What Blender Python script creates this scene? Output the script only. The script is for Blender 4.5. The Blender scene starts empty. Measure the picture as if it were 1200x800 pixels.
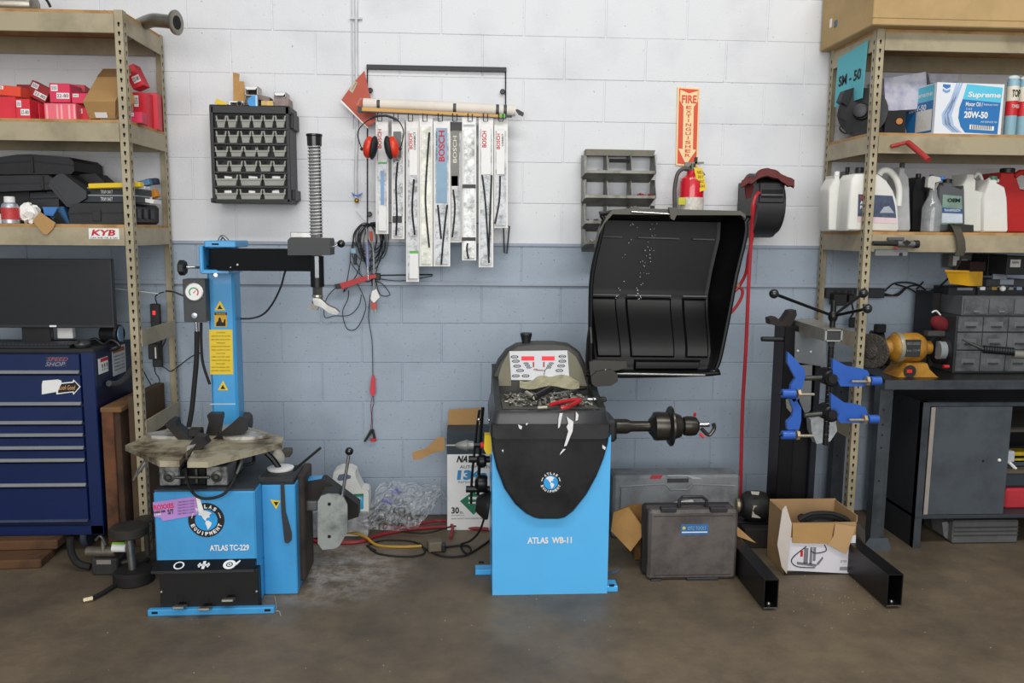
import bpy, bmesh, math, random
from mathutils import Vector, Matrix
from mathutils import Euler
random.seed(7)
PI = math.pi
C = bpy.context.scene.collection
# ---------------------------------------------------------------- camera, world, lights, exposure
FPX = 968.0
YAW, PITCH, ROLL, CD, CH = .0584778, .13135817, .00908319, 4.21726844, 1.48157533
cy, sy, cp, sp = math.cos(YAW), math.sin(YAW), math.cos(PITCH), math.sin(PITCH)
_F = Vector((sy*cp, cy*cp, -sp)); _R = Vector((cy, -sy, 0)); _U = _R.cross(_F)
_c, _s = math.cos(ROLL), math.sin(ROLL)
_r, _u = _c*_R+_s*_U, _c*_U-_s*_R
CAM = Vector((0, -CD, CH))
cam = bpy.data.objects.new('camera', bpy.data.cameras.new('camera')); C.objects.link(cam)
cam.data.sensor_width = 36; cam.data.lens = FPX/1200*36
m3 = Matrix((_r, _u, -_F)).transposed()
cam.matrix_world = Matrix.Translation(CAM) @ m3.to_4x4()
cam.data.clip_start = .05
bpy.context.scene.camera = cam
w = bpy.data.worlds.new('world'); bpy.context.scene.world = w; w.use_nodes = True
w.node_tree.nodes['Background'].inputs[0].default_value = (.88, .94, 1.0, 1)
w.node_tree.nodes['Background'].inputs[1].default_value = .27
def area(name, loc, rot, sx, sy_, power, col):
    l = bpy.data.lights.new(name, 'AREA'); l.shape = 'RECTANGLE'; l.size = sx; l.size_y = sy_; l.energy = power; l.color = col
    o = bpy.data.objects.new(name, l); C.objects.link(o); o.location = loc; o.rotation_euler = rot
    return o
area('garage_door_daylight', (-.3, -7.6, 2.6), (math.radians(88), 0, 0), 6.5, 3.6, 300, (1, .985, .96))
area('ceiling_tube_light', (1.2, -3.1, 4.6), (math.radians(10), 0, 0), 5.0, .6, 118, (1, .97, .93))
vs = bpy.context.scene.view_settings
bpy.context.scene.display_settings.display_device = 'sRGB'
vs.view_transform = 'Standard'; vs.look = 'None'; vs.gamma = 1; vs.use_curve_mapping = False; vs.exposure = 0.13
# ---------------------------------------------------------------- helpers
def ray(px, py): return _F+(px-600)/FPX*_r-(py-400)/FPX*_u
def at(px, py, Y):
    d = ray(px, py); return CAM+d*((Y+CD)/d.y)
def atz(px, py, z):
    d = ray(px, py); return CAM+d*((z-CH)/d.z)
def fl(px, py): return atz(px, py, 0)
def sc(Y): return (Y+CD)/FPX*1.005          # metres per pixel near that plane
def lin(h):
    v = [int(h[i:i+2], 16)/255 for i in (0, 2, 4)]
    return tuple((x/12.92 if x <= .04045 else ((x+.055)/1.055)**2.4) for x in v)+(1,)
MC = {}
def mat(h, rough=.5, metal=0, var=.18, scale=9, bump=.0, bscale=70, name=None, coat=0, dirt=None, emit=0, alpha=1, spec=.5):
    key = (h, rough, metal, var, scale, bump, bscale, coat, dirt, emit, alpha, spec)
    if key in MC: return MC[key]
    m = bpy.data.materials.new(name or 'mat_'+h); m.use_nodes = True; nt = m.node_tree; N = nt.nodes; L = nt.links
    b = N['Principled BSDF']; tc = N.new('ShaderNodeTexCoord')
    nz = N.new('ShaderNodeTexNoise'); nz.inputs['Scale'].default_value = scale; nz.inputs['Detail'].default_value = 6; nz.inputs['Roughness'].default_value = .65
    L.new(tc.outputs['Object'], nz.inputs['Vector'])
    rp = N.new('ShaderNodeValToRGB'); c = lin(h)
    d = lin(dirt) if dirt else tuple(x*(1-var) for x in c[:3])+(1,)
    rp.color_ramp.elements[0].position = .36; rp.color_ramp.elements[0].color = d
    rp.color_ramp.elements[1].position = .60 if not dirt else .56; rp.color_ramp.elements[1].color = c
    L.new(nz.outputs['Fac'], rp.inputs[0]); L.new(rp.outputs[0], b.inputs['Base Color'])
    b.inputs['Roughness'].default_value = rough; b.inputs['Metallic'].default_value = metal
    b.inputs['Coat Weight'].default_value = coat; b.inputs['Specular IOR Level'].default_value = spec
    if emit:
        L.new(rp.outputs[0], b.inputs['Emission Color']); b.inputs['Emission Strength'].default_value = emit
    if alpha < 1: b.inputs['Alpha'].default_value = alpha
    if bump:
        n2 = N.new('ShaderNodeTexNoise'); n2.inputs['Scale'].default_value = bscale; n2.inputs['Detail'].default_value = 4
        L.new(tc.outputs['Object'], n2.inputs['Vector']); bp = N.new('ShaderNodeBump'); bp.inputs['Strength'].default_value = bump
        bp.inputs['Distance'].default_value = .01
        L.new(n2.outputs['Fac'], bp.inputs['Height']); L.new(bp.outputs[0], b.inputs['Normal'])
    MC[key] = m; return m
class MB:
    def __init__(s): s.v = []; s.f = []
    def add(s, vs_, fs):
        n = len(s.v); s.v += [Vector(v) for v in vs_]; s.f += [tuple(i+n for i in f) for f in fs]; return s
    def box(s, x0, x1, y0, y1, z0, z1, bev=0, rot=None, piv=None):
        if x1 < x0: x0, x1 = x1, x0
        if y1 < y0: y0, y1 = y1, y0
        if z1 < z0: z0, z1 = z1, z0
        c = Vector(((x0+x1)/2, (y0+y1)/2, (z0+z1)/2)); h = Vector((x1-x0, y1-y0, z1-z0))/2
        b = min(bev, min(h)*.95); vs_ = []; fs = []
        if b <= 0:
            for a in (-1, 1):
                for e in (-1, 1):
                    for g in (-1, 1): vs_.append(Vector((a*h.x, e*h.y, g*h.z)))
            fs = [(0, 1, 3, 2), (4, 6, 7, 5), (0, 4, 5, 1), (2, 3, 7, 6), (0, 2, 6, 4), (1, 5, 7, 3)]
        else:
            idx = {}
            for a in (-1, 1):
                for e in (-1, 1):
                    for g in (-1, 1):
                        sg = (a, e, g)
                        for k in range(3):
                            idx[(sg, k)] = len(vs_)
                            vs_.append(Vector([sg[j]*(h[j]-(0 if j == k else b)) for j in range(3)]))
            def q(*L_): fs.append(tuple(idx[l] for l in L_))
            for k in range(3):
                i, j = [(1, 2), (2, 0), (0, 1)][k]
                for sgn in (-1, 1):
                    def mk(a, e):
                        t = [0, 0, 0]; t[k] = sgn; t[i] = a; t[j] = e; return (tuple(t), k)
                    o = [mk(-1, -1), mk(1, -1), mk(1, 1), mk(-1, 1)]
                    q(*(o if sgn > 0 else o[::-1]))
                for a in (-1, 1):
                    for e in (-1, 1):
                        t0 = [0, 0, 0]; t0[k] = -1; t0[i] = a; t0[j] = e; t1 = list(t0); t1[k] = 1
                        t0, t1 = tuple(t0), tuple(t1)
                        o = [(t0, i), (t1, i), (t1, j), (t0, j)]
                        q(*(o[::-1] if a*e > 0 else o))
            for a in (-1, 1):
                for e in (-1, 1):
                    for g in (-1, 1):
                        o = [((a, e, g), 0), ((a, e, g), 1), ((a, e, g), 2)]
                        q(*(o if a*e*g > 0 else o[::-1]))
        if rot is not None:
            E_ = Euler([math.radians(r) for r in rot]).to_matrix(); p = Vector(piv) if piv is not None else c
            vs_ = [E_ @ (v+c-p)+p for v in vs_]
        else: vs_ = [v+c for v in vs_]
        return s.add(vs_, fs)
    def pb(s, a, b, c, d, Y, dep, bev=.002, rot=None, piv=None):   # front face over a pixel rectangle on the plane y=Y
        p = at((a+c)/2, (b+d)/2, Y); t = at((a+c)/2, b, Y); q = at((a+c)/2, d, Y); l = at(a, (b+d)/2, Y); r = at(c, (b+d)/2, Y)
        return s.box(l.x, r.x, Y, Y+dep, q.z, t.z, bev, rot, piv)
    def pr(s, pts, Y, dep):                                         # prism from pixel outline on plane y=Y
        P = [at(x, y, Y) for x, y in pts]; return s.prism([(p.x, p.z) for p in P], Y, Y+dep)
    def prism(s, pts, y0, y1):
        ar = sum(pts[i][0]*pts[(i+1) % len(pts)][1]-pts[(i+1) % len(pts)][0]*pts[i][1] for i in range(len(pts)))
        if ar < 0: pts = pts[::-1]
        n = len(pts)
        return s.add([(x, y0, z) for x, z in pts]+[(x, y1, z) for x, z in pts],
                     [tuple(range(n)), tuple(range(2*n-1, n-1, -1))]+[((i+1) % n, i, i+n, (i+1) % n+n) for i in range(n)])
    def ext(s, pts, axis, a0, a1):                                  # prism along x ('x': pts are (y,z)) or z ('z': pts are (x,y))
        n = len(pts)
        mk = (lambda a, p: (a, p[0], p[1])) if axis == 'x' else (lambda a, p: (p[0], p[1], a))
        return s.add([mk(a0, p) for p in pts]+[mk(a1, p) for p in pts],
                     [tuple(range(n-1, -1, -1)), tuple(range(n, 2*n))]+[(i, (i+1) % n, (i+1) % n+n, i+n) for i in range(n)])
    def lathe(s, prof, p0, ax, n=20):                               # prof: (distance along the axis, radius)
        ax = Vector(ax).normalized(); p0 = Vector(p0); t = Vector((0, 0, 1)) if abs(ax.z) < .9 else Vector((1, 0, 0))
        e1 = ax.cross(t).normalized(); e2 = ax.cross(e1); vs_ = []; fs = []
        for d, r in prof:
            for k in range(n):
                a = 2*PI*k/n; vs_.append(p0+ax*d+(e1*math.cos(a)+e2*math.sin(a))*max(r, 1e-5))
        for i in range(len(prof)-1):
            for k in range(n): fs.append((i*n+k, i*n+(k+1) % n, (i+1)*n+(k+1) % n, (i+1)*n+k))
        fs.append(tuple(range(n-1, -1, -1))); L = (len(prof)-1)*n; fs.append(tuple(range(L, L+n)))
        return s.add(vs_, fs)
    def cyl(s, p0, p1, r, r2=None, n=16, b=0):
        p0, p1 = Vector(p0), Vector(p1); d = (p1-p0).length; r2 = r if r2 is None else r2
        pf = [(0, r), (d, r2)] if not b else [(0, r-b), (b, r), (d-b, r2), (d, r2-b)]
        return s.lathe(pf, p0, p1-p0, n)
    def ball(s, c, r, n=14, sq=(1, 1, 1)):
        c = Vector(c); k = len(s.v)
        s.lathe([(-r*math.cos(PI*i/8), r*math.sin(PI*i/8)) for i in range(9)], (0, 0, 0), (0, 0, 1), n)
        for i in range(k, len(s.v)): s.v[i] = Vector((s.v[i].x*sq[0], s.v[i].y*sq[1], s.v[i].z*sq[2]))+c
        return s
    def tube(s, pts, r, n=8, sub=5, closed=False):
        P = [Vector(p) for p in pts]
        if sub > 1 and len(P) > 2:
            Q = []
            m = len(P)
            for i in range(m if closed else m-1):
                a = P[(i-1) % m] if closed or i else P[0]; b = P[i]; c = P[(i+1) % m]
                d = P[(i+2) % m] if closed or i+2 < m else P[-1]
                for k in range(sub):
                    t = k/sub; Q.append(.5*((2*b)+(c-a)*t+(2*a-5*b+4*c-d)*t*t+(3*b-a-3*c+d)*t**3))
            if not closed: Q.append(P[-1])
            P = Q
        up = None; vs_ = []; fs = []; m = len(P)
        for i, p in enumerate(P):
            d = (P[(i+1) % m]-P[i-1]) if closed else (P[min(i+1, m-1)]-P[max(i-1, 0)])
            d = d.normalized() if d.length > 1e-9 else Vector((0, 0, 1))
            if up is None: up = d.orthogonal().normalized()
            up = (up-d*up.dot(d)); up = up.normalized() if up.length > 1e-6 else d.orthogonal().normalized()
            e = d.cross(up)
            for k in range(n):
                a = 2*PI*k/n; vs_.append(p+(up*math.cos(a)+e*math.sin(a))*r)
        for i in range(m if closed else m-1):
            j = (i+1) % m
            for k in range(n): fs.append((i*n+k, i*n+(k+1) % n, j*n+(k+1) % n, j*n+k))
        if not closed: fs.append(tuple(range(n-1, -1, -1))); fs.append(tuple(range((m-1)*n, m*n)))
        return s.add(vs_, fs)
    def ptube(s, pts, Y, r, n=8, sub=5, closed=False):
        return s.tube([at(p[0], p[1], p[2] if len(p) > 2 else Y) for p in pts], r, n, sub, closed)
    def rot(s, ang, axis, piv, start=0):
        M_ = Matrix.Rotation(math.radians(ang), 3, axis); p = Vector(piv)
        for i in range(start, len(s.v)): s.v[i] = M_ @ (s.v[i]-p)+p
        return s
    def build(s, name, m, root=None, parent=None, origin=None):
        me = bpy.data.meshes.new(name)
        if root is not None: og = Vector(root['_o'])
        elif origin is not None: og = Vector(origin)
        else:
            xs = [v.x for v in s.v]; ys = [v.y for v in s.v]; zs = [v.z for v in s.v]
            og = Vector(((min(xs)+max(xs))/2, (min(ys)+max(ys))/2, min(zs)))
        me.from_pydata([v-og for v in s.v], [], s.f); me.materials.append(m)
        if len(s.f) < 30000:
            bb = bmesh.new(); bb.from_mesh(me); bmesh.ops.recalc_face_normals(bb, faces=bb.faces); bb.to_mesh(me); bb.free()
        me.shade_smooth(); me.set_sharp_from_angle(angle=math.radians(32)); me.update()
        o = bpy.data.objects.new(name, me); C.objects.link(o)
        if root is not None: o.parent = parent or root
        else: o.location = og; o['_o'] = tuple(og)
        return o
def T(name, label, cat, loc, rz=0, group=None):
    o = bpy.data.objects.new(name, None); C.objects.link(o); o.location = loc; o.rotation_euler = (0, 0, math.radians(rz))
    o['_o'] = tuple(loc); return tag(o, label, cat, group)
def tag(o, label=None, cat=None, group=None, kind=None):
    if label: o['label'] = label
    if cat: o['category'] = cat
    if group: o['group'] = group
    if kind: o['kind'] = kind
    return o
def allm(o):
    for q in [o]+list(o.children_recursive):
        if q.type == 'MESH': yield q
def rest(o, z):                                                     # set a thing down on a surface at height z
    bpy.context.view_layer.update()
    mz = min((q.matrix_world @ v.co).z for q in allm(o) for v in q.data.vertices)
    o.location.z += z+.0006-mz; return o
def solo(b, name, m, label, cat, group=None): return tag(b.build(name, m), label, cat, group)
def lab(o, t): o['label'] = t; return o
def txt_mesh(s, ext=.0004, off=0.0):
    cu = bpy.data.curves.new('t', 'FONT'); cu.body = s; cu.size = 1; cu.extrude = 0; cu.offset = off; cu.resolution_u = 3
    o = bpy.data.objects.new('t', cu); C.objects.link(o); dg = bpy.context.evaluated_depsgraph_get()
    me = bpy.data.meshes.new_from_object(o.evaluated_get(dg)); V_ = [v.co.copy() for v in me.vertices]; F_ = [tuple(p.vertices) for p in me.polygons]
    bpy.data.objects.remove(o); bpy.data.curves.remove(cu); bpy.data.meshes.remove(me)
    return V_, F_
def text(s, c, wd, ht, m, root, parent=None, xd=(1, 0, 0), zd=(0, 0, 1), off=.0, name='lettering', mb=None, sh=0, lift=.0012):
    V_, F_ = txt_mesh(s, off=off); x0 = min(v.x for v in V_); x1 = max(v.x for v in V_); y0 = min(v.y for v in V_); y1 = max(v.y for v in V_)
    xd = Vector(xd).normalized(); zd = Vector(zd).normalized(); nd = xd.cross(zd)
    c = Vector(c)+nd*lift; B = mb or MB()
    def P(v, dn):
        a = ((v.x-x0)/(x1-x0)-.5)*wd; b = ((v.y-y0)/(y1-y0)-.5)*ht; return c+xd*(a+sh*b)+zd*b+nd*dn
    B.add([P(v, 0) for v in V_], F_)
    if mb is None: return B.build(name, m, root, parent)
def ptext(s, x0, y0, x1, y1, Y, m, root, parent=None, **k):        # front-facing text inside a pixel rectangle
    a = at(x0, (y0+y1)/2, Y); b = at(x1, (y0+y1)/2, Y); t = at((x0+x1)/2, y0, Y); q = at((x0+x1)/2, y1, Y)
    return text(s, ((a.x+b.x)/2, Y, (t.z+q.z)/2), b.x-a.x, t.z-q.z, m, root, parent, **k)
def copy_tree(o, parent=None):
    c = o.copy(); C.objects.link(c)
    if parent is not None: c.parent = parent
    for ch in list(o.children):
        copy_tree(ch, c)
    return c
# ---------------------------------------------------------------- common materials
BEIGE = mat('a69b80', .45, .0, .1, 5, dirt='8f846b', name='beige_enamel')
BLACKP = mat('1b1c1e', .45, 0, .3, 6, name='black_plastic')
BLACKM = mat('121214', .35, .3, .3, 6, name='black_metal')
DARK = mat('08080a', .8, 0, name='hole_black')
RUBBER = mat('151515', .75, 0, name='rubber')
STEEL = mat('9a9a98', .32, .85, .25, 20, name='steel')
CHROME = mat('c8c8c8', .18, 1, .1, name='chrome')
GREYST = mat('5a5b58', .4, .7, .3, 15, name='dull_steel')
WHITE = mat('e8e8e6', .5, 0, .04, name='white')
PAPER = mat('f0efec', .8, 0, .04, name='paper')
CARD = mat('b08a58', .85, 0, .1, 5, bump=.1, name='cardboard')
CARDD = mat('8a6a40', .85, 0, .15, 5, name='cardboard_brown')
RED = mat('c8202a', .5, 0, .1, name='red')
YEL = mat('e8c51c', .5, 0, .08, name='yellow')
BLUEM = mat('45b2f4', .38, .0, .08, 4, name='machine_blue', coat=.3)
BLUEC = mat('2a5cb4', .38, .0, .12, 4, name='claw_blue', coat=.2)
PRINT = mat('18181a', .7, 0, name='black_print')
REDP = mat('cc2430', .7, 0, name='red_print')
# ---------------------------------------------------------------- the setting
h = .2032
def wall_mat(name, a, b, spots):
    m = bpy.data.materials.new(name); m.use_nodes = True; nt = m.node_tree; N = nt.nodes; L = nt.links; B = N['Principled BSDF']
    tc = N.new('ShaderNodeNewGeometry'); n1 = N.new('ShaderNodeTexNoise'); n1.inputs['Scale'].default_value = 3.2; n1.inputs['Detail'].default_value = 7
    L.new(tc.outputs['Position'], n1.inputs['Vector']); r = N.new('ShaderNodeValToRGB')
    r.color_ramp.elements[0].position = .33; r.color_ramp.elements[0].color = lin(b); r.color_ramp.elements[1].position = .5; r.color_ramp.elements[1].color = lin(a)
    L.new(n1.outputs['Fac'], r.inputs[0])
    n3 = N.new('ShaderNodeTexNoise'); n3.inputs['Scale'].default_value = 75; n3.inputs['Detail'].default_value = 3
    L.new(tc.outputs['Position'], n3.inputs['Vector']); r3 = N.new('ShaderNodeValToRGB')
    r3.color_ramp.elements[0].position = .27; r3.color_ramp.elements[0].color = (.45, .45, .47, 1); r3.color_ramp.elements[1].position = .27+spots; r3.color_ramp.elements[1].color = (1, 1, 1, 1)
    L.new(n3.outputs['Fac'], r3.inputs[0]); mx = N.new('ShaderNodeMix'); mx.data_type = 'RGBA'; mx.blend_type = 'MULTIPLY'; mx.inputs[0].default_value = 1
    L.new(r.outputs[0], mx.inputs[6]); L.new(r3.outputs[0], mx.inputs[7]); L.new(mx.outputs[2], B.inputs['Base Color'])
    n2 = N.new('ShaderNodeTexNoise'); n2.inputs['Scale'].default_value = 110; n2.inputs['Detail'].default_value = 3
    L.new(tc.outputs['Position'], n2.inputs['Vector']); bp = N.new('ShaderNodeBump'); bp.inputs['Strength'].default_value = .22; bp.inputs['Distance'].default_value = .006
    L.new(n2.outputs['Fac'], bp.inputs['Height']); L.new(bp.outputs[0], B.inputs['Normal']); B.inputs['Roughness'].default_value = .6
    return m
WWHITE = wall_mat('white_block_paint', 'd9dbde', 'd0d2d6', .03)
WBLUE = wall_mat('blue_grey_block_paint', '9daab8', '94a1af', .09)
XL, XR = -3.2, 3.7
wb = tag(MB().box(XL, XR, .0035, .2, 7*h, 3.4).build('wall_back', WWHITE), kind='structure')
wb2 = tag(MB().box(XL, XR, .0035, .2, 0, 7*h).build('wall_back_lower', WBLUE), kind='structure')
bm = MB().box(-.2002, .2002, .0, .03, -.1003, .1003, .0022)
b0 = {}
for key, mt, par in (('w', WWHITE, wb), ('b', WBLUE, wb2)):
    me = bpy.data.meshes.new('block'); me.from_pydata([v for v in bm.v], [], bm.f); me.materials.append(mt); me.update(); b0[key] = (me, par)
xj = at(424, 400, 0).x
for k in range(15):
    off = xj if k % 2 == 0 else xj+.2032
    n0 = math.floor((-2.75-off)/.4064)
    for n in range(n0, n0+17):
        xc = off+(n+.5)*.4064
        if xc > 3.4: continue
        me, par = b0['b' if k < 7 else 'w']
        o = bpy.data.objects.new('block', me); C.objects.link(o); o.parent = par
        o.location = Vector((xc, random.uniform(-.0008, .0008), (k+.5)*h))-Vector(par['_o'])
tag(MB().box(XL, XR, -.014, .0, 6*h-.01, 6*h+.012, .003).build('trim_1', mat('a2abb8', .5, 0, .12, 6)), kind='structure')
tag(MB().box(XL, XR, -.008, .0, 7*h-.012, 7*h+.004, .002).build('trim_2', mat('99a3b2', .5, 0, .12, 6)), kind='structure')
def floor_mat():
    m = bpy.data.materials.new('stained_concrete'); m.use_nodes = True; nt = m.node_tree; N = nt.nodes; L = nt.links; B = N['Principled BSDF']
    g = N.new('ShaderNodeNewGeometry')
    def nz(s, d=6, r=.6):
        n = N.new('ShaderNodeTexNoise'); n.inputs['Scale'].default_value = s; n.inputs['Detail'].default_value = d; n.inputs['Roughness'].default_value = r; L.new(g.outputs['Position'], n.inputs['Vector']); return n
    def ramp(n, a, ca, b, cb):
        r = N.new('ShaderNodeValToRGB'); r.color_ramp.elements[0].position = a; r.color_ramp.elements[0].color = ca; r.color_ramp.elements[1].position = b; r.color_ramp.elements[1].color = cb; L.new(n, r.inputs[0]); return r
    a = ramp(nz(1.7, 8).outputs['Fac'], .34, lin('554c40'), .62, lin('716451'))
    b = ramp(nz(9, 8, .7).outputs['Fac'], .35, (.82, .82, .83, 1), .62, (1.08, 1.06, 1.02, 1))
    mx = N.new('ShaderNodeMix'); mx.data_type = 'RGBA'; mx.blend_type = 'MULTIPLY'; mx.inputs[0].default_value = 1
    L.new(a.outputs[0], mx.inputs[6]); L.new(b.outputs[0], mx.inputs[7])
    # pale powder stains, with a shape of their own beside the tyre changer
    sub = N.new('ShaderNodeVectorMath'); sub.operation = 'DISTANCE'; L.new(g.outputs['Position'], sub.inputs[0]); p = fl(385, 668); sub.inputs[1].default_value = (p.x, p.y, 0)
    rr = ramp(sub.outputs['Value'], .05, (1, 1, 1, 1), .42, (0, 0, 0, 1))
    pn = ramp(nz(11, 8, .75).outputs['Fac'], .42, (0, 0, 0, 1), .62, (.85, .85, .85, 1))
    mu = N.new('ShaderNodeMath'); mu.operation = 'MULTIPLY'; L.new(rr.outputs[0], mu.inputs[0]); L.new(pn.outputs[0], mu.inputs[1])
    sp_ = ramp(nz(42, 2, .5).outputs['Fac'], .755, (0, 0, 0, 1), .78, (.5, .5, .5, 1))
    ad = N.new('ShaderNodeMath'); ad.operation = 'ADD'; ad.use_clamp = True; L.new(mu.outputs[0], ad.inputs[0]); L.new(sp_.outputs[0], ad.inputs[1])
    m2 = N.new('ShaderNodeMix'); m2.data_type = 'RGBA'; L.new(ad.outputs[0], m2.inputs[0]); L.new(mx.outputs[2], m2.inputs[6]); m2.inputs[7].default_value = lin('b4b2ae')
    L.new(m2.outputs[2], B.inputs['Base Color'])
    rg = ramp(nz(4).outputs['Fac'], .3, (.42, .42, .42, 1), .7, (.68, .68, .68, 1)); L.new(rg.outputs[0], B.inputs['Roughness'])
    bp = N.new('ShaderNodeBump'); bp.inputs['Strength'].default_value = .18; bp.inputs['Distance'].default_value = .01; L.new(nz(60).outputs['Fac'], bp.inputs['Height']); L.new(bp.outputs[0], B.inputs['Normal'])
    return m
tag(MB().box(XL, XR, -8.5, .2, -.1, 0).build('floor', floor_mat()), kind='structure')
# ---------------------------------------------------------------- shelving units
YF, YB = -.50, -.03
def shelf_unit(label, xo, d, xe, low, zb):
    """xo: outer edge of the visible end, d: direction into the unit, xe: far end."""
    r = T('shelving_unit', label, 'shelf', ((xo+xe)/2, (YF+YB)/2, 0))
    for X, dd in ((xo, d), (xe, -d)):
        for Y, s_ in ((YF, 1), (YB, -1)):
            b = MB(); b.box(X, X+dd*.038, Y, Y+s_*.0025, 0, 2.395, .001); b.box(X, X+dd*.0025, Y, Y+s_*.036, 0, 2.395, .001)
            p = b.build('post', BEIGE, r)
            hb = MB(); slots = []
            z = .06
            while z < 2.36:
                yy = Y-s_*.0004
                if Y == YF:
                    xc = X+dd*.019; hb.prism([(xc+.0055*math.cos(a*PI/4), z+.006*math.sin(a*PI/4)) for a in range(8)], yy-.0004, yy)
                    hb.prism([(xc-.0028, z-.013), (xc+.0028, z-.013), (xc+.0028, z), (xc-.0028, z)], yy-.0004, yy)
                xs = X-dd*.0004; yc = Y+s_*.019
                hb.ext([(yc+.0045*math.cos(a*PI/4), z+.006*math.sin(a*PI/4)) for a in range(8)], 'x', xs-.0003, xs+.0003)
                hb.ext([(yc-.0023, z-.013), (yc+.0023, z-.013), (yc+.0023, z), (yc-.0023, z)], 'x', xs-.0003, xs+.0003)
                z += .038
            tag(lab(hb.build('slots', DARK, r, p), 'dark keyhole slots punched down the post'), kind='stuff')
    a, e = sorted((xo+d*.003, xe-d*.003))
    BOARD = mat('b08a5a', .7, 0, .15, 12, name='particle_board', dirt='94703f')
    for z in zb:
        lab(MB().box(a, e, YF+.004, YB-.004, z-.016, z).build('shelf_board', BOARD, r), 'particle board shelf')
        MB().box(a+.036, e-.036, YF-.002, YF+.01, z-.092, z-.014, .001).build('front_beam', BEIGE, r)
        MB().box(a+.036, e-.036, YB-.008, YB+.002, z-.092, z-.014, .001).build('rear_beam', BEIGE, r)
        nr = MB()
        for X in (xo+d*.0035, xe-d*.0035):
            MB().box(X-.003, X+.003, YF+.03, YB-.03, z-.092, z-.014, .001).build('side_beam', BEIGE, r)
    for z in low:
        MB().box(xo-.001, xo+.005*1, YF+.02, YB-.02, z-.075, z, .001).build('side_beam', BEIGE, r)
    return r
LX = at(146, 300, YF).x-.0; RX = at(1012.5, 300, YF).x+.0
LX = -1.437; RX = 1.829
ZS = (2.392, 1.943, 1.500)
shelfL = shelf_unit('beige metal shelving unit above the blue tool chest', LX, -1, -3.05, (1.035, .625), ZS)
shelfR = shelf_unit('beige metal shelving unit with the jugs and the oil carton', RX, 1, 3.3, (1.035, .60), ZS)
# maker's sticker on the left unit's third beam
st = MB().pb(104, 267.5, 139.5, 280, YF-.0022, .0008, 0).build('sticker', WHITE, shelfL)
ptext('KYB', 108, 269, 135.5, 276, YF-.003, REDP, shelfL, st, off=.03, sh=.3)
ptext('CAN AND OIL & GAS', 106, 277.5, 138, 279.5, YF-.003, PRINT, shelfL, st)
# ---- red parts cartons, second shelf on the left
def carton(px, Y, dep, m, label, ang=0, name='parts_box', group=None, rz=0, marks=1, stripe=False, flap=None):
    a, b, c, d = px; p = at((a+c)/2, (b+d)/2, Y); s_ = sc(Y)
    r = T(name, label, 'box', (p.x, Y+dep/2, p.z-(d-b)/2*s_), 0, group)
    B = MB().pb(a, b, c, d, Y, dep, .0015); piv = (p.x, Y+dep/2, p.z)
    if ang: B.rot(ang, 'Y', piv)
    if rz: B.rot(rz, 'Z', piv)
    o = B.build('carton', m, r)
    if marks:
        w_, h_ = (c-a)*s_, (d-b)*s_
        S = MB(); x0 = p.x-w_/2; z1 = p.z+h_/2
        S.box(x0+w_*.12, x0+w_*.42, Y-.001, Y, z1-h_*.42, z1-h_*.12)
        if marks > 1: S.box(x0+w_*.35, x0+w_*.92, Y-.001, Y, z1-h_*.78, z1-h_*.5)
        if ang: S.rot(ang, 'Y', piv)
        if rz: S.rot(rz, 'Z', piv)
        so = S.build('label_panel', WHITE, r, o)
        for k in range(2 if marks > 1 else 1):
            xx = (x0+w_*.27) if k == 0 else x0+w_*.63; zz = z1-h_*(.27 if k == 0 else .64)
            tb = MB(); text('555' if k == 0 else '22-80', (xx, Y-.001, zz), w_*(.22 if k == 0 else .5), h_*.16, None, r, mb=tb)
            if ang: tb.rot(ang, 'Y', piv)
            if rz: tb.rot(rz, 'Z', piv)
            tb.build('lettering', PRINT, r, o)
    if b < 150 and d > 136: rest(r, 1.943)
    return r
RC = mat('d82a3c', .45, 0, .12, 6, name='red_carton'); RC2 = mat('d63258', .45, 0, .1, 6, name='crimson_carton'); RC3 = mat('9c2228', .5, 0, .15, 6, name='dark_red_carton'); RC4 = mat('e0492c', .5, 0, .1, 6, name='orange_red_carton')
G = 'red parts cartons on the second shelf'
for px, Y, dep, m, a, mk, rz, lb in (
    ((-14, 113, 18.5, 140), -.44, .12, RC, 0, 1, 0, 'red parts carton at the left end of the second shelf, lower row'),
    ((-10, 100, 24, 112), -.36, .12, RC4, 4, 1, 0, 'orange red carton lying over the left end of the pile'),
    ((18.5, 116, 35, 140), -.46, .1, RC, 0, 2, 0, 'narrow red carton with two white labels, third from the left below'),
    ((35, 117, 50, 139), -.38, .1, RC, 0, 1, -14, 'red carton turned slightly, beside the pale pink carton'),
    ((33, 98, 57, 117), -.28, .05, RC3, 27, 2, 0, 'dark red carton tipped on its corner on top of the pile'),
    ((20, 99, 40, 121), -.16, .1, RC3, 0, 0, 0, 'dark maroon carton at the back behind the tipped one'),
    ((58, 97.5, 82, 120), -.36, .12, RC2, 0, 2, 0, 'crimson carton with white labels on top, centre of the pile'),
    ((80, 99, 97, 126), -.2, .1, RC, 0, 1, 12, 'red carton behind, right of the central crimson one'),
    ((84, 109, 104, 121), -.40, .1, RC2, 0, 1, 0, 'flat crimson carton lying by the brown open carton'),
    ((90, 122.5, 106, 139), -.41, .1, RC, 0, 1, 0, 'red carton half hidden behind the brown carton'),
    ((156, 105, 172, 146), -.24, .1, RC, 0, 1, 0, 'tall red carton standing right of the front post'),
    ((171, 106, 183, 149), -.16, .1, RC, 0, 1, 8, 'tall slim red carton closest to the rear post'),
    ((149, 76, 163, 103), -.22, .08, RC, -24, 2, 0, 'red carton leaning at the top right of the pile'),
    ((150, 126, 166, 139), -.4, .06, RC2, 0, 1, 0, 'small crimson carton low beside the front post')):
    carton(px, Y, dep, m, lb, a, 'parts_box', G, rz, mk)
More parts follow.
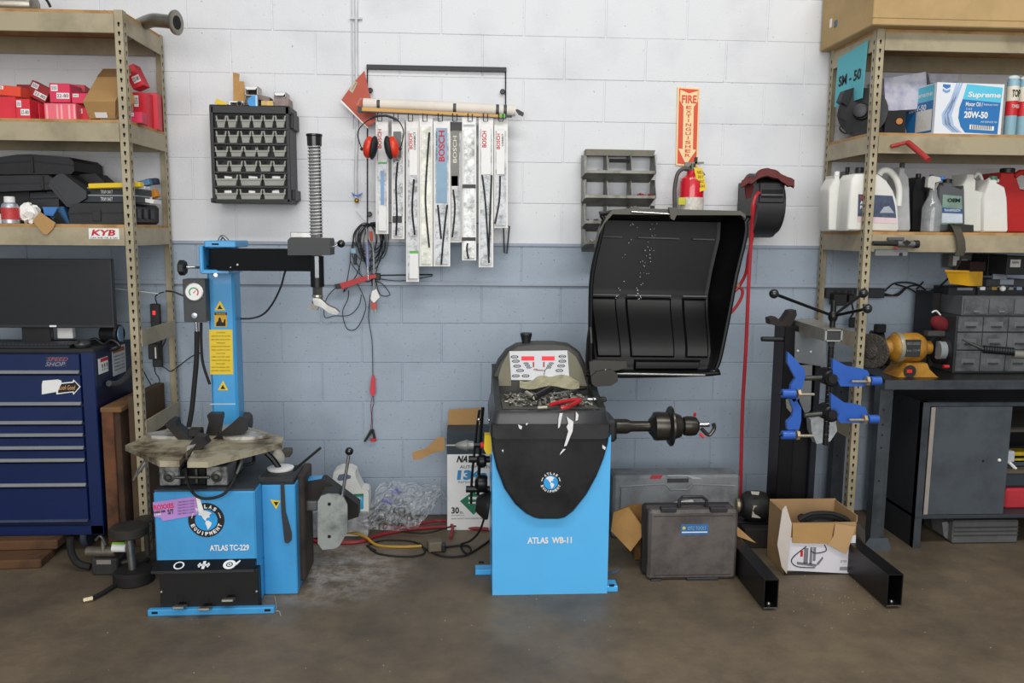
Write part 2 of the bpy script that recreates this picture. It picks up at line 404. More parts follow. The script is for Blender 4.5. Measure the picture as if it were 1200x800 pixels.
r = carton((52, 120.5, 89, 140), -.46, .12, mat('e86a78', .5, 0, .05), 'pale pink red carton with faded stripes at the shelf front', 0, 'parts_box', G, 0, 0)
sb = MB()
for x in (54, 66, 71, 80, 86): sb.pb(x, 122, x+2.2, 139, -.461, .001, 0)
sb.build('faded_stripe', mat('f2a8b0', .6), r)
tg = T('cardboard_box', 'brown cardboard carton tilted over the red cartons by the post', 'box', at(125, 140, -.42))
b = MB().add([at(97, 119, -.50), at(135, 119, -.50), at(135, 139, -.46), at(105, 139, -.46), at(114, 90, -.32), at(150, 90, -.32), at(158, 119, -.32), at(150, 139, -.34)],
   [(0, 1, 2, 3), (0, 4, 5, 1), (1, 5, 6, 7, 2), (3, 2, 7), (0, 3, 7, 6, 4), (4, 6, 5)]); b.build('carton', CARD, tg)
MB().add([at(114, 90, -.32), at(150, 90, -.32), at(155, 81, -.27), at(121, 81, -.27), at(114, 89, -.315), at(150, 89, -.315), at(155, 80.5, -.265), at(121, 80.5, -.265)],
   [(0, 1, 2, 3), (4, 7, 6, 5), (0, 4, 5, 1), (2, 6, 7, 3), (1, 5, 6, 2), (0, 3, 7, 4)]).build('flap', CARDD, tg)
MB().add([at(110.5, 131.5, -.482), at(125, 131.5, -.482), at(126.5, 138, -.468), at(112.5, 138, -.468)], [(0, 1, 2, 3)]).build('shipping_label', WHITE, tg)
# small yellow sachet
solo(MB().pb(150, 135, 164, 142, -.3, .05, .004), 'sachet', YEL, 'small yellow and white sachet by the front post', 'bag')
# ---- third shelf: moulded cases
CASEB = mat('232427', .55, 0, .25, 10, bump=.08, name='case_plastic'); CASEG = mat('34363a', .5, 0, .2, 10, name='case_grey')
def case(pts, Y, dep, m, label, seam=None, latch=None, ang=0, extra=None):
    ps = [at(x, y, Y) for x, y in pts]; zc = min(p.z for p in ps); xc = sum(p.x for p in ps)/len(ps)
    r = T('tool_case', label, 'case', (xc, Y+dep/2, zc), 0, 'moulded tool cases on the third shelf')
    MB().pr(pts, Y, dep).build('shell', m, r)
    if seam: MB().ptube([(a, b) for a, b in seam], Y-.001, .0028, 6, 1).build('rim', CASEG, r)
    if min(p.z for p in ps) < 1.512: rest(r, 1.5)
    if latch:
        for (a, b, c, d) in latch: MB().pb(a, b, c, d, Y-.006, .008, .001).build('latch', BLACKP, r)
    return r
case([(-30, 188), (20, 181), (36, 180.5), (80, 184), (86, 189), (87, 200), (83, 204), (-30, 204.5)], -.33, .3, CASEB, 'long black case topmost of the stack at the left end', [(-28, 193), (36, 189), (86, 194)], [(36, 184, 39, 202)])
case([(-30, 206), (56, 205), (62, 209), (60, 222), (-30, 226)], -.38, .3, CASEB, 'dark grey case second from the top in the left stack', [(-30, 215.5), (61, 214)], [(48, 206, 51, 222)])
case([(-30, 227), (34, 225), (36, 246), (36, 262), (-30, 263)], -.3, .25, CASEB, 'black case at the bottom of the left stack', [(-28, 244), (35, 243)])
case([(35, 226), (60, 224), (69, 228), (69, 244), (36, 245)], -.31, .15, CASEG, 'small grey case standing beside the left stack', [(36, 233), (68, 232)], [(48, 224.5, 54, 226)])
case([(57, 218), (59, 211), (67, 204.5), (74, 203.5), (101, 224), (101, 232), (84, 243), (78, 242)], -.42, .14, CASEG, 'charcoal case tilted on its edge against the others', [(60, 212), (80, 240)], None)
case([(84, 204), (112, 203.5), (122, 212), (122, 236), (86, 226)], -.25, .12, CASEB, 'black case standing behind the tilted charcoal one')
r = case([(80, 248), (83, 238), (96, 237), (149, 237), (153, 241), (153, 259), (150, 261.5), (82, 261.5)], -.44, .34, CASEB, 'wide black case lying at the front of the third shelf', [(81, 249), (152, 248)], [(108, 246, 118, 258)])
xc_ = at(153, 250, -.44).x
for yy in (-.36, -.28, -.2): MB().box(xc_, xc_+.008, yy-.02, yy+.02, 1.53, 1.575, .002).build('latch', CASEG, r)
for i, (px, Y, t_) in enumerate((((97, 229, 160, 237), -.40, 'lower'), ((103, 220.5, 162, 228.5), -.38, 'upper'))):
    r = T('parts_box', 'flat dark parts box with a white print, %s of the two' % t_, 'box', at(130, px[3], Y), 0, 'flat dark parts boxes')
    MB().pb(*px, Y, .16, .001).build('carton', mat('2c3338', .6), r)
    MB().pb(px[0]-1, px[1]-.8, px[2], px[1]+.6, Y-.002, .16, .0005).build('lid_edge', mat('9aa0a4', .6), r)
    ptext('TRW 0417', 118, px[1]+2, 132, px[3]-1.5, Y, WHITE, r)
solo(MB().pb(103, 214, 164, 220, -.42, .05, .003, (0, -2.5, 0)), 'spirit_level', YEL, 'yellow bar lying on top of the flat dark boxes', 'tool')
solo(MB().pb(155, 217, 170, 224, -.28, .06, .002, (0, 12, 0)), 'paper_packet', WHITE, 'crumpled white packet beside the yellow bar', 'packet')
solo(MB().pb(160, 211, 175, 218, -.16, .05, .003, (0, -14, 0)), 'cloth', mat('5d8ab0', .8), 'light blue folded cloth at the back by the rear post', 'cloth')
solo(MB().pb(170, 209, 183, 216, -.12, .05, .003, (0, -8, 0)), 'glove', mat('2e3c4c', .8), 'dark blue glove crumpled by the rear post', 'glove')
r = carton((160, 222, 173, 234), -.25, .05, WHITE, 'small white carton on the wide black case', -8, 'parts_box', None, 0, 0)
solo(MB().pb(172, 223, 183, 232, -.16, .05, .002, (0, -22, 0)), 'carton_end', mat('d88a24', .6), 'small orange carton beside the white one by the rear post', 'box')
solo(MB().pb(154, 232, 180, 236.5, -.3, .1, .001, (0, 9, 0)), 'paper_slip', PAPER, 'white slip of paper sticking out over the wide case', 'paper')
# bottle
p = at(13, 262.5, -.46); r = T('bottle', 'small silver bottle with a red label and white cap', 'bottle', p)
s_ = sc(-.46)
MB().lathe([(0, 8*s_), (.004, 9*s_), (18*s_, 9*s_), (22*s_, 8*s_), (24.5*s_, 4.5*s_)], p, (0, 0, 1)).build('body', mat('b8bcc4', .35, .5, .1), r)
MB().lathe([(5*s_, 9.2*s_), (18*s_, 9.2*s_)], p, (0, 0, 1)).build('label_band', mat('c83a3c', .5, 0, .3, 60), r)
MB().lathe([(24*s_, 5.5*s_), (30*s_, 5.5*s_), (30.5*s_, 4.5*s_)], p, (0, 0, 1)).build('cap', WHITE, r)
p = at(1, 262.5, -.44); b = MB().lathe([(0, .014), (.04, .014), (.045, .006)], p, (0, 0, 1)); solo(b, 'bottle', WHITE, 'small white pot at the left edge of the third shelf', 'bottle')
# crumpled tissue
b = MB(); random.seed(3)
p = at(34, 250, -.42)
b.ball(p, .045, 18, (1, .7, .95))
for v in b.v: v += Vector([random.uniform(-.008, .008) for _ in range(3)])
solo(b, 'paper_wrap', PAPER, 'crumpled white paper packing beside the silver bottle', 'paper')
r = T('opened_box', 'small opened blue and brown carton with a torn flap', 'box', at(65, 263, -.45))
MB().pr([(49, 243), (74, 242), (82, 262), (66, 262)], -.42, .06).build('carton', mat('2a5a86', .6, 0, .2), r)
MB().pr([(50, 242.5), (68, 242.5), (62, 253), (52, 252)], -.445, .002).build('side_print', mat('3f7ac0', .5), r)
MB().pr([(67, 246), (77, 262), (62, 260)], -.4445, .003).build('opening', DARK, r)
lab(MB().pr([(38, 259), (47, 248), (52, 252), (65, 261), (62, 268), (55, 275), (50, 273)], -.512, .003).build('flap', CARD, r), 'torn brown flap hanging over the shelf edge')
# ---- on top of the left unit: exhaust parts
r = T('exhaust_pipe', 'bent steel exhaust pipe with an end flange on top of the shelf', 'pipe', at(178, 33, -.22))
PIPE = mat('8f8a80', .3, .85, .25, 14, name='pipe_steel')
MB().ptube([(150, 40, -.12), (163, 30, -.2), (178, 24, -.3), (190, 24.5, -.34), (206, 26.5, -.38)], 0, 7.2*sc(-.3), 20, 8).build('pipe', PIPE, r)
a = at(205, 26.5, -.38)
MB().lathe([(0, 13*sc(-.4)), (.008, 13.4*sc(-.4)), (.010, 12.5*sc(-.4))], a, (1, -.28, -.05), 28).build('flange', PIPE, r)
MB().lathe([(.0101, 7.5*sc(-.4)), (.0106, 7.5*sc(-.4))], a, (1, -.28, -.05), 24).build('bore', DARK, r)
r = T('muffler', 'silver muffler lying at the left end of the shelf top', 'muffler', at(5, 12, -.3))
a = at(-90, 2, -.28); e = at(38, -1, -.28)
MB().lathe([(0, .03), (.02, .062), (.44, .062), (.475, .05), (.49, .02)], (a.x, a.y, 2.395+.062), (1, 0, 0), 24).build('shell', PIPE, r)
MB().tube([(a.x+.48, -.28, 2.44), (a.x+.6, -.28, 2.41), (a.x+.73, -.29, 2.40)], .008, 10).build('tail_rod', PIPE, r)
MB().ptube([(52, -3), (56, 2), (59, 8)], -.3, .006, 8).build('strap', RUBBER, r)
# ---------------------------------------------------------------- tool chest and what stands on and by it
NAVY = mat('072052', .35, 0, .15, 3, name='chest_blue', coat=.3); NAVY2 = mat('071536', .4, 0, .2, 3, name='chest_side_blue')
YT = -.47
tc = T('tool_chest', 'dark blue steel tool chest with bright drawer pulls', 'tool chest', (at(60, 600, YT).x, -.25, 0))
x1t = at(117, 540, YT).x; x0t = -2.75; z1 = at(60, 412, YT).z; z0 = at(60, 627, YT).z
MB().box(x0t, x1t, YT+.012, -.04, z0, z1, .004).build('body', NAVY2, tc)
MB().box(at(99, 500, YT).x, x1t, YT, YT+.02, z0, z1, .003).build('corner_rail', NAVY, tc)
MB().box(x0t, x1t, YT, YT+.02, z0, z0+.045, .002).build('bottom_rail', NAVY, tc)
MB().box(x0t, x1t, YT-.002, YT+.3, z1-.004, z1+.012, .002).build('top_mat', mat('26272a', .8, 0, .2), tc)
ys = [414, 437, 474, 496, 510.5, 525.5, 540, 569, 610]
xe = at(98, 500, YT).x
for i in range(8):
    a, b_ = at(60, ys[i]+ (1.5 if i else 0), YT).z, at(60, ys[i+1]-1, YT).z
    dr = MB().box(x0t+.03, xe, YT-.006, YT+.01, b_, a-.003, .002).build('drawer', NAVY, tc)
    zz = at(60, ys[i+1], YT).z; zt = at(60, ys[i+1]-3, YT).z if i < 7 else zz+.006
    if i > 0 or 1: MB().ext([(YT-.006, zz), (YT-.019, zz+.001), (YT-.019, zz+.005), (YT-.010, zt+.002), (YT-.006, zt+.002)], 'x', x0t+.03, xe).build('drawer_pull', mat('b9babc', .3, .7, .1) if i < 7 else mat('55617a', .4, .3), tc, dr)
o = MB().pr([(49, 450), (50, 446), (68, 444.5), (72, 446), (72, 457), (66, 459), (49, 462)], YT-.0075, .0012).build('sticker', WHITE, tc)
o2 = MB().pr([(66, 459), (71, 448.5), (85, 447), (86, 444.5), (94.5, 453), (86, 462.5), (85, 459.5), (66, 462)], YT-.0085, .001).build('sticker', WHITE, tc); lab(o2, 'arrow shaped sticker with dark centre')
MB().pr([(68, 458), (72, 449.7), (86, 448.3), (87.2, 446.8), (92.8, 453), (87, 460), (86, 458.3), (68, 460.4)], YT-.0092, .0008).build('sticker_face', PRINT, tc, o2)
ptext('Look Good', 70, 451, 88, 456.5, YT-.0094, mat('e8b070', .6), tc, o2, sh=.2)
o = MB().pb(54, 418, 78, 429.5, YT-.0072, .001, 0, (0, 0, 0)).build('sticker', mat('2c3658', .5), tc)
ptext('SPEED', 56, 418.5, 80, 423, YT-.0075, mat('a05a60', .5), tc, o, sh=.5); ptext('SHOP', 54, 424, 76, 429, YT-.0075, mat('8f95a8', .5), tc, o, sh=.5)
def sidepanel(y0, y1, z0_, z1_, m, name, root, par=None, x=None):
    xx = x if x is not None else x1t+.0012
    return MB().box(xx-.0012, xx, y0, y1, z0_, z1_).build(name, m, root, par)
za = at(120, 412, -.4).z
o = sidepanel(-.43, -.33, za-.10, za-.03, WHITE, 'sticker', tc); sidepanel(-.41, -.332, za-.048, za-.032, RED, 'sticker_stripe', tc, o, x1t+.0016)
text('!!!', (x1t+.0016, -.37, za-.072), .06, .03, PRINT, tc, o, xd=(0, 1, 0))
o = sidepanel(-.28, -.13, za-.135, za+.0, mat('c8ccd0', .6), 'sticker', tc); sidepanel(-.272, -.14, za-.028, za-.008, mat('a05a34', .6), 'sticker_stripe', tc, o, x1t+.0016)
for k in range(5): text('WARNING READ', (x1t+.0016, -.205, za-.045-k*.016), .12, .007, PRINT, tc, o, xd=(0, 1, 0))
MB().tube([(x1t+.02, -.38, za-.15), (x1t+.03, -.3, za-.165), (x1t+.03, -.2, za-.15), (x1t+.02, -.1, za-.12)], .014, 10).build('side_handle', mat('4a4a4c', .5), tc)
for px in (70, 108):
    p = fl(px, 640); q = at(px, 626, -.3)
    k = MB().cyl((q.x, -.38, .055), (q.x+.03, -.38, .055), .055, n=20, b=.006).build('caster', mat('3a3f52', .6), tc)
    MB().box(q.x-.008, q.x+.038, -.42, -.34, .06, z0, .003).build('caster_fork', BLACKM, tc, k)
# monitor
YM = -.42
mon = T('monitor', 'black flat monitor standing on the tool chest', 'monitor', at(60, 403, -.3))
zc_ = z1+.012
MB().pb(-45, 303, 132.5, 384, YM, .028, .003).build('bezel', mat('2b2c2f', .4), mon)
MB().pb(-42, 304.5, 130, 380.5, YM-.0006, .001, 0).build('screen', mat('222326', .28, 0, .05), mon)
MB().pb(58, 381, 66, 383, YM-.0008, .001, 0).build('badge', WHITE, mon)
MB().box(at(26, 380, -.36).x, at(60, 380, -.36).x, -.37, -.34, zc_, at(40, 380, -.36).z+.05, .003).build('stand_neck', BLACKP, mon)
MB().box(at(4, 380, -.36).x, at(75, 380, -.36).x, -.42, -.25, zc_, zc_+.01, .003).build('stand_base', BLACKP, mon)
kb = T('keyboard', 'black computer keyboard in front of the monitor', 'keyboard', (at(30, 400, -.44).x, -.4, zc_))
xa, xb = at(-60, 404, -.44).x, at(84, 404, -.44).x
MB().box(xa, xb, -.465, -.335, zc_, zc_+.016, .004).build('case', mat('202124', .55), kb)
kk = MB()
for i in range(32):
    for j in range(5): kk.box(xa+.012+i*.0165, xa+.0265+i*.0165, -.458+j*.023, -.438+j*.023, zc_+.0155, zc_+.021, .0015)
tag(kk.build('keys', mat('35363a', .5), kb), kind='stuff')
ms = T('mouse', 'dark computer mouse at the right of the keyboard', 'mouse', (at(97, 405, -.42).x, -.42, zc_))
MB().ball((at(97, 405, -.42).x, -.42, zc_+.016), .035, 16, (.95, 1.3, .62)).build('shell', mat('3c3d3f', .35), ms)
MB().cyl((at(97, 405, -.42).x-.004, -.46, zc_+.03), (at(97, 405, -.42).x+.004, -.46, zc_+.03), .006).build('wheel', BLACKP, ms)
solo(MB().pb(67, 384, 85, 396.5, -.33, .03, .002), 'card_reader', WHITE, 'small white box under the monitor edge', 'box')
sp2 = T('speaker', 'small round black computer speaker beside the monitor', 'speaker', (at(134, 405, -.25).x, -.25, zc_))
c = at(134, 388, -.25); MB().cyl((c.x-.05, -.25, c.z-.01), (c.x+.035, -.27, c.z-.01), .045, n=24, b=.008).build('body', BLACKP, sp2)
MB().cyl((c.x+.035, -.27, c.z-.01), (c.x+.04, -.27, c.z-.01), .036, n=24).build('cone', mat('7fa0b8', .3, .2), sp2)
MB().cyl((c.x-.005, -.25, zc_), (c.x-.005, -.25, c.z-.045), .02).build('foot', BLACKP, sp2)
b = MB().ptube([(104, 400), (112, 397), (122, 403), (131, 398), (140, 405), (133, 410), (120, 408), (108, 404)], -.3, .007, 7)
solo(b, 'cable', BLACKP, 'bunched black cables behind the mouse', 'cable')
solo(MB().ptube([(132, 338, -.1), (160, 341, -.08), (186, 344, -.06)], 0, .0025, 6), 'thin_cable', WHITE, 'thin white cord running behind the left posts', 'cord')
# power strip on the rear post
ps = T('power_strip', 'dark power strip with a glowing red switch on the rear post', 'power strip', at(183, 430, -.09))
MB().pb(177, 356, 188, 430, -.09, .025, .004).build('body', mat('26272a', .5), ps)
MB().pb(178.5, 364, 182, 369, -.094, .004, .001).build('switch', mat('e03030', .4, 0, 0, emit=.8), ps)
MB().pb(173.5, 403, 186, 421, -.13, .04, .003).build('plug_adapter', BLACKP, ps)
MB().pb(181.5, 407, 183, 420, -.131, .001, 0).build('print_strip', WHITE, ps)
for pts in ([(184, 356), (182, 348), (186, 344), (192, 342)], [(180, 420), (182, 436), (187, 446), (185, 470)], [(184, 376), (192, 385), (194, 398), (186, 415), (186, 425), (195, 432), (202, 434), (224, 418), (236, 413)], [(165, 428), (172, 442), (180, 456), (186, 470)]):
    MB().ptube(pts, -.06, .0028, 6).build('cord', BLACKP, ps)
solo(MB().ptube([(194, 341), (202, 341.5), (209, 344), (216, 347)], -.1, .004, 8), 'gauge_cord', BLACKP, 'short black air line entering the gauge box', 'cord')
# old board leaning between the chest and the post
WOOD = mat('6b4228', .8, 0, .4, 5, bump=.2, bscale=30, dirt='3c2618', name='rusty_wood')
bo = T('wooden_board', 'thick weathered brown board on edge between chest and post', 'board', (-1.53, -.28, 0))
xa, xb = at(129, 540, -.46).x, at(143.5, 540, -.46).x
MB().box(xa, xb, -.46, -.06, .0, at(135, 478, -.46).z, .003).build('panel', mat('4c3524', .85, 0, .3, 4, bump=.1, dirt='33241a'), bo)
MB().box(xa-.022, xa+.03, -.475, -.45, .0, at(135, 482, -.46).z, .003).build('edge_batten', WOOD, bo)
MB().box(xa-.028, xb+.01, -.47, -.06, at(135, 480, -.46).z-.012, at(135, 480, -.46).z+.012, .004).build('top_batten', mat('7d5c36', .85, 0, .3, 8, bump=.2), bo)
solo(MB().box(xb+.012, xb+.055, -.40, -.05, 0, .72, .003), 'plywood_offcut', mat('5a4632', .85, 0, .3, 4), 'tall dark plywood offcut standing behind the front post', 'board')
# planks under the chest
PL = mat('5e4026', .85, 0, .35, 6, bump=.3, bscale=25, dirt='38281b', name='plank_wood')
a = fl(-30, 669); b_ = fl(43, 669)
solo(MB().box(a.x-.5, b_.x, a.y, a.y+.16, .0, .04, .005, (0, 0, 3)), 'wood_plank', PL, 'short rough plank lying in front of the chest, nearer one', 'plank')
solo(MB().box(a.x-.5, b_.x+.02, a.y+.12, a.y+.27, .041, .085, .005, (0, 0, 2)), 'wood_plank', PL, 'short rough plank on top of the nearer one, farther under the chest', 'plank')
# hydraulic pump on the floor
hp = T('hydraulic_pump', 'small grimy hydraulic pump on the floor beside the chest', 'pump', fl(122, 672))
y_ = fl(122, 674).y
MB().pb(107, 655, 138, 674, y_, .1, .006).build('tank', mat('3a3a3a', .5, .3, .3, 25), hp)
MB().pb(113, 656, 130, 661, y_-.001, .002, 0).build('rating_plate', mat('8a8480', .5), hp)
MB().cyl(at(101, 646, y_+.04), at(136, 646, y_+.04), .022, n=16, b=.004).build('motor', mat('6e675c', .45, .4, .3, 25), hp)
MB().cyl(at(132, 642, y_+.02), at(148, 642, y_+.02), .017, n=14).build('canister', WHITE, hp)
lab(MB().cyl(at(132, 638.5, y_+.04), at(147, 638.5, y_+.04), .013, n=14).build('canister_band', mat('7fc41f', .5), hp), 'bright green band')
MB().cyl(at(121, 646, y_+.03), at(121, 631, y_+.03), .012, .008).build('valve', mat('8b8474', .4, .6), hp)
MB().ptube([(82, 630), (84, 648), (92, 660), (106, 664)], y_+.05, .016, 10).build('hose', RUBBER, hp)
MB().ptube([(112, 633), (118, 628), (124, 638)], y_+.02, .006, 8).build('fitting', GREYST, hp)
MB().cyl(at(138, 660, y_+.05), at(152, 657, y_+.05), .014).build('outlet', GREYST, hp)
# adjustable round stand
yd = fl(158, 690).y+.08
st_ = T('support_stand', 'short adjustable stand with a thick round pad, by the tyre changer', 'stand', fl(158, 690)+Vector((0, .08, 0)))
c0 = at(157, 676, yd); s_ = sc(yd)
pc = at(151, 620, yd)
MB().lathe([(0, 22*s_), (.005, 23*s_), (.045, 23*s_), (.055, 20*s_)], (c0.x, yd, 0), (0, 0, 1), 28).build('base', mat('1d1c1b', .7, .2, .2), st_)
MB().cyl((c0.x-.004, yd, .05), (pc.x, yd, at(151, 626, yd).z), 4.5*s_).build('post', STEEL, st_)
MB().lathe([(0, 19*s_), (.006, 21.5*s_), (.036, 21.5*s_), (.042, 19*s_)], (pc.x, yd, at(151, 627, yd).z), (0, 0, 1), 28).build('pad', mat('39352f', .7, .2, .3, 20), st_)
p = at(171, 607, -.55); b = MB().lathe([(-.3, .01), (0, .012), (.01, .045), (.022, .045)], (p.x, -.55, p.z-.02), (0, 0, 1), 24)
b.cyl((p.x, -.55, 0), (p.x, -.55, .02), .06)
b.cyl((p.x, -.55, 0), (p.x, -.55, p.z), .012)
solo(b, 'support_stand', mat('4a463e', .6, .3), 'second round topped stand farther back behind the first', 'stand')
hs = T('hydraulic_hose', 'black hose with a metal coupling lying on the floor', 'hose', fl(130, 693))
MB().tube([fl(108, 704.5)+Vector((0, 0, .012)), fl(122, 697)+Vector((0, 0, .012)), fl(142, 684)+Vector((0, 0, .012)), fl(157, 672)+Vector((0, 0, .012)), fl(174, 660)+Vector((0, 0, .02))], .0095, 10).build('hose', RUBBER, hs)
MB().tube([fl(98, 706)+Vector((0, 0, .01)), fl(109, 704)+Vector((0, 0, .012))], .011, 10, 1).build('coupling', mat('c9bd9a', .3, .8), hs)
# ---------------------------------------------------------------- wall: black bin organiser
YO = -.17
og = T('bin_organizer', 'black wall organiser filled with small grey bins', 'organiser', at(295, 238, -.08))
ORG = mat('222326', .5, 0, .2, 12, name='organiser_black')
MB().pb(247, 123, 338, 236, YO+.015, .14, .003).build('back_case', mat('121315', .6), og)
for (a, b, c, d) in ((247, 124, 251.5, 237), (335.5, 124, 340, 237), (247, 124, 340, 133), (247, 232.5, 340, 238)): MB().pb(a, b, c, d, YO, .16, .002).build('frame_rail', ORG, og)
X = at(340, 200, YO).x
for (z0_, z1_) in ((at(340, 150, YO).z, at(340, 131, YO).z), (at(340, 234, YO).z, at(340, 222, YO).z)): MB().box(X-.002, X+.016, YO+.03, -.004, z0_, z1_, .003).build('side_lug', ORG, og)
rows = [(134, 149.5, [252.5, 265.5, 281.5, 295, 308.5, 322], 14), (152, 167.5, [252.5, 267, 281.5, 295, 308.5, 322], 14), (170, 183.5, [251.5, 269, 285.5, 300, 319.5], 17),
        (187, 201, [253, 269, 286, 303.5, 319.5], 16.5), (203, 217.5, [252, 280.5, 308], 28), (220, 233.5, [252, 280.5, 308], 28)]
BIN = mat('8f9088', .45, 0, .12, 12, name='bin_grey'); rnd = random.Random(5)
for y0_, y1_, xs, wd in rows:
    MB().pb(250, y1_+.3, 337, y1_+2.5, YO-.004, .12, .001).build('shelf_rail', ORG, og)
    for i, x in enumerate(xs):
        t_ = 2.2; a, b = x, x+wd-1
        B = MB().pr([(a+1, y0_+7), (b-1, y0_+7), (b-3.2, y1_-.5), (a+3.2, y1_-.5)], YO-.012, .003)
        B.pr([(a, y0_+1.5), (a+1.6, y0_+1.5), (a+4.2, y1_), (a+2.6, y1_)], YO-.008, .1); B.pr([(b, y0_+1.5), (b-1.6, y0_+1.5), (b-4.2, y1_), (b-2.6, y1_)], YO-.008, .1)
        B.pr([(a+2.6, y1_-1.2), (b-2.6, y1_-1.2), (b-2.6, y1_), (a+2.6, y1_)], YO-.01, .1); B.pr([(a, y0_+6), (b, y0_+6), (b-1, y0_+8), (a+1, y0_+8)], YO-.016, .004)
        bo_ = B.build('bin', BIN, og)
        MB().pb(a+1.5, y0_+1.5, a+1.5+(6 if wd < 20 else 9), y0_+6.5, YO-.0, .004, 0).build('back_tab', DARK, og, bo_)
        if wd > 20 or (y0_ == 187 and i in (0, 3)) :
            k = rnd.choice([WHITE, WHITE, mat('c8b49c', .6), RED if y0_ == 203 and i == 1 else PAPER])
            MB().pb(a+5, y0_+3, b-4-rnd.random()*5, y0_+8, YO+.01, .02, .002, (0, rnd.uniform(-8, 8), 0)).build('contents', k, og, bo_)
# things on the organiser
zo = at(295, 123, YO+.08).z+.0005
def onorg(name, px, Y, dep, m, label, cat, ang=0, bev=.001):
    o = MB().pb(*px, Y, dep, bev, (0, ang, 0)); return solo(o, name, m, label, cat)
ORG_TOP = at(295, 124, YO).z
items = []
items.append(solo(MB().pr([(273, 85), (280.5, 86.5), (280, 95), (286, 95.5), (287.5, 125), (273.5, 125)], -.09, .004), 'cardboard_sheet', mat('bb9058', .85), 'stepped piece of brown cardboard standing on the black organiser', 'cardboard'))
items.append(solo(MB().pb(252, 118, 266, 124, -.13, .05, .001, (0, 27, 0)), 'yellow_carton', YEL, 'small yellow box tilted at the left end of the organiser top', 'box'))
items.append(solo(MB().pb(250, 125, 263, 127, -.15, .05, .001), 'flat_packet', WHITE, 'flat white packet below the small yellow box', 'packet'))
b = MB().pb(268, 118.5, 285, 120, -.14, .08, .0005).pb(268, 120, 270, 125, -.14, .08, .0005).pb(283, 120, 285, 125, -.14, .08, .0005).pb(268, 124, 285, 125.2, -.14, .08, .0005)
items.append(solo(b, 'open_carton', WHITE, 'white open carton beside the cardboard sheet with its end showing', 'box'))
tr = T('tape_roll', 'small dark tape roll inside the white open carton end', 'tape', at(280, 124, -.15))
MB().lathe([(0, .013), (.02, .013)], at(280.5, 121.5, -.16), (0, 1, 0)).build('roll', mat('5a5a5e', .4), tr); MB().lathe([(0, .009), (.001, .009)], at(280.5, 121.5, -.1605), (0, 1, 0)).build('core', DARK, tr)
def obox(px, Y, dep, m, label):
    r = T('open_box', label, 'box', at((px[0]+px[2])/2, px[3], Y))
    B = MB().pb(px[0], px[1], px[2], px[1]+1, Y, dep, 0).pb(px[0], px[3]-1, px[2], px[3], Y, dep, 0).pb(px[0], px[1], px[0]+1, px[3], Y, dep, 0).pb(px[2]-1, px[1], px[2], px[3], Y, dep, 0)
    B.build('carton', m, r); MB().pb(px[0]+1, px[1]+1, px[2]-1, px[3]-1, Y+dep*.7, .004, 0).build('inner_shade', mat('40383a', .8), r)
    MB().pr([(px[0], px[1]+.5), (px[2], px[1]+.5), (px[2]-3, px[1]+4), (px[0]+2, px[1]+4)], Y-.012, .002).build('flap', WHITE, r)
    return r
items.append(obox((287, 101, 302, 112), -.13, .08, mat('c9c4be', .6), 'white carton with open end, behind the blue disc'))
items.append(solo(MB().pb(288, 113, 303, 125, -.12, .08, .001), 'small_carton', mat('5c5850', .6), 'dark small carton under the white open ended one', 'box'))
items.append(obox((321, 108, 335, 114.5), -.12, .09, mat('b9b6b2', .6), 'silver grey carton on top at the right end of the organiser'))
r = solo(MB().pb(321, 115, 338, 125, -.13, .1, .001), 'small_carton', mat('94817e', .6, 0, .3, 30), 'brownish grey carton at the right end underneath the silver one', 'box')
bd = T('blue_disc', 'half round bright blue plastic disc leaning on a carton', 'disc', at(296, 126, -.145))
MB().pr([(300-10*math.cos(a), 119-7.5*math.sin(a)) for a in [PI*(-.5+i/12) for i in range(13)]], -.165, .012).build('disc', mat('2a94d8', .4), bd)
MB().pb(299.5, 112, 301.5, 125, -.166, .014, 0).build('scale_strip', mat('b8d8ec', .4), bd)
solo(MB().pb(301, 112, 316, 118, -.12, .07, .002, (0, 12, 0)), 'parts_packet', mat('7a6c66', .5), 'brown and clear parts packet behind the cream carton', 'packet')
solo(MB().pb(306, 118, 320, 125.5, -.15, .06, .001, (0, 0, 0)), 'small_carton', mat('d9b66e', .6, 0, .35, 40), 'cream and orange carton right of the blue disc', 'box')
# ---------------------------------------------------------------- conduit with the hanging fitting
cd_ = T('conduit', 'thin white painted conduit running down the wall to a brass fitting', 'conduit', at(416, 235, -.012))
MB().tube([at(417.5, -30, -.012), at(417.5, 60, -.012), at(418.5, 150, -.012), at(417, 195, -.012), at(417, 232, -.012)], .0075, 10, 3).build('pipe', mat('d4d6da', .5), cd_)
MB().tube([at(412, -30, -.006), at(412.5, 60, -.006), at(414, 150, -.006)], .003, 8, 2).build('wire', mat('cfd1d6', .5), cd_)
for y in (20,): MB().pb(410, y, 424, y+2.5, -.018, .018, .001).build('strap', mat('d0d2d6', .5), cd_)
MB().pr([(412, 225), (416, 228), (420, 228), (425, 225.5), (422, 230), (414, 230)], -.02, .008).build('wing_nut', mat('2a64c0', .4), cd_)
MB().ball(at(418, 235, -.02), .012, 14).build('brass_knob', mat('b08a3a', .3, .9), cd_)
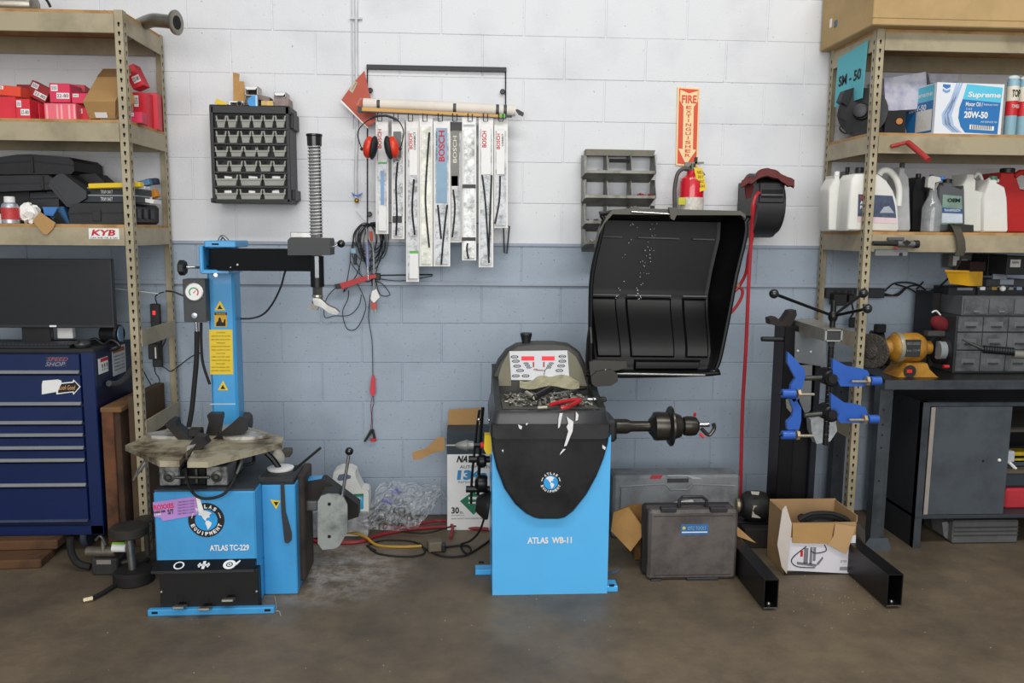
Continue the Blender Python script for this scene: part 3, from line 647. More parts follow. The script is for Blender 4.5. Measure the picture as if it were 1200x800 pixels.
# ---------------------------------------------------------------- hanging rack of wiper blades
YR = -.16
rk = T('wire_rack', 'black wire wall rack holding packaged wiper blades', 'rack', at(510, 290, -.1))
RK = mat('232427', .4, .4, .1, name='rack_black')
MB().pb(429.5, 77, 593.5, 82.5, -.02, .018, .001).build('top_bar', RK, rk)
MB().ptube([(430.5, 80), (430.5, 292)], -.012, .003, 8, 1).build('side_wire', RK, rk)
MB().ptube([(592.5, 80), (592.5, 140), (592.5, 264)], -.012, .003, 8, 1).build('side_wire', RK, rk)
for (x, y) in ((434, 106), (589, 107.5), (433, 251)):
    MB().lathe([(0, .012), (.004, .013), (.007, .009)], at(x, y, -.014), (0, -1, 0)).build('washer', mat('3a3a3c', .4, .6), rk)
MB().ptube([(430, 263, -.02), (470, 260, -.03), (590, 262, -.03)], 0, .0022, 6, 1).build('cross_wire', RK, rk)
MB().ptube([(592.5, 264), (597, 265), (594, 297), (591, 296), (590, 264)], -.03, .0038, 8, 1).build('hook_end', RK, rk)
HX = [445, 464, 481, 498, 516, 533, 551, 569, 587]
for x in HX:
    B = MB(); B.tube([at(x-2, 133, -.02), at(x-2, 133, YR+.04), at(x-2.5, 133, YR-.03), at(x-2.5, 142, YR-.03)], .0022, 6, 1)
    B.tube([at(x+2, 133, -.02), at(x+2, 133, YR+.04), at(x+2.5, 134, YR-.03), at(x+2.5, 142, YR-.03), at(x-2.5, 142, YR-.03)], .0022, 6, 1)
    B.build('hook', RK, rk)
CLR = mat('b4b9be', .12, 0, .35, 26, name='blister_plastic', coat=.6, dirt='4a5056'); CLR2 = mat('b0b4b8', .12, 0, .45, 30, name='dark_blister', coat=.6, dirt='1e2022')
BLADE = mat('17181a', .4, 0, name='wiper_rubber')
def wiper(x0, x1, y0, y1, Y, label, body=CLR, txt=None, cw=WHITE, ty=None, lean=0, parts=(), blade=None, cardc=PAPER, vtext=None):
    r = T('wiper_blade_pack', label, 'wiper pack', at((x0+x1)/2, y1, Y), 0, 'packaged wiper blades on the rack')
    e = lean
    sh_ = MB().pr([(x0, y0), (x1, y0), (x1+e, y1), (x0+e, y1)], Y, .018).build('backing_card', cardc, r)
    MB().pr([(x0+2, y0+14), (x1-2, y0+14), (x1-2+e, y1-3), (x0+2+e, y1-3)], Y-.010, .010).build('blister', body, r)
    for (a, b, c, d, m, nm) in parts:
        f_ = lambda y: e*(y-y0)/(y1-y0)
        MB().pr([(a+f_(b), b), (c+f_(b), b), (c+f_(d), d), (a+f_(d), d)], Y-.0122, .002).build(nm, m, r)
    for bl in (blade or []): MB().ptube(bl, Y-.013, .0045, 6).build('wiper_blade', BLADE, r)
    if vtext:
        for (s_, cx, a, b, wpx, m) in vtext:
            p = at(cx, (a+b)/2, Y-.0125); text(s_, (p.x, Y-.0125, p.z), (b-a)*sc(Y), wpx*sc(Y), m, r, xd=(0, 0, 1), zd=(-1, 0, 0), off=.02)
    return r
wiper(440.5, 455, 138, 274, YR+.03, 'wiper blade pack at the left behind the ear muffs, blue tinted window', CLR, parts=[(443, 190, 453, 192, mat('52b84c', .5), 'green_edge'), (443, 144, 454, 189, WHITE, 'print_card'), (444, 242, 452.5, 270, WHITE, 'lower_card'), (446, 200, 450, 240, mat('6c94c4', .3), 'tinted_window')], vtext=[('BOSCH', 445, 152, 173, 4, REDP)])
wiper(459, 474, 142, 280, YR+.035, 'wiper blade pack second from the left with dark cap and clip', CLR2, parts=[(461, 154, 470, 184, mat('5c5e62', .4), 'print_card'), (460, 253, 471, 261, BLACKP, 'clip')], blade=[[(466, 190), (464, 215), (465, 250), (464, 276)]])
wiper(476, 491, 139, 330, YR+.02, 'longest wiper blade pack of the row, hanging lowest with a white tag', CLR2, parts=[(480, 150, 489, 205, WHITE, 'print_card'), (480, 297, 490, 326, WHITE, 'lower_card'), (480, 294, 490, 297, mat('5cb84c', .5), 'green_edge')], blade=[[(485, 210), (483, 245), (486, 275)]], vtext=[('BOSCH', 480.5+1, 157, 174, 4, REDP), ('CONNECT', 486, 155, 175, 2.5, PRINT)])
wiper(491.5, 507, 134, 312, YR+.005, 'cream backed wiper blade pack fourth from the left, long curved blade', mat('d8d8c8', .14, 0, .2, 12, coat=.6, dirt='82867a'), blade=[[(503, 155), (499, 215), (499, 245), (503, 290)]], parts=[(494, 196, 502, 200, WHITE, 'print_strip'), (494, 208, 502, 212, WHITE, 'print_strip')])
wiper(507, 513, 170, 248, YR+.03, 'narrow red wiper pack squeezed beside the blue topped one', mat('c8283a', .4), cardc=RED, lean=2)
wiper(508, 527.5, 142, 312, YR+.0, 'wiper blade pack with a blue header printed in red letters', CLR, parts=[(511, 150, 524, 238, mat('7e9fb8', .4), 'blue_header')], blade=[[(524, 240), (520, 275), (517, 310)], [(513, 240), (517, 280)]], vtext=[('BOSCH', 517.5, 154, 188, 7, REDP), ('wiper blades', 511.8, 155, 187, 1.6, PRINT)])
wiper(527.5, 541, 146, 284, YR+.03, 'dark headed wiper blade pack in the middle of the row', CLR2, parts=[(525.5, 143, 542, 153, BLACKP, 'header_clip'), (529, 153, 538, 218, mat('6d6e68', .35, 0, .3, 40), 'print_card'), (529, 206, 536.5, 219, WHITE, 'lower_card')], blade=[[(531, 222), (533, 245), (530, 278)]], vtext=[('BOSCH', 533, 160, 190, 4.5, mat('d8d2c0', .6))])
wiper(541.5, 558, 137, 305, YR-.005, 'shiny silver wiper blade pack with two black clips', mat('d4d8d8', .1, 0, .3, 26, coat=.8, dirt='55584a'), parts=[(542, 216, 557.5, 220.5, BLACKP, 'clip'), (541, 278, 557.5, 282, BLACKP, 'clip'), (543, 143, 557, 146, mat('a8acae', .3, .5), 'top_bar')], blade=[[(548, 285), (547, 292), (549, 303)]])
wiper(561, 578, 137, 313, YR-.002, 'wiper blade pack second from the right with spread blade arms', CLR, parts=[(564, 148, 575, 204, WHITE, 'print_card')], blade=[[(565, 205), (569, 240), (573, 308)], [(576, 205), (574, 260), (573, 300)]], vtext=[('BOSCH', 567.5, 154, 172, 5, REDP)])
wiper(579, 595, 139, 267, YR+.02, 'rightmost wiper blade pack of the row with white print card', CLR, parts=[(582, 151, 591, 204, WHITE, 'print_card')], blade=[[(586, 206), (585, 235), (580, 262)]], vtext=[('BOSCH', 584, 157, 174, 4, REDP), ('CONNECT', 589, 157, 171, 2, PRINT)])
# level and tube lying on the hooks
lv = T('spirit_level', 'long amber and black spirit level lying across the rack hooks', 'level', at(508, 135, YR))
s0 = at(424, 128.5, YR-.01); s1 = at(600, 137, YR-.01)
def slant(a, b, hgt, Y, dep, m, name, root):
    return MB().pr([(a[0], a[1]), (b[0], b[1]), (b[0], b[1]+hgt), (a[0], a[1]+hgt)], Y, dep).build(name, m, root)
slant((423, 125.5), (592, 134.5), 4, YR-.012, .03, mat('c8912a', .35, 0, .15), 'body', lv)
slant((423, 129.5), (592, 137.5), 1.2, YR-.013, .032, mat('4a4034', .4), 'edge', lv)
slant((419, 124.5), (424, 124.8), 6.5, YR-.014, .034, BLACKP, 'end_cap', lv); slant((586, 133), (592, 133.3), 4.5, YR-.0145, .034, mat('62b83e', .4), 'vial', lv); slant((592, 134.5), (600, 135), 2, YR-.012, .03, BLACKP, 'end_cap', lv)
rt = T('paper_roll', 'white rolled sheet bound with dark bands above the level', 'roll', at(515, 130, -.08))
a, e = at(424, 122, -.11), at(604, 130, -.11)
MB().tube([at(426, 121.5, -.11), at(510, 125, -.11), at(604, 130, -.11)], 6.2*sc(-.11), 16, 2).build('roll', mat('dcd6cc', .8, 0, .08), rt)
for x in (442, 531, 581, 590): MB().cyl(at(x, 122+(x-426)*.046, -.11), at(x+3.6, 122+(x-423)*.046, -.11), 6.6*sc(-.11)).build('band', mat('3c3d42', .5), rt)
MB().pr([(604, 128), (607, 128), (614, 132), (613, 136), (608, 134)], -.12, .02).build('end_loop', BLACKP, rt)
# red card
rc = T('sanding_disc_card', 'faded red fan shaped card stuck behind the rack at the left', 'card', at(425, 148, -.07))
MB().pr([(427, 82.5), (425, 85), (414, 97), (400, 117), (431, 149), (443, 140), (433, 110)], -.07, .003).build('card', mat('b4503c', .6, 0, .1), rc)
MB().pr([(400, 117), (399, 119), (431, 150.5), (432, 148.5)], -.069, .004).build('edge', PAPER, rc)
MB().pr([(415, 94), (419, 97), (413, 109), (409, 105.5)], -.0712, .001).build('label_panel', mat('c2b8a0', .6), rc)
text('GATOR', (at(421, 119, -.07).x, -.0715, at(421, 119, -.07).z), .04, .011, mat('d8b49c', .6), rc, xd=(.55, 0, .83), zd=(-.83, 0, .55))
text('finishing', (at(415, 101, -.07).x, -.0725, at(415, 101, -.07).z), .04, .008, PRINT, rc, xd=(.5, 0, .86), zd=(-.86, 0, .5))
# ear muffs
em = T('ear_muffs', 'red and black ear muffs hanging at the left of the rack', 'ear muffs', at(446, 186, -.2))
for x, sg in ((432, -1), (461, 1)):
    cc = at(x, 172.5, -.22); s_ = sc(-.22)
    MB().ball((cc.x, cc.y, cc.z), 12.5*s_, 18, (.52, .8, 1)).rot(-10*sg, 'Y', cc).build('cup', mat('d8381e', .35, 0, .05), em)
    cc2 = at(x-5.5*sg, 173, -.22)
    MB().ball((cc2.x, cc2.y, cc2.z), 13.5*s_, 18, (.36, .85, 1)).rot(-10*sg, 'Y', cc2).build('cushion', mat('202124', .6), em)
    MB().ball(at(x+8*sg, 174.5, -.22), .008).build('pivot', BLACKP, em)
MB().ptube([(424, 174.5), (419, 157), (425, 146), (436, 138)], -.22, .0028, 6).build('wire', RK, em)
MB().ptube([(469, 174.5), (473, 157), (470, 146), (463, 138)], -.22, .0028, 6).build('wire', RK, em)
MB().ptube([(434, 139.5), (440, 136), (447, 135.5), (455, 136), (465, 140)], -.22, .006, 8).build('headband', BLACKP, em)
# ---------------------------------------------------------------- cable bundle on the wall
cb = T('test_lead_bundle', 'tangle of black test leads hanging on a nail under the rack', 'cable', at(433, 365, -.05))
rnd = random.Random(11)
loops = [[(433, 262), (424, 262), (416, 272), (412, 290), (411, 305), (418, 318), (426, 325)],
 [(433, 262), (420, 266), (414, 282), (413, 300), (420, 312), (423, 322), (430, 330), (437, 327)],
 [(434, 261), (446, 264), (452, 275), (451, 292), (445, 305), (441, 325), (446, 345), (457, 345), (447, 332), (436, 328), (430, 320)],
 [(434, 261), (445, 261), (453, 268), (455, 283), (450, 300), (438, 308), (431, 322)],
 [(434, 262), (447, 268), (449, 282), (440, 296), (431, 280), (428, 268)],
 [(434, 262), (443, 266), (448, 278), (444, 290), (436, 296), (434, 310), (436, 335)],
 [(434, 262), (425, 268), (420, 280), (424, 296), (419, 320), (410, 332), (403, 342), (406, 330), (411, 305)],
 [(409, 340), (408, 350), (402, 366), (407, 385), (419, 384), (428, 362), (425, 345), (417, 330)],
 [(424, 345), (420, 358), (409, 369), (392, 370), (380, 371), (382, 350), (395, 336), (404, 334)],
 [(432, 318), (427, 306), (424, 290), (419, 275)]]
for k in range(9):
    rx_, ry_ = rnd.uniform(11, 19), rnd.uniform(15, 27); cx_ = 433+rnd.uniform(-4, 4)
    loops.append([(cx_+rx_*math.sin(2*PI*i/10), 262+ry_-ry_*math.cos(2*PI*i/10)+(i == 10)*1) for i in range(11)])
for l in loops:
    MB().tube([at(x+rnd.uniform(-.6, .6), y, -.03-.006*rnd.random()*(1+(i % 3))) for i, (x, y) in enumerate(l)], .0023, 6, 6).build('lead', BLACKP, cb)
MB().ptube([(417, 247), (424, 256), (431, 262), (434, 266)], -.015, .0016, 6, 2).build('hook_string', mat('c8c8c8', .6), cb)
MB().pb(411, 291, 417, 297, -.045, .015, .002).build('connector', mat('8cb4c8', .4), cb); MB().pb(414.5, 298, 418, 310, -.045, .015, .003, (0, 5, 0)).build('connector', BLACKP, cb)
tl = T('test_light', 'long test probe with blue clear handle hanging in the lead tangle', 'probe', at(431, 330, -.06))
MB().cyl(at(430, 286, -.06), at(431, 312, -.06), .008).build('handle', mat('8890b8', .3), tl); MB().cyl(at(431, 312, -.06), at(431.5, 328, -.06), .004).build('tip', CHROME, tl)
MB().cyl(at(430, 268, -.05), at(430, 286, -.06), .004).build('neck', STEEL, tl)
gw = T('trouble_cord', 'grey hanging cord ending in an orange plug and white tag', 'cord', at(437, 365, -.05))
MB().ptube([(434, 272), (437, 290), (438, 310), (438, 340), (437, 352)], -.045, .0045, 8).build('cord', mat('9a9c9c', .5), gw)
MB().cyl(at(434.5, 271, -.045), at(435.5, 282, -.045), .007).build('collar', mat('d0482c', .5), gw)
MB().pr([(436, 341), (441, 338.5), (445, 348), (438, 355), (434, 350)], -.055, .002).build('paper_tag', PAPER, gw)
MB().pr([(434.5, 354), (441, 355), (441, 362), (436, 363)], -.06, .018).build('plug', mat('c8503a', .5), gw)
for x in (436.5, 440): MB().pb(x-.5, 362, x+.5, 366, -.055, .004, 0).build('prong', STEEL, gw)
rc2 = T('red_tool', 'red handled crimping tool resting on the wall rail', 'tool', at(425, 335, -.06))
MB().pr([(398, 332), (401, 338.5), (424, 330.5), (434, 327), (441, 325), (440, 321), (420, 325), (408, 329)], -.055, .02).build('handle', mat('c22a30', .4), rc2)
MB().pr([(392, 333), (399, 332), (401, 338), (394, 339)], -.053, .016).build('nose', BLACKP, rc2); MB().pb(436, 320, 446, 328, -.05, .015, .004).build('head', BLACKP, rc2)
an = T('rail_rod', 'thin black spring rod lying on the wall rail under the wipers', 'rod', at(470, 324, -.02))
MB().ptube([(440, 322.5), (507, 321.5)], -.02, .0035, 8, 1).build('rod', RK, an); MB().ptube([(440, 326), (470, 329), (507, 323)], -.02, .002, 6).build('rod', RK, an)
# hanging fused lead
fl_ = T('test_lead', 'single black lead with red inline fuse and small clips, hanging down', 'cable', at(435, 515, -.02))
MB().ptube([(434, 345), (432, 372), (436, 400), (437, 440)], -.02, .002, 6).build('lead', BLACKP, fl_)
MB().ptube([(437, 462), (434.5, 475), (435.5, 490), (434, 505)], -.02, .0016, 6).build('lead', mat('a03038', .5), fl_); MB().ptube([(437.5, 462), (438, 472), (436, 482), (436.5, 504)], -.02, .0016, 6).build('lead', BLACKP, fl_)
MB().pr([(435, 443), (436, 440), (438, 440), (439.5, 444), (440, 460), (438, 464), (435, 463), (433.5, 458)], -.03, .014).build('fuse_holder', mat('d23a48', .4), fl_)
MB().pr([(434, 503), (437, 506), (428, 518), (426, 517)], -.025, .008).build('clip', BLACKP, fl_); MB().pr([(435, 503), (438, 503), (441, 516), (438, 517)], -.025, .008).build('clip', BLACKP, fl_)
lab(MB().pb(433.5, 514, 441, 517, -.03, .008, .001).build('clip_boot', RED, fl_), 'red rubber clip boot')
# ---------------------------------------------------------------- grey steel bin rack
GB = mat('87877f', .45, .35, .25, 10, name='worn_zinc', dirt='5f5a4e')
gr = T('bin_rack', 'grey steel pigeonhole rack screwed to the wall', 'rack', at(725, 285, -.06))
YG = -.15
MB().pb(684.5, 180, 768, 286, -.012, .01, .001).build('back_plate', mat('b6b8bc', .5, .2, .15, 6), gr)
rowsy = [(184, 203), (213, 232), (243, 262), (271, 286)]
for x in (684.5, 711, 739, 767):
    B = MB()
    for (a, b) in rowsy:
        p = [at(x, a-2, 0).z, at(x, b+2, 0).z]; t0 = at(x, a-2, YG+.04); t1 = at(x, b, YG)
        B.ext([(-.012, p[0]), (YG+.04, t0.z), (YG, at(x, b-2, YG).z), (YG, t1.z), (-.012, at(x, b+6, -.012).z)], 'x', t0.x, t0.x+.003)
    B.build('divider', GB, gr)
MB().pb(683.5, 181, 687, 288, -.055, .055, .001).build('side_rail', GB, gr)
for i, (a, b) in enumerate(rowsy):
    xl, xr = at(686, b, YG).x, at(768, b, YG).x
    zf = at(725, b, YG).z; zt = at(725, b-3.5, YG).z
    B = MB().box(xl, xr, YG, YG+.003, zf, zt, .0005)
    zb2 = at(725, b+9.5, YG+.05).z
    B.add([(xl, YG, zf), (xr, YG, zf), (xr, -.012, zb2), (xl, -.012, zb2), (xl, YG+.003, zf+.003), (xr, YG+.003, zf+.003), (xr, -.012, zb2+.003), (xl, -.012, zb2+.003)], [(0, 1, 2, 3), (4, 7, 6, 5), (0, 4, 5, 1)])
    B.build('shelf', GB, gr)
MB().pr([(687, 174.5), (768, 176), (766, 183), (687, 182)], -.075, .07).build('top_lip', mat('6d695c', .5, .3, .3, 12), gr)
rnd = random.Random(2)
def bits(x0, x1, y, m, n, Y=-.10, rr=.006):
    B = MB()
    for i in range(n):
        p = at(rnd.uniform(x0, x1), y-rnd.uniform(0, 3), Y+rnd.uniform(-.03, .02)); B.cyl(p, p+Vector((rnd.uniform(-1, 1), rnd.uniform(-1, 1), rnd.uniform(-.2, .6))).normalized()*rr*1.6, rr*.8, n=6)
    return B
tag(solo(bits(743, 765, 231, RED, 26), 'red_fittings', mat('9a3a36', .5, .2), 'dark red small fittings heaped in the second row, right hole', 'fittings'), kind='stuff')
tag(solo(bits(690, 706, 261, RED, 14, rr=.008), 'bolts', STEEL, 'few steel bolts in the third row, left hole', 'bolts'), kind='stuff')
tag(solo(bits(690, 706, 285, RED, 20, rr=.007), 'washers', mat('a8988a', .4, .6), 'small brass and steel bits in the bottom row', 'fittings'), kind='stuff')
tag(solo(bits(690, 702, 202, RED, 6), 'screws', STEEL, 'few screws in the top left hole', 'screws'), kind='stuff')
lab(MB().pb(714, 186, 738, 190.5, YG+.03, .004, 0).build('slot_back', DARK, gr), 'dark slot')
# ---------------------------------------------------------------- fire sign and extinguisher
YS = -.008
fs = T('fire_sign', 'red and cream FIRE EXTINGUISHER arrow sign on the white wall', 'sign', at(806, 195, YS))
OR = mat('d84a2c', .5, 0, .03, name='sign_orange'); CR = mat('f0d3a0', .6, 0, .03, name='sign_cream')
MB().pr([(794, 101.5), (820, 103.5), (817.5, 195.5), (792, 193.5)], YS, .004).build('plate', CR, fs)
MB().pr([(796, 103.5), (818.5, 105), (816, 193.5), (793.8, 191.5)], YS-.0008, .0008).build('red_field', OR, fs)
MB().pr([(797.5, 105), (807.5, 109.5), (817.8, 106.5), (817.5, 119), (813, 125.5), (812, 175), (816, 175.5), (804, 193), (795, 174), (800, 174.5), (801, 125), (796.5, 117)], YS-.0014, .0006).build('arrow', CR, fs)
def vch(ch, x, y, w_, h_): ptext(ch, x-w_/2, y-h_/2, x+w_/2, y+h_/2, YS-.0016, OR, fs, off=.015)
ptext('FIRE', 799, 111.5, 816.5, 121, YS-.0016, OR, fs, off=.03)
for i, ch in enumerate('EXTINGUISHER'): vch(ch, 807.2-i*.13, 125.8+i*5.1, 1.2 if ch == 'I' else 6.4, 3.7)
ex = T('fire_extinguisher', 'red fire extinguisher with yellow tag hung below the sign', 'extinguisher', at(808, 280, -.09))
s_ = sc(-.09); c0 = at(809, 262, -.09); zz = lambda y: at(809, y, -.09).z
MB().lathe([(0, 13*s_), (.01, 14*s_), (zz(214)-zz(275), 14.2*s_), (zz(209)-zz(275), 12.5*s_), (zz(205)-zz(275), 7*s_), (zz(200)-zz(275), 6*s_)], (c0.x, -.09, zz(275)), (0, 0, 1), 28).build('cylinder', mat('cf1a2e', .25, 0, .03, coat=.6), ex)
MB().lathe([(0, 14.35*s_), (zz(231.5)-zz(246), 14.35*s_)], (c0.x, -.09, zz(246)), (0, 0, 1), 28).build('label_band', mat('dcd8cc', .5, 0, .3, 50), ex)
lab(MB().pb(795, 231.5, 803.5, 240, -.09-14.5*s_, .006, .001).build('label_panel', mat('c8c02c', .5), ex), 'yellow panel of the label')
MB().cyl((c0.x, -.09, zz(202)), (c0.x, -.09, zz(192)), 3.5*s_).build('valve', GREYST, ex)
MB().pr([(803, 190), (825, 189.5), (825, 191.5), (812, 193), (803, 195)], -.1, .02).build('lever', mat('77756c', .4, .6), ex)
MB().pr([(803, 196), (823, 200), (827, 205), (824, 206), (803, 200)], -.1, .018).build('carry_handle', mat('5f5d56', .4, .6), ex)
MB().pb(814, 184, 817.5, 192, -.1, .01, .001).build('pin', BLACKP, ex)
MB().ptube([(808, 198), (800, 198), (794, 204), (791, 218), (790.5, 232), (791, 250)], -.12, 2.3*s_, 12).build('hose', mat('4a4a46', .5), ex)
tgm = MB().pr([(813, 196), (823, 197), (828, 222), (819, 225)], -.145, .0015).build('inspection_tag', YEL, ex)
for k in range(4): ptext(('NEU', '2017', 'AB-C', '0341')[k], 817+k*.7, 200+k*5.4, 823.5+k*.7, 203.5+k*5.4, -.1455, PRINT, ex, tgm)
MB().pb(798, 268, 820, 272, -.03, .03, .001).build('wall_bracket', STEEL, ex)
# ---------------------------------------------------------------- hose reel with cloth
hr = T('hose_reel', 'black wall air hose reel with a red hose', 'hose reel', at(900, 280, -.12))
YH = -.34
HB = mat('26272a', .45, 0, .2, 10, name='reel_black')
# drum seen nearly edge on: an upright rounded case whose side turns to the right
c = at(893, 240, -.2); s_ = sc(-.25)
B = MB(); hz = 40*s_
pf = [(YH+.0, .0)]
outl = []
zc0 = at(896, 241, -.2).z
for i in range(24):
    a = 2*PI*i/24; outl.append((-.19+.15*math.cos(a), zc0+.155*math.sin(a)))
xl, xr = at(883, 240, -.27).x, at(905, 240, -.2).x
B.ext(outl, 'x', xl, xr).build('drum_case', HB, hr)
MB().ext([(-.19+.13*math.cos(2*PI*i/24), zc0+.135*math.sin(2*PI*i/24)) for i in range(24)], 'x', xr, xr+.022).build('side_cover', HB, hr)
MB().box(xl-.002, xr+.004, YH-.005, YH+.09, at(890, 238, YH).z, at(890, 213, YH).z, .006).build('hose_guide', HB, hr)
MB().box(xl+.01, xr-.006, YH-.0062, YH-.004, at(890, 232, YH).z, at(890, 222, YH).z).build('guide_opening', DARK, hr)
MB().box(xl+.005, xr-.003, YH-.012, YH-.006, at(890, 229.5, YH).z, at(890, 227, YH).z, .001).build('roller', GREYST, hr)
MB().box(xl+.01, xr-.01, -.05, 0, zc0-.1, zc0+.12, .004).build('wall_bracket', BLACKM, hr)
MB().box(xr+.022, xr+.024, -.25, -.17, zc0-.01, zc0+.03).build('badge', mat('d05a50', .5), hr)
HR = mat('b82a34', .45, 0, .15, 10, name='red_hose')
MB().ptube([(889, 226, YH+.0), (885, 231, YH-.02), (882, 245, YH-.02), (880, 280, -.3), (877, 340, -.28), (874, 410, -.25), (870, 480, -.22), (868, 560, -.2), (866, 606, -.22), (862, 617, -.28)], 0, .0088, 10).build('hose', HR, hr)
lab(MB().ptube([(886, 240, -.3), (881, 280, -.25), (877, 300, -.22), (874, 320, -.18), (866, 335, -.16), (855, 348, -.16), (846, 362, -.15), (843, 372, -.15), (850, 372, -.15), (862, 360, -.15), (869, 348, -.15), (870, 340, -.15), (866, 336, -.15)], 0, .008, 10).build('hose', HR, hr), 'looped end of the red hose behind the hood')
MB().ptube([(861, 333), (866, 336), (864, 331)], -.16, .008, 8).build('cord_tie', mat('a89070', .6), hr)
cl = T('red_rag', 'dark red shop rag draped over the hose reel', 'rag', at(897, 213, -.25))
B = MB(); nu, nv = 16, 8; rnd = random.Random(4)
for j in range(nv+1):
    for i in range(nu+1):
        u = i/nu; v = j/nv; x = 869+u*62; top = 199+abs(u-.5)**1.5*34-(2 if .3 < u < .7 else 0)
        p = at(x, top+v*(9+4*abs(u-.5))*(1 if .15 < u < .9 else .8), -.18-.2*v-.015*math.sin(u*19+v*4))
        p.z += rnd.uniform(-.003, .003); B.v.append(p)
for j in range(nv):
    for i in range(nu): a = j*(nu+1)+i; B.f.append((a, a+1, a+nu+2, a+nu+1))
n_ = len(B.v); B.v += [v+Vector((0, .006, -.006)) for v in B.v]; B.f += [tuple(k+n_ for k in f[::-1]) for f in B.f]
B.build('cloth', mat('6e2420', .9, 0, .35, 20, bump=.2), cl)
MB().pr([(873, 216), (879, 212), (884, 218), (880, 232), (875, 233)], -.33, .012).build('hanging_corner', mat('5c1f1c', .9), cl)
# ---------------------------------------------------------------- tyre changer
def emblem(cx, cy_, r_, Y, root, ring=True):
    c = at(cx, cy_, Y); s_ = sc(Y); R_ = r_*s_
    o = MB().lathe([(0, R_), (.001, R_)], (c.x, Y, c.z), (0, -1, 0), 48).build('emblem', PRINT, root)
    lab(MB().lathe([(0, R_*.62), (.0004, R_*.62)], (c.x, Y-.001, c.z), (0, -1, 0), 40).build('globe', mat('2c9fe4', .4), root, o), 'blue globe')
    L = MB(); yy = Y-.0018
    def arc(word, a0, a1, top):
        n = len(word)
        for i, ch in enumerate(word):
            a = math.radians(a0+(a1-a0)*i/(n-1)); d = Vector((math.cos(a), 0, math.sin(a))); t = Vector((math.sin(a), 0, -math.cos(a))) if top else Vector((-math.sin(a), 0, math.cos(a)))
            text(ch, Vector((c.x, yy+.0012, c.z))+d*R_*.80, R_*(.06 if ch == 'I' else .17), R_*.22, None, root, xd=t, zd=d if top else -d, mb=L, off=.04)
    arc('ATLAS', 128, 52, True); arc('EQUIPMENT', 203, 337, False)
    for s in (-1, 1):
        for a in (158,): 
            for k in range(5):
                an = math.radians(170-k*5); L.box(c.x+s*-math.cos(an)*R_*.8*-1-.0008*2, c.x+s*math.cos(an)*R_*.8+.0016, yy-.0003, yy, c.z+math.sin(an)*R_*.8-.001, c.z+math.sin(an)*R_*.8+.0022)
    for poly in ([(-.42, .38), (-.30, .52), (-.05, .56), (.15, .50), (.32, .40), (.18, .30), (.20, .16), (.05, .14), (-.02, .02), (.02, -.04), (-.05, -.04), (-.18, .12), (-.25, .28), (-.40, .30)],
                 [(-.02, -.05), (.12, -.02), (.30, -.16), (.24, -.34), (.12, -.50), (.06, -.56), (.02, -.36), (-.06, -.18)]):
        L.prism([(c.x+x*R_, c.z+z*R_) for x, z in poly], yy-.0003, yy)
    L.build('emblem_print', WHITE, root, o)
    return o
YT1 = -1.06
ty = T('tire_changer', 'blue tyre changing machine with turntable and black swing arm', 'machine', (-.93, -.85, 0), .8)
TB = mat('3f9bd6', .42, 0, .12, 5, name='changer_blue', coat=.2)
zt_ = at(240, 576, YT1).z
xl, xr = at(180.5, 615, YT1).x, at(298.5, 615, YT1).x
MB().box(xl, xr, YT1, -.46, at(240, 668, YT1).z, zt_, .006).build('cabinet', TB, ty)
MB().box(xl+.03, xr, YT1+.005, -.46, .004, at(240, 668, YT1).z, .003).build('lower_cabinet', TB, ty)
lab(MB().box(xl+.002, xr-.002, YT1+.004, -.47, zt_, zt_+.008, .002).build('top_plate', mat('3e464c', .5, .2, .3, 12), ty), 'grimy dark top of the cabinet')
za, zb = at(240, 655, YT1).z, at(240, 671, YT1-.05).z
xl2, xr2 = at(182, 660, YT1).x, at(300, 660, YT1).x
MB().ext([(YT1-.001, za), (YT1-.048, zb+.01), (YT1-.05, zb), (YT1-.001, zb)], 'x', xl2-.002, xr2).build('pedal_cover', BLACKM, ty)
MB().box(at(187, 690, YT1-.035).x, at(302, 690, YT1-.035).x, YT1-.038, YT1+.01, .003, zb+.004, .002).build('pedal_panel', mat('0b0b0c', .5), ty)
for x in (188.5, 299.5): MB().ball(at(x, 693, YT1-.039), .006).build('screw', STEEL, ty)
# pictograms on the pedal cover: built on the slanted face
def slantpt(px, v): return Vector((at(px, 662, YT1-.025).x, YT1-.049*v-.0015, za+(zb+.01-za)*v))
nrm = Vector((0, -(za-zb-.01), -.048)).normalized()*-1
P = MB()
for k in range(24):
    a0, a1 = 2*PI*k/24, 2*PI*(k+1)/24; q = [slantpt(209+r_*math.cos(a)*1, .5-r_*math.sin(a)*.055) for r_, a in ((6.3, a0), (4.6, a0), (4.6, a1), (6.3, a1))]; P.add(q, [(0, 1, 2, 3)])
P.build('pictogram', WHITE, ty)
P = MB()
for (a, b, c, d) in ((231, .42, 245, .58), (236.3, .15, 239.7, .85), (242, .3, 244, .7), (232, .3, 234, .7)): P.add([slantpt(a, b), slantpt(c, b), slantpt(c, d), slantpt(a, d)], [(0, 1, 2, 3)])
P.build('pictogram', WHITE, ty)
P = MB()
for k in range(24):
    a0, a1 = 2*PI*k/24, 2*PI*(k+1)/24
    for ra, rb in ((7.5, 4), (2.6, 1.2)): P.add([slantpt(268+r_*math.cos(a), .5-r_*math.sin(a)*.055) for r_, a in ((ra, a0), (rb, a0), (rb, a1), (ra, a1))], [(0, 1, 2, 3)])
P.add([slantpt(275, .35), slantpt(279, .1), slantpt(280, .2), slantpt(276, .6)], [(0, 1, 2, 3)])
P.build('pictogram', WHITE, ty)
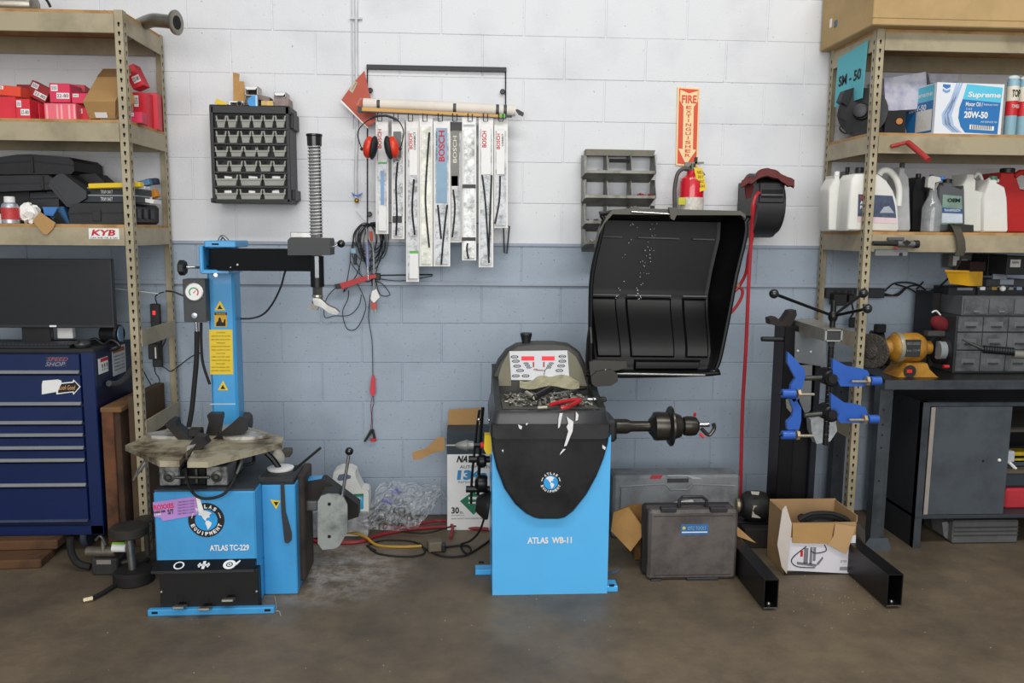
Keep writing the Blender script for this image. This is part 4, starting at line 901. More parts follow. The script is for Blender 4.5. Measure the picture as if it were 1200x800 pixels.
for (x, y) in ((210, 710), (239.5, 712), (267, 702)):
    MB().pb(x-4, y-14, x+4, y, YT1-.0395, .002, 0).build('pedal_slot', DARK, ty)
    p = at(x, y+1, YT1-.075)
    MB().box(p.x-.022, p.x+.022, YT1-.10, YT1-.055, p.z-.002, p.z+.008, .002, (-14, 0, 0)).build('pedal', mat('8a877f', .4, .7, .3, 30), ty)
    MB().box(p.x-.012, p.x+.012, YT1-.065, YT1-.03, p.z-.002, p.z+.006, .001).build('pedal_arm', BLACKM, ty)
xa, xb = at(172, 721, -1.12).x, at(320, 716, -1.12).x
b = MB().box(xa, xb, -1.12, -1.095, .0, .026, .003); b.build('base_rail', TB, ty)
for x in (180, 312): MB().box(at(x-3.5, 720, -1.125).x, at(x+3.5, 720, -1.125).x, -1.1215, -1.1195, .011, .02).build('rail_slot', DARK, ty)
emblem(241, 609, 21, YT1-.001, ty)
ptext('ATLAS TC-229', 245, 638, 291, 645, YT1-.0005, WHITE, ty, off=.03)
o = lab(MB().pr([(178.5, 588), (232, 581), (238.5, 601.5), (190, 610), (188, 606), (180, 605)], YT1-.0022, .0012).build('tire_label', mat('b488cc', .5, 0, .03), ty), 'torn lilac tyre label')
def tl_(s, x0, y0, x1, y1, m, sl=-.1):
    c = at((x0+x1)/2, (y0+y1)/2, YT1-.0023); text(s, (c.x, YT1-.0023, c.z), (x1-x0)*sc(YT1), (y1-y0)*sc(YT1), m, ty, o, xd=(1, 0, .12), zd=(-.12, 0, 1), off=.03)
tl_('ROXXES', 180, 590, 203, 596, mat('e01848', .6)); tl_('HARD RIM', 180, 597.5, 193, 600.5, PRINT); tl_('S/T', 196, 596, 203, 602, PRINT); tl_('1799', 181, 601, 188, 603.5, WHITE)
MB().pr([(229, 583), (233, 582.5), (238, 599), (232, 600.5)], YT1-.0032, .0008).build('barcode_panel', PAPER, ty, o)
for k in range(5): tl_('P235 75R15 LT LOAD', 208, 586+k*3.4, 227, 588+k*3.4, mat('7a559c', .6))
# side bead-breaker box
YB1 = -.95
MB().box(xr-.0, at(347, 640, YB1).x, YB1, -.72, at(320, 697, YB1).z, at(320, 568, YB1).z, .004).build('side_box', TB, ty)
MB().box(at(302, 560, YB1).x, at(344, 560, YB1).x, YB1-.0, -.74, at(320, 568, YB1).z, at(320, 562, YB1).z, .002).build('tray', mat('2c2f31', .5, .3, .3, 15), ty)
for (a, b, c, d, Y) in ((302, 559, 343, 565, YB1-.003), (302, 557, 305, 566, YB1-.002)): MB().pb(a, b, c, d, Y, .006, .001).build('tray_wall', mat('34383a', .5, .3, .4, 15), ty)
MB().pr([(328, 566), (332, 566), (334, 600), (341, 625), (341, 633), (337, 637), (333, 636), (332, 628), (329, 600)], YB1-.008, .006).build('hose_slot', mat('2c3034', .6), ty)
MB().pr([(316, 585.5), (328, 587), (323, 597)], YB1-.002, .0015).build('warning_triangle', YEL, ty); MB().pr([(320, 588), (326, 588.5), (323, 593)], YB1-.0028, .0008).build('warning_print', PRINT, ty)
MB().cyl(at(344, 551, -.9), at(375, 525, -.95), .0055, n=10).build('lever_rod', mat('3c3c3c', .4, .5), ty)
MB().lathe([(0, .05), (.02, .055), (.022, .05)], at(329, 553, -.80), (0, 0, 1), 20).build('paste_pot', WHITE, ty)
MB().box(at(347, 620, -.88).x-.0, at(357, 620, -.88).x, -.88, -.68, at(350, 681, -.88).z, at(350, 558, -.88).z, .006).build('rubber_pad', mat('3a322c', .75, 0, .35, 8, dirt='231f1c'), ty)
# bead breaker arm and blade
MB().pr([(355, 562), (378, 561), (385, 566), (356, 568)], -.78, .05).build('cylinder_bracket', TB, ty)
MB().pr([(356, 566), (380, 562), (420, 592), (420, 606), (402, 612), (384, 600), (357, 590)], -.80, .07).build('breaker_arm', mat('2d2c29', .5, .4, .3, 15), ty)
MB().pb(354, 588, 372, 599, -.82, .1, .004).build('cylinder_end', mat('77797b', .35, .6, .3, 20), ty)
MB().pr([(371.5, 588), (375, 582), (383, 579.5), (395, 580), (402, 584), (406, 592), (406.5, 623), (397, 640), (390, 643.5), (377, 644.5), (371.5, 637)], -1.0, .012).build('blade', mat('9ea5a3', .4, .45, .25, 9, name='blade_grey', dirt='6f7674'), ty)
for y in (591, 629): MB().lathe([(0, .007), (.001, .007)], at(385, y, -1.0005), (0, -1, 0), 12).build('blade_hole', DARK, ty)
MB().pr([(374, 583), (394, 582), (393, 590), (375, 592)], -.99, .14).build('blade_arm', mat('2d2c29', .5, .4, .3, 15), ty)
MB().cyl(at(400, 583, -.98), at(408, 534, -.98), .0065, n=12).build('handle_rod', CHROME, ty)
MB().ball(at(408.5, 529, -.98), 5*sc(-.98)).build('handle_ball', mat('0c0c0d', .2, coat=.5), ty)
# turntable
TBL = mat('aea68f', .45, .25, .3, 7, name='worn_table', dirt='50422b', bump=.05)
zt2 = .625
def tp(px, py): return atz(px, py, zt2)
def plate(pts, z0_, z1_, m, name, root, par=None):
    Q = [tp(x, y) for x, y in pts]; return MB().ext([(q.x, q.y) for q in Q], 'z', z0_, z1_).build(name, m, root, par)
plate([(147, 521), (186, 540), (209, 540), (225, 520), (230, 514), (196, 509), (160, 515.5)], zt2-.022, zt2, TBL, 'table_plate', ty)
plate([(218, 541), (242, 541), (330, 519), (332, 513.5), (300, 515), (240, 514), (230, 520)], zt2-.022, zt2, TBL, 'table_plate', ty)
plate([(160, 514), (176, 507), (208, 499), (240, 498), (240, 513), (196, 508)], zt2-.022, zt2-.001, TBL, 'table_plate', ty)
plate([(243, 498), (258, 495), (286, 498), (332, 512), (300, 513.5), (243, 513)], zt2-.022, zt2-.001, TBL, 'table_plate', ty)
cc = tp(235, 517); MB().lathe([(-.14, .09), (-.024, .11), (-.023, .19), (-.0225, .19)], (cc.x, cc.y, zt2), (0, 0, 1), 32).build('table_hub', BLACKM, ty)
for pts in ([(172, 510), (190, 507.5), (224, 509), (213, 514.5), (178, 513.5)], [(258, 511), (276, 507), (298, 508), (313, 513), (300, 515), (262, 515)]):
    plate(pts, zt2, zt2+.012, mat('c2c2be', .35, .4, .3, 14, dirt='6c6452'), 'slide_plate', ty)
JM = mat('2a2826', .45, .4, .35, 14, name='jaw_steel')
for pts, Y, d in (([(193, 497), (200, 491), (206, 492), (207, 499), (225, 513), (222, 518), (210, 516)], -.83, .06), ([(243, 487), (244, 485), (259, 485), (260, 488), (256, 511), (241, 511), (245, 494)], -.76, .05),
                  ([(273, 495), (277, 491), (286, 494), (287, 507), (266, 511), (256, 517), (250, 514)], -.82, .06), ([(229, 510), (239, 512), (243, 520), (232, 528), (228, 527), (217, 541), (211, 542), (222, 520)], -1.0, .05)):
    B = MB().pr(pts, Y, d); B.build('clamp_jaw', JM, ty)
lab(MB().pr([(219, 522), (229, 520), (219, 537), (216.5, 535)], -1.006, .006).build('jaw_highlight', CHROME, ty), 'silver highlight put along the jaw edge')  # bright strip that stands in for the silver highlight on the front jaw
MB().pb(220, 503, 235, 512, -.86, .05, .004).build('centre_block', JM, ty)
# clamp cylinders under the table
for (a, b) in ((186, 210), (241, 266)):
    MB().pb(a, 546, b, 569, -1.02, .25, .004).build('clamp_cylinder', mat('9c9ea0', .35, .6, .35, 18, dirt='4a4a4c'), ty)
    MB().lathe([(0, .02), (.004, .022), (.007, .012), (.012, .008)], at((a+b)/2, 558, -1.021), (0, -1, 0)).build('cylinder_nut', GREYST, ty)
MB().pb(210, 548, 241, 568, -1.0, .2, .003).build('valve_block', BLACKM, ty)
for x in (216, 228): MB().pb(x, 549, x+3, 566, -1.012, .01, .001).build('guide_bar', GREYST, ty)
MB().cyl(at(205, 559, -1.03), at(245, 559, -1.03), .006).build('link_rod', GREYST, ty)
MB().ptube([(217, 548, -1.02), (219, 565, -1.06), (228, 580, -1.1), (243, 584, -1.1), (262, 578, -1.09), (274, 560, -1.05), (279, 540, -.95), (286, 530, -.9)], 0, .0055, 10).build('hose', RUBBER, ty)
MB().ptube([(268, 572, -1.0), (276, 556, -1.03), (283, 540, -1.0), (290, 535, -.9)], 0, .0045, 8).build('hose', mat('6a6a68', .4), ty)
MB().ptube([(285, 545, -.95), (296, 542, -.95), (297, 532, -.9)], 0, .007, 8).build('hose', RUBBER, ty)
for p in ([(170, 538), (162, 550), (157, 562)], [(174, 540), (168, 547), (158, 560)]): MB().ptube(p, -.9, .004, 8, 2).build('clamp_foot_rod', STEEL, ty)
MB().ptube([(312, 530), (320, 538), (327, 548)], -.8, .012, 8, 2).build('clamp_foot', BLACKM, ty)
MB().pb(330, 528, 341, 536, -.6, .06, .004).build('side_knob', mat('4a463f', .6), ty)
MB().ball(at(327, 538, -.6), .03, 12, (1, 1, 1.5)).build('grease_lump', mat('b8b4a8', .6, 0, .4, 20), ty)
# column
CX0, CX1 = at(246, 390, -.56).x, at(277, 390, -.56).x
zc1 = at(260, 284, -.56).z
MB().box(CX0, CX1, -.56, -.44, .35, zc1, .01).build('column', TB, ty)
MB().cyl(at(283, 494, -.45), at(296, 494, -.45), .045, n=20, b=.01).build('air_tank', mat('3b3936', .6), ty)
# bracket
for (a, b, c, d, dep) in ((240, 282, 277, 290, .22), (234, 288, 239, 320, .22), (236, 316, 270, 321, .22)): MB().pb(a, b, c, d, -.66, dep, .004).build('arm_bracket', TB, ty)
MB().pb(249, 285, 257, 287, -.6605, .002, 0).build('bracket_slot', DARK, ty)
MB().cyl(at(248, 313, -.6), at(219, 313, -.66), .006).build('screw_shaft', CHROME, ty)
kn = MB().cyl(at(219, 313.5, -.66), at(211, 313.5, -.66), 9*sc(-.66), n=7, b=.005).build('arm_knob', BLACKP, ty)
MB().lathe([(0, .009), (.006, .009)], at(254, 322, -.66), (0, -1, 0), 6).build('bolt', CHROME, ty)
MB().ptube([(258, 283), (262, 277), (268, 282)], -.52, .008, 10).build('lifting_eye', STEEL, ty)
# swing arm: runs from the column towards the camera
pa = [at(246, 291, -.64), at(246, 317, -.64), at(364, 318, -.86), at(364, 291.5, -.86)]
off_ = Vector((.03, .07, 0))
MB().add(pa+[p+off_ for p in pa], [(0, 1, 2, 3), (4, 7, 6, 5), (0, 3, 7, 4), (1, 5, 6, 2), (0, 4, 5, 1), (3, 2, 6, 7)]).build('swing_arm', mat('0d0d0e', .3, .2, .2, 8, name='arm_black'), ty)
for (x, y, r_) in ((279, 310, .006), (271, 313, .003)): MB().lathe([(0, r_), (.003, r_*.7)], at(x, y, -.705), (0, -1, 0), 10).build('grease_nipple', STEEL, ty)
YHd = -.92
xh0 = at(336, 290, YHd).x
MB().pr([(336.5, 281), (340, 278), (385, 279), (386, 282), (386, 299), (336.5, 299)], YHd, .13).build('head_block', mat('2b2d2f', .45, .2, .1), ty)
MB().pb(340, 272, 366, 278.5, YHd+.05, .08, .002).build('lock_plate', STEEL, ty)
sc_ = sc(YHd+.05); zf = lambda y: at(370, y, YHd+.05).z
X0 = at(369.5, 230, YHd+.05).x; Yq = YHd+.05
MB().lathe([(0, 5.6*sc_), (zf(171)-zf(300), 5.6*sc_)], (X0, Yq, zf(300)), (0, 0, 1), 6).build('hex_shaft', mat('85868a', .4, .3, .2, 30), ty)
for dx in (-5.4, 5.4): MB().box(X0+dx*sc_-.003, X0+dx*sc_+.003, Yq-.002, Yq+.01, zf(278), zf(168)).build('shaft_guard', BLACKM, ty)
pts = []
N_ = 27*12
for i in range(N_+1):
    a = 2*PI*i/12; pts.append((X0+7.4*sc_*math.cos(a), Yq+7.4*sc_*math.sin(a), zf(277)+(zf(171)-zf(277))*i/N_))
MB().tube(pts, .0019, 6, 1).build('return_spring', mat('d8d8d4', .35, .3), ty)
MB().lathe([(0, 8*sc_), (zf(160)-zf(171), 8.4*sc_), (zf(159)-zf(171), 9.2*sc_), (zf(157)-zf(171), 9*sc_)], (X0, Yq, zf(171)), (0, 0, 1), 24).build('shaft_cap', mat('101216', .25, coat=.3), ty)
MB().lathe([(0, 7.8*sc_), (zf(300)-zf(336), 7.8*sc_)], (X0, Yq, zf(336)), (0, 0, 1), 20).build('shaft_sleeve', BLACKM, ty)
MB().box(X0-.004, X0+.011, Yq-8.3*sc_, Yq-7.4*sc_, zf(325), zf(300)).build('sleeve_flat', mat('7e8186', .3, .7), ty)
MB().lathe([(0, 6*sc_), (zf(335)-zf(352), 6*sc_)], (X0, Yq, zf(352)), (0, 0, 1), 6).build('lower_shaft', GREYST, ty)
MB().lathe([(0, 6.6*sc_), (.01, 6.8*sc_), (.02, 5*sc_), (.03, 6.6*sc_), (.036, 6.4*sc_)], (X0, Yq, zf(356)), (0, 0, 1), 18).build('collar', mat('b0aa9c', .3, .8), ty)
MB().pr([(366, 349), (375, 350), (384, 358), (393, 362), (397, 366), (394, 369), (385, 367), (376, 360), (367, 357)], Yq-.03, .035).build('mount_head', mat('a8a8a4', .3, .8, .3, 20), ty)
MB().pr([(358, 361), (368, 355), (374, 358), (371, 364)], Yq+.01, .03).build('mount_heel', mat('7c7a74', .35, .8, .3, 20), ty)
MB().cyl(at(386, 290, Yq), at(396, 286.5, Yq), .003).build('lock_lever', CHROME, ty); MB().ball(at(399.5, 285.5, Yq), 4.6*sc_).build('lock_ball', mat('0c0c0d', .2, coat=.5), ty)
# stickers on the column
YC = -.5615
def tri(x, y, w_, h_):
    o = MB().pr([(x-w_/2, y+h_), (x+w_/2, y+h_), (x, y)], YC, .001).build('warning_triangle', YEL, ty)
    MB().pr([(x-w_/4, y+h_*.88), (x-w_/10, y+h_*.6), (x, y+h_*.42), (x+w_/12, y+h_*.65), (x+w_/4, y+h_*.88)], YC-.0006, .0006).build('warning_print', PRINT, ty, o)
tri(259, 352, 13, 11.5); tri(262.5, 445.5, 12, 11.5)
o = MB().pb(252.5, 366, 267, 383, YC, .001, 0).build('warning_panel', mat('d9a81c', .5), ty)
MB().pb(252.5, 366, 267, 369, YC-.0006, .0006, 0).build('panel_header', PRINT, ty, o); ptext('WARNING', 254, 366.6, 265.5, 368.5, YC-.0007, YEL, ty, o)
MB().pr([(254.5, 382), (254.5, 378.5), (257, 375.5), (257.5, 372.5), (259, 371.5), (260, 373), (261, 377), (263, 378), (264, 374), (265.5, 374), (265.5, 382)], YC-.0006, .0006).build('figure_print', PRINT, ty, o)
o = MB().pr([(246.3, 386), (273.5, 386), (274.5, 438.5), (247.7, 438.5)], YC, .001).build('instruction_panel', mat('e2c326', .5, 0, .05), ty)
L = MB()
for k, s in enumerate(('ATTENTION', 'OPERATION OF THE MACHINE', 'KEEP HANDS CLEAR OF ARM', 'WARNING', 'NEVER EXCEED PRESSURE', 'WEAR EYE PROTECTION', 'CAUTION', 'LUBRICATE EVERY WEEK', 'DRAIN WATER FROM LINE', 'DANGER', 'READ THE MANUAL FIRST', 'BEFORE OPERATING')):
    c = at(260, 389.5+k*4.05, YC); wd = 10 if len(s) < 12 else 21; text(s, (c.x, YC, c.z), wd*sc(YC), 1.5*sc(YC), None, ty, mb=L)
L.build('lettering', mat('6a5a18', .6), ty, o)
MB().pb(247.5, 472.5, 277, 474, YC, .0008, 0).build('stripe', mat('a8c8dc', .5), ty)
# gauge box
gb = MB().pb(216, 327, 242.5, 377, -.62, .09, .002).build('gauge_box', mat('3a3c3e', .45, .1, .15, 15), ty)
gc = at(229, 342, -.6205)
MB().lathe([(0, 10.5*sc(-.62)), (.008, 10.5*sc(-.62)), (.009, 9.4*sc(-.62))], gc, (0, -1, 0), 32).build('gauge_rim', STEEL, ty, gb)
lab(MB().lathe([(0, 9.2*sc(-.62)), (.0005, 9.2*sc(-.62))], gc+Vector((0, -.0092, 0)), (0, -1, 0), 32).build('gauge_dial', WHITE, ty, gb), 'white pressure dial')
B = MB(); B2 = MB()
for k in range(18):
    a0, a1 = math.radians(225-k*15), math.radians(225-(k+1)*15); tgt = B if k < 12 else B2
    tgt.add([gc+Vector((math.cos(a)*r_*sc(-.62), -.0102, math.sin(a)*r_*sc(-.62))) for r_, a in ((5.6, a0), (4.2, a0), (4.2, a1), (5.6, a1))], [(0, 1, 2, 3)])
B.build('dial_scale', mat('3a9a5a', .5), ty, gb); B2.build('dial_scale', RED, ty, gb)
MB().add([gc+Vector((x*sc(-.62), -.0106, z*sc(-.62))) for x, z in ((-1, -1), (.6, -1), (3.2, 3.6))], [(0, 1, 2)]).build('dial_needle', RED, ty, gb)
for (x, y) in ((229, 330), (219.5, 348), (239, 348)): MB().ball(at(x, y, -.622), .0035).build('screw', STEEL, ty, gb)
MB().lathe([(0, .012), (.008, .012), (.009, .006)], at(229.5, 369.5, -.621), (0, -1, 0)).build('regulator_knob', mat('b8c0c8', .3, .6), ty, gb)
MB().cyl(at(231, 377, -.6), at(232, 389, -.6), .007).build('hose_fitting', CHROME, ty, gb)
MB().ptube([(232, 388), (231.5, 420), (229, 450), (226, 480), (222, 502)], -.6, .0105, 12).build('air_hose', RUBBER, ty)
MB().ptube([(237, 378), (237, 400), (239, 425), (247, 450)], -.59, .006, 10).build('air_hose', RUBBER, ty)
MB().ptube([(338, 312, -.74), (334, 320, -.70), (330, 336, -.6), (321, 355, -.5), (310, 368, -.46), (295, 373, -.46), (276, 373, -.46)], 0, .0045, 8).build('air_line', mat('2c2c2e', .5), ty)
# ---------------------------------------------------------------- wheel balancer
YW = -.983
wl = T('wheel_balancer', 'blue wheel balancer with black top, display and raised hood', 'machine', (.35, -.8, 0))
BB = mat('55b6f2', .4, 0, .05, 3, name='balancer_blue', coat=.25)
wx0, wx1 = at(577, 600, YW).x, at(713, 600, YW).x
zB = at(645, 482, YW).z
MB().prism([(at(577, 697, YW).x, 0.0), (at(711.5, 697, YW).x, 0.0), (wx1+.003, zB-.1), (wx0-.003, zB-.1)], YW, -.62).build('cabinet', BB, wl)
TK = mat('2b2c2e', .3, 0, .3, 6, name='tub_black', dirt='1c1d1f'); TK2 = mat('4a4a44', .6, 0, .25, 8, name='dusty_plastic', dirt='33342f')
sh_pts = [(574.5, 505), (577, 528), (582, 550), (591, 573), (604, 592), (617, 603), (626, 607.5), (633, 609), (655, 609), (662, 607.5), (672, 600), (688, 580), (700, 558), (708, 538), (713, 520), (715, 505)]
def loft(outer, Y0, Y1, inset, name, m, root):       # rounded slab from a pixel outline: edge bevelled towards the front
    P0 = [at(x, y, Y0) for x, y in outer]; cx_ = sum(p.x for p in P0)/len(P0); cz_ = sum(p.z for p in P0)/len(P0)
    B = MB(); n = len(P0)
    rings = [(Y1, 0), (Y0+.012, 0.0), (Y0+.003, inset*.5), (Y0, inset)]
    for Y, i_ in rings:
        for p in P0:
            d = Vector((cx_-p.x, 0, cz_-p.z)).normalized(); B.v.append(Vector((p.x, Y, p.z))+d*i_)
    for r_ in range(3):
        for k in range(n): B.f.append((r_*n+k, r_*n+(k+1) % n, (r_+1)*n+(k+1) % n, (r_+1)*n+k))
    B.f.append(tuple(range(3*n, 4*n))); B.f.append(tuple(range(n-1, -1, -1)))
    return B.build(name, m, root)
loft(sh_pts, YW-.028, YW+.002, .014, 'front_shield', TK, wl)
loft([(575, 497), (575, 512), (579, 514.5), (711, 514.5), (715.5, 512), (715.5, 497)], YW-.036, -.62, .008, 'lower_rim', TK, wl)
# the tub: front band, tapering towards the top
def tubring(x0, x1, y, Y0, Y1, c=.03):
    z = at(645, y, Y0).z; a, b = at(x0, y, Y0).x, at(x1, y, Y0).x
    return [(a, Y1, z), (a, Y0+c, z), (a+c*.3, Y0+c*.3, z), (a+c, Y0, z), (b-c, Y0, z), (b-c*.3, Y0+c*.3, z), (b, Y0+c, z), (b, Y1, z)]
rg = [tubring(575, 716, 500, YW-.03, -.58), tubring(578, 713, 486, YW-.026, -.58), tubring(580, 711, 481.5, YW-.02, -.58)]
B = MB(); zt3 = rg[2][0][2]
for r_ in rg: B.v += [Vector(p) for p in r_]
for k in range(2):
    for i in range(8): B.f.append((k*8+i, k*8+(i+1) % 8, (k+1)*8+(i+1) % 8, (k+1)*8+i))
B.f += [tuple(range(16, 24)), tuple(range(7, -1, -1))]
B.build('tub', TK, wl)
# weight tray deck, dusty, with side shoulders
dz = zt3
MB().box(at(588, 470, -.9).x, at(706, 470, -.9).x, YW+.02, -.62, dz, dz+.004, .001).build('tray_deck', TK2, wl)
for (x, xs) in ((582, 1), (700, -1)):
    a = at(x, 470, -.85).x
    MB().ext([(-.97, dz), (-.97, dz+.008), (-.80, dz+.03), (-.66, dz+.08), (-.56, dz+.12), (-.56, dz)], 'x', a-.012, a+.014).build('side_shoulder', TK, wl)
co = [(568, 470), (570, 445), (577, 437), (583, 424), (593, 411), (606, 404.5), (625, 402), (650, 402), (668, 404), (680, 411), (689, 427), (697, 445), (712, 470)]
loft([(576, 470), (577, 440), (584, 425), (594, 412), (606, 405), (625, 402.5), (650, 402.5), (668, 405), (680, 413), (688, 430), (698, 448), (704, 470)], -.66, -.56, .012, 'console', mat('3b3b38', .5, 0, .2, 8), wl)
MB().pr([(582, 449), (588, 428), (597, 411.5), (599, 447), (599, 452), (582, 452)], -.664, .006).build('console_wing', mat('7c7967', .6, 0, .12, 8, name='dusty_beige'), wl)
MB().pr([(665.5, 410), (675, 418), (682, 432), (688, 452), (668, 452)], -.664, .006).build('console_wing', mat('7c7967', .6, 0, .12, 8, name='dusty_beige'), wl)
o = MB().pr([(597, 411.5), (665, 410.5), (667.5, 446), (599, 445)], -.666, .005).build('display_panel', mat('d8dade', .5, 0, .03), wl)
def ep(x0, y0, x1, y1, m, name): return MB().pb(x0, y0, x1, y1, -.6672, .001, 0).build(name, m, wl, o)
LED = mat('d6303c', .4, 0, 0, emit=.35)
ep(611, 417.3, 626, 422.3, LED, 'digit_window'); ep(635, 417.3, 650, 422.3, LED, 'digit_window'); ep(624.3, 424, 626, 430, mat('b04048', .5), 'indicator_bar'); ep(636.5, 424, 638.2, 430, mat('b04048', .5), 'indicator_bar')
B = MB(); s_ = sc(-.667)
for (x, y) in ((603, 418), (604.5, 423), (606, 428.8), (609.5, 434), (604.5, 440.3), (616, 440.3), (616.5, 425.5), (618, 428), (620, 430.5), (659, 417.5), (659, 423), (657.5, 428.5), (655.5, 434), (646, 425.5), (644, 428), (643, 430.5)):
    big = (610 < x < 650 and y < 432); c = at(x, y, -.6672); n = len(B.v); rr = (3.0 if big else 4.6)*s_
    for ring_ in (1, .72):
        for k in range(16): a = 2*PI*k/16; B.v.append(Vector((c.x+rr*ring_*math.cos(a), c.y, c.z+rr*.42*ring_*math.sin(a))))
    for k in range(16): B.f.append((n+k, n+(k+1) % 16, n+16+(k+1) % 16, n+16+k))
    B.box(c.x-rr*.5, c.x+rr*.5, c.y, c.y+.0005, c.z-rr*.08, c.z+rr*.08)
B.build('button_print', PRINT, wl, o)
MB().ptube([(625, 433), (628, 432), (631, 433.5), (635, 433.5), (638, 434), (641, 431), (638.5, 434), (637.5, 439)], -.668, .0012, 5, 1).build('wheel_diagram', PRINT, wl, o)
lab(MB().ptube([(627, 433.6), (636, 433.8)], -.6685, .0009, 5, 1).build('rim_line', REDP, wl, o), 'red line of the wheel diagram')
MB().lathe([(0, 5*s_), (.01, 5*s_), (.045, 7.2*s_), (.052, 6.5*s_)], at(616.5, 403.5, -.6), (0, 0, 1), 20).build('knob', BLACKP, wl)
emblem(645.5, 565, 14, YW-.029, wl)
ptext('ATLAS  WB-11', 618, 629, 670, 636.5, YW-.0005, WHITE, wl, off=.035)
CH_ = mat('e6e6e6', .6)
chips = MB()
for pts in ([(656, 484), (659.5, 484), (656, 500), (654, 502), (654.5, 490)], [(675, 482), (678, 486), (677, 492), (674.5, 493)], [(607, 497), (612, 499.5), (611, 503), (608.5, 502)], [(616, 496), (619, 495.5), (617, 498.5)]): chips.pr(pts, YW-.0385, .0015)
for pts in ([(664, 488), (672, 494), (671, 505), (664, 522), (661, 523), (666, 505), (664, 500), (666, 496)], [(660, 526), (663, 526), (656, 533), (657, 530)], [(706, 521), (710, 524), (709, 527), (706, 525)], [(588, 527), (590, 527), (589.5, 530)]): chips.pr(pts, YW-.0375 if min(p[1] for p in pts) < 514 else YW-.0295, .0015)
tag(chips.build('scuff_patches', CH_, wl), kind='stuff')
# shaft
YSf = -.80; s_ = sc(YSf)
SH = mat('4e4a45', .32, .8, .25, 30, name='shaft_steel')
c0 = at(700, 499.5, YSf)
def LP(*pr): return [((x-700)*s_, r_*s_) for x, r_ in pr]
MB().lathe(LP((700, 9), (736, 9), (741, 6.6), (765, 6.4)), c0, (1, 0, 0), 28).build('shaft', SH, wl)
MB().box(at(712, 480, -.8).x-.02, at(720, 480, -.8).x, -.88, -.70, c0.z-.05, c0.z+.045, .012).build('shaft_housing', TK, wl)
MB().pb(704, 466, 711, 471, -.85, .03, .003).build('arm_nub', BLACKP, wl)
w_ = T('hub_cone', 'dark steel flanged centring cone and quick nut on the balancer shaft', 'cone', (c0.x+90*s_, YSf, c0.z-.08))
MB().lathe(LP((763, 9), (766, 12), (768, 15), (769, 17), (773, 17.5), (785, 17), (786, 21), (788, 24), (790, 24.3), (792, 17), (797, 15), (801, 13.5), (802, 9.5)), c0, (1, 0, 0), 32).build('flanged_cone', SH, w_)
MB().lathe(LP((802, 9.5), (804, 8.5), (805, 11), (809, 12), (815, 12), (820, 11), (823, 7)), c0, (1, 0, 0), 24).build('quick_nut', mat('3e3b37', .35, .7), w_)
MB().lathe(LP((822, 3), (836, 3), (837, 2)), c0+Vector((0, 0, .006)), (1, 0, 0), 14).build('threaded_tip', CHROME, w_)
MB().ptube([(822, 502), (828, 508), (832, 509), (837, 502), (836, 496)], YSf-.04, .0085, 8).build('nut_handle', SH, w_)
for (a, b) in (((820, 508), (825, 512.5)), ((814, 487), (814.5, 484))): MB().cyl(at(*a, YSf-.04), at(*b, YSf-.045), .006).build('lever_tip', RED, w_)
# left side accessories
sw = MB().pr([(568, 510), (576, 510), (577, 532), (570, 532), (567, 526)], -.9, .05).build('power_switch', YEL, wl)
MB().lathe([(0, .012), (.012, .014), (.014, .01)], at(567, 521.5, -.88), (-1, 0, 0)).build('stop_button', RED, wl, sw)
MB().ptube([(562, 480), (559, 500), (556, 530), (553, 560), (552, 590)], -.8, .0055, 8).build('caliper_bow', BLACKM, wl)
MB().ptube([(566, 477), (564, 500), (562, 540), (560, 580)], -.78, .007, 8).build('rack_rod', BLACKM, wl)
for (x, y) in ((561, 491.5), (573, 492)): MB().ball(at(x, y, -.85), .007).build('screw_head', CHROME, wl)
for (x0, x1, y, r_) in ((548, 572, 521, 3.5), (549, 574, 538, 4), (546, 574, 573, 4)): MB().cyl(at(x0, y, -.8), at(x1, y, -.8), r_*sc(-.8)).build('storage_peg', BLACKM, wl)
def cone(px, py, pr, label, name='centring_cone', m=GREYST, ax=(-1, 0, 0), Y=-.8):
    return solo(MB().lathe([(d*sc(Y), r_*sc(Y)) for d, r_ in pr], at(px, py, Y), ax, 24), name, m, label, 'cone', None)
cone(555, 521.5, [(0, 5), (6, 5.5), (8, 6.5), (14, 5), (20, 3), (22, 1.2), (33, 1)], 'pale grey slim collet pointing left from the top peg', m=mat('8f918e', .4, .4))
cone(570, 540, [(0, 6), (3, 8), (8, 8), (12, 5)], 'small black cone on the second peg', m=BLACKM)
cone(571, 566, [(0, 9), (5, 11), (11, 10), (15, 4)], 'black stubby cone hanging above the largest one', m=BLACKM)
cone(573, 592, [(0, 17), (4, 17.5), (13, 11), (16, 8)], 'largest black cone hanging at the left flank', m=mat('2a2927', .4, .4), ax=(-1, 0, .12))
MB().box(at(557, 659, -.75).x, wx0+.01, -.78, -.72, .0, .022, .002).build('foot', BLUEM, wl); MB().box(wx1-.005, at(722, 688, -.93).x, -.97, -.90, .0, .024, .002).build('foot', BLUEM, wl)
for (x, y, Y) in ((564, 659, -.781), (717, 686, -.971)): MB().pb(x-3, y-1.5, x+3, y+1, Y, .002, 0).build('foot_slot', DARK, wl)
MB().cyl(at(712, 672, -.9), at(727, 667.5, -.93), .006).build('brake_pedal', STEEL, wl)
# hood: open shell with raised panels and a rolled rim
HO = mat('08090a', .42, 0, .3, 5, name='hood_black', spec=.28); HT = mat('55544c', .6, 0, .2, 8, name='hood_dust_lit')
def lerp(a, b, t): return a+(b-a)*t
def interp(tb, v):
    for i in range(len(tb)-1):
        if v <= tb[i+1][0]: t = (v-tb[i][0])/(tb[i+1][0]-tb[i][0]); return [lerp(p, q, t) for p, q in zip(tb[i][1:], tb[i+1][1:])]
    return tb[-1][1:]
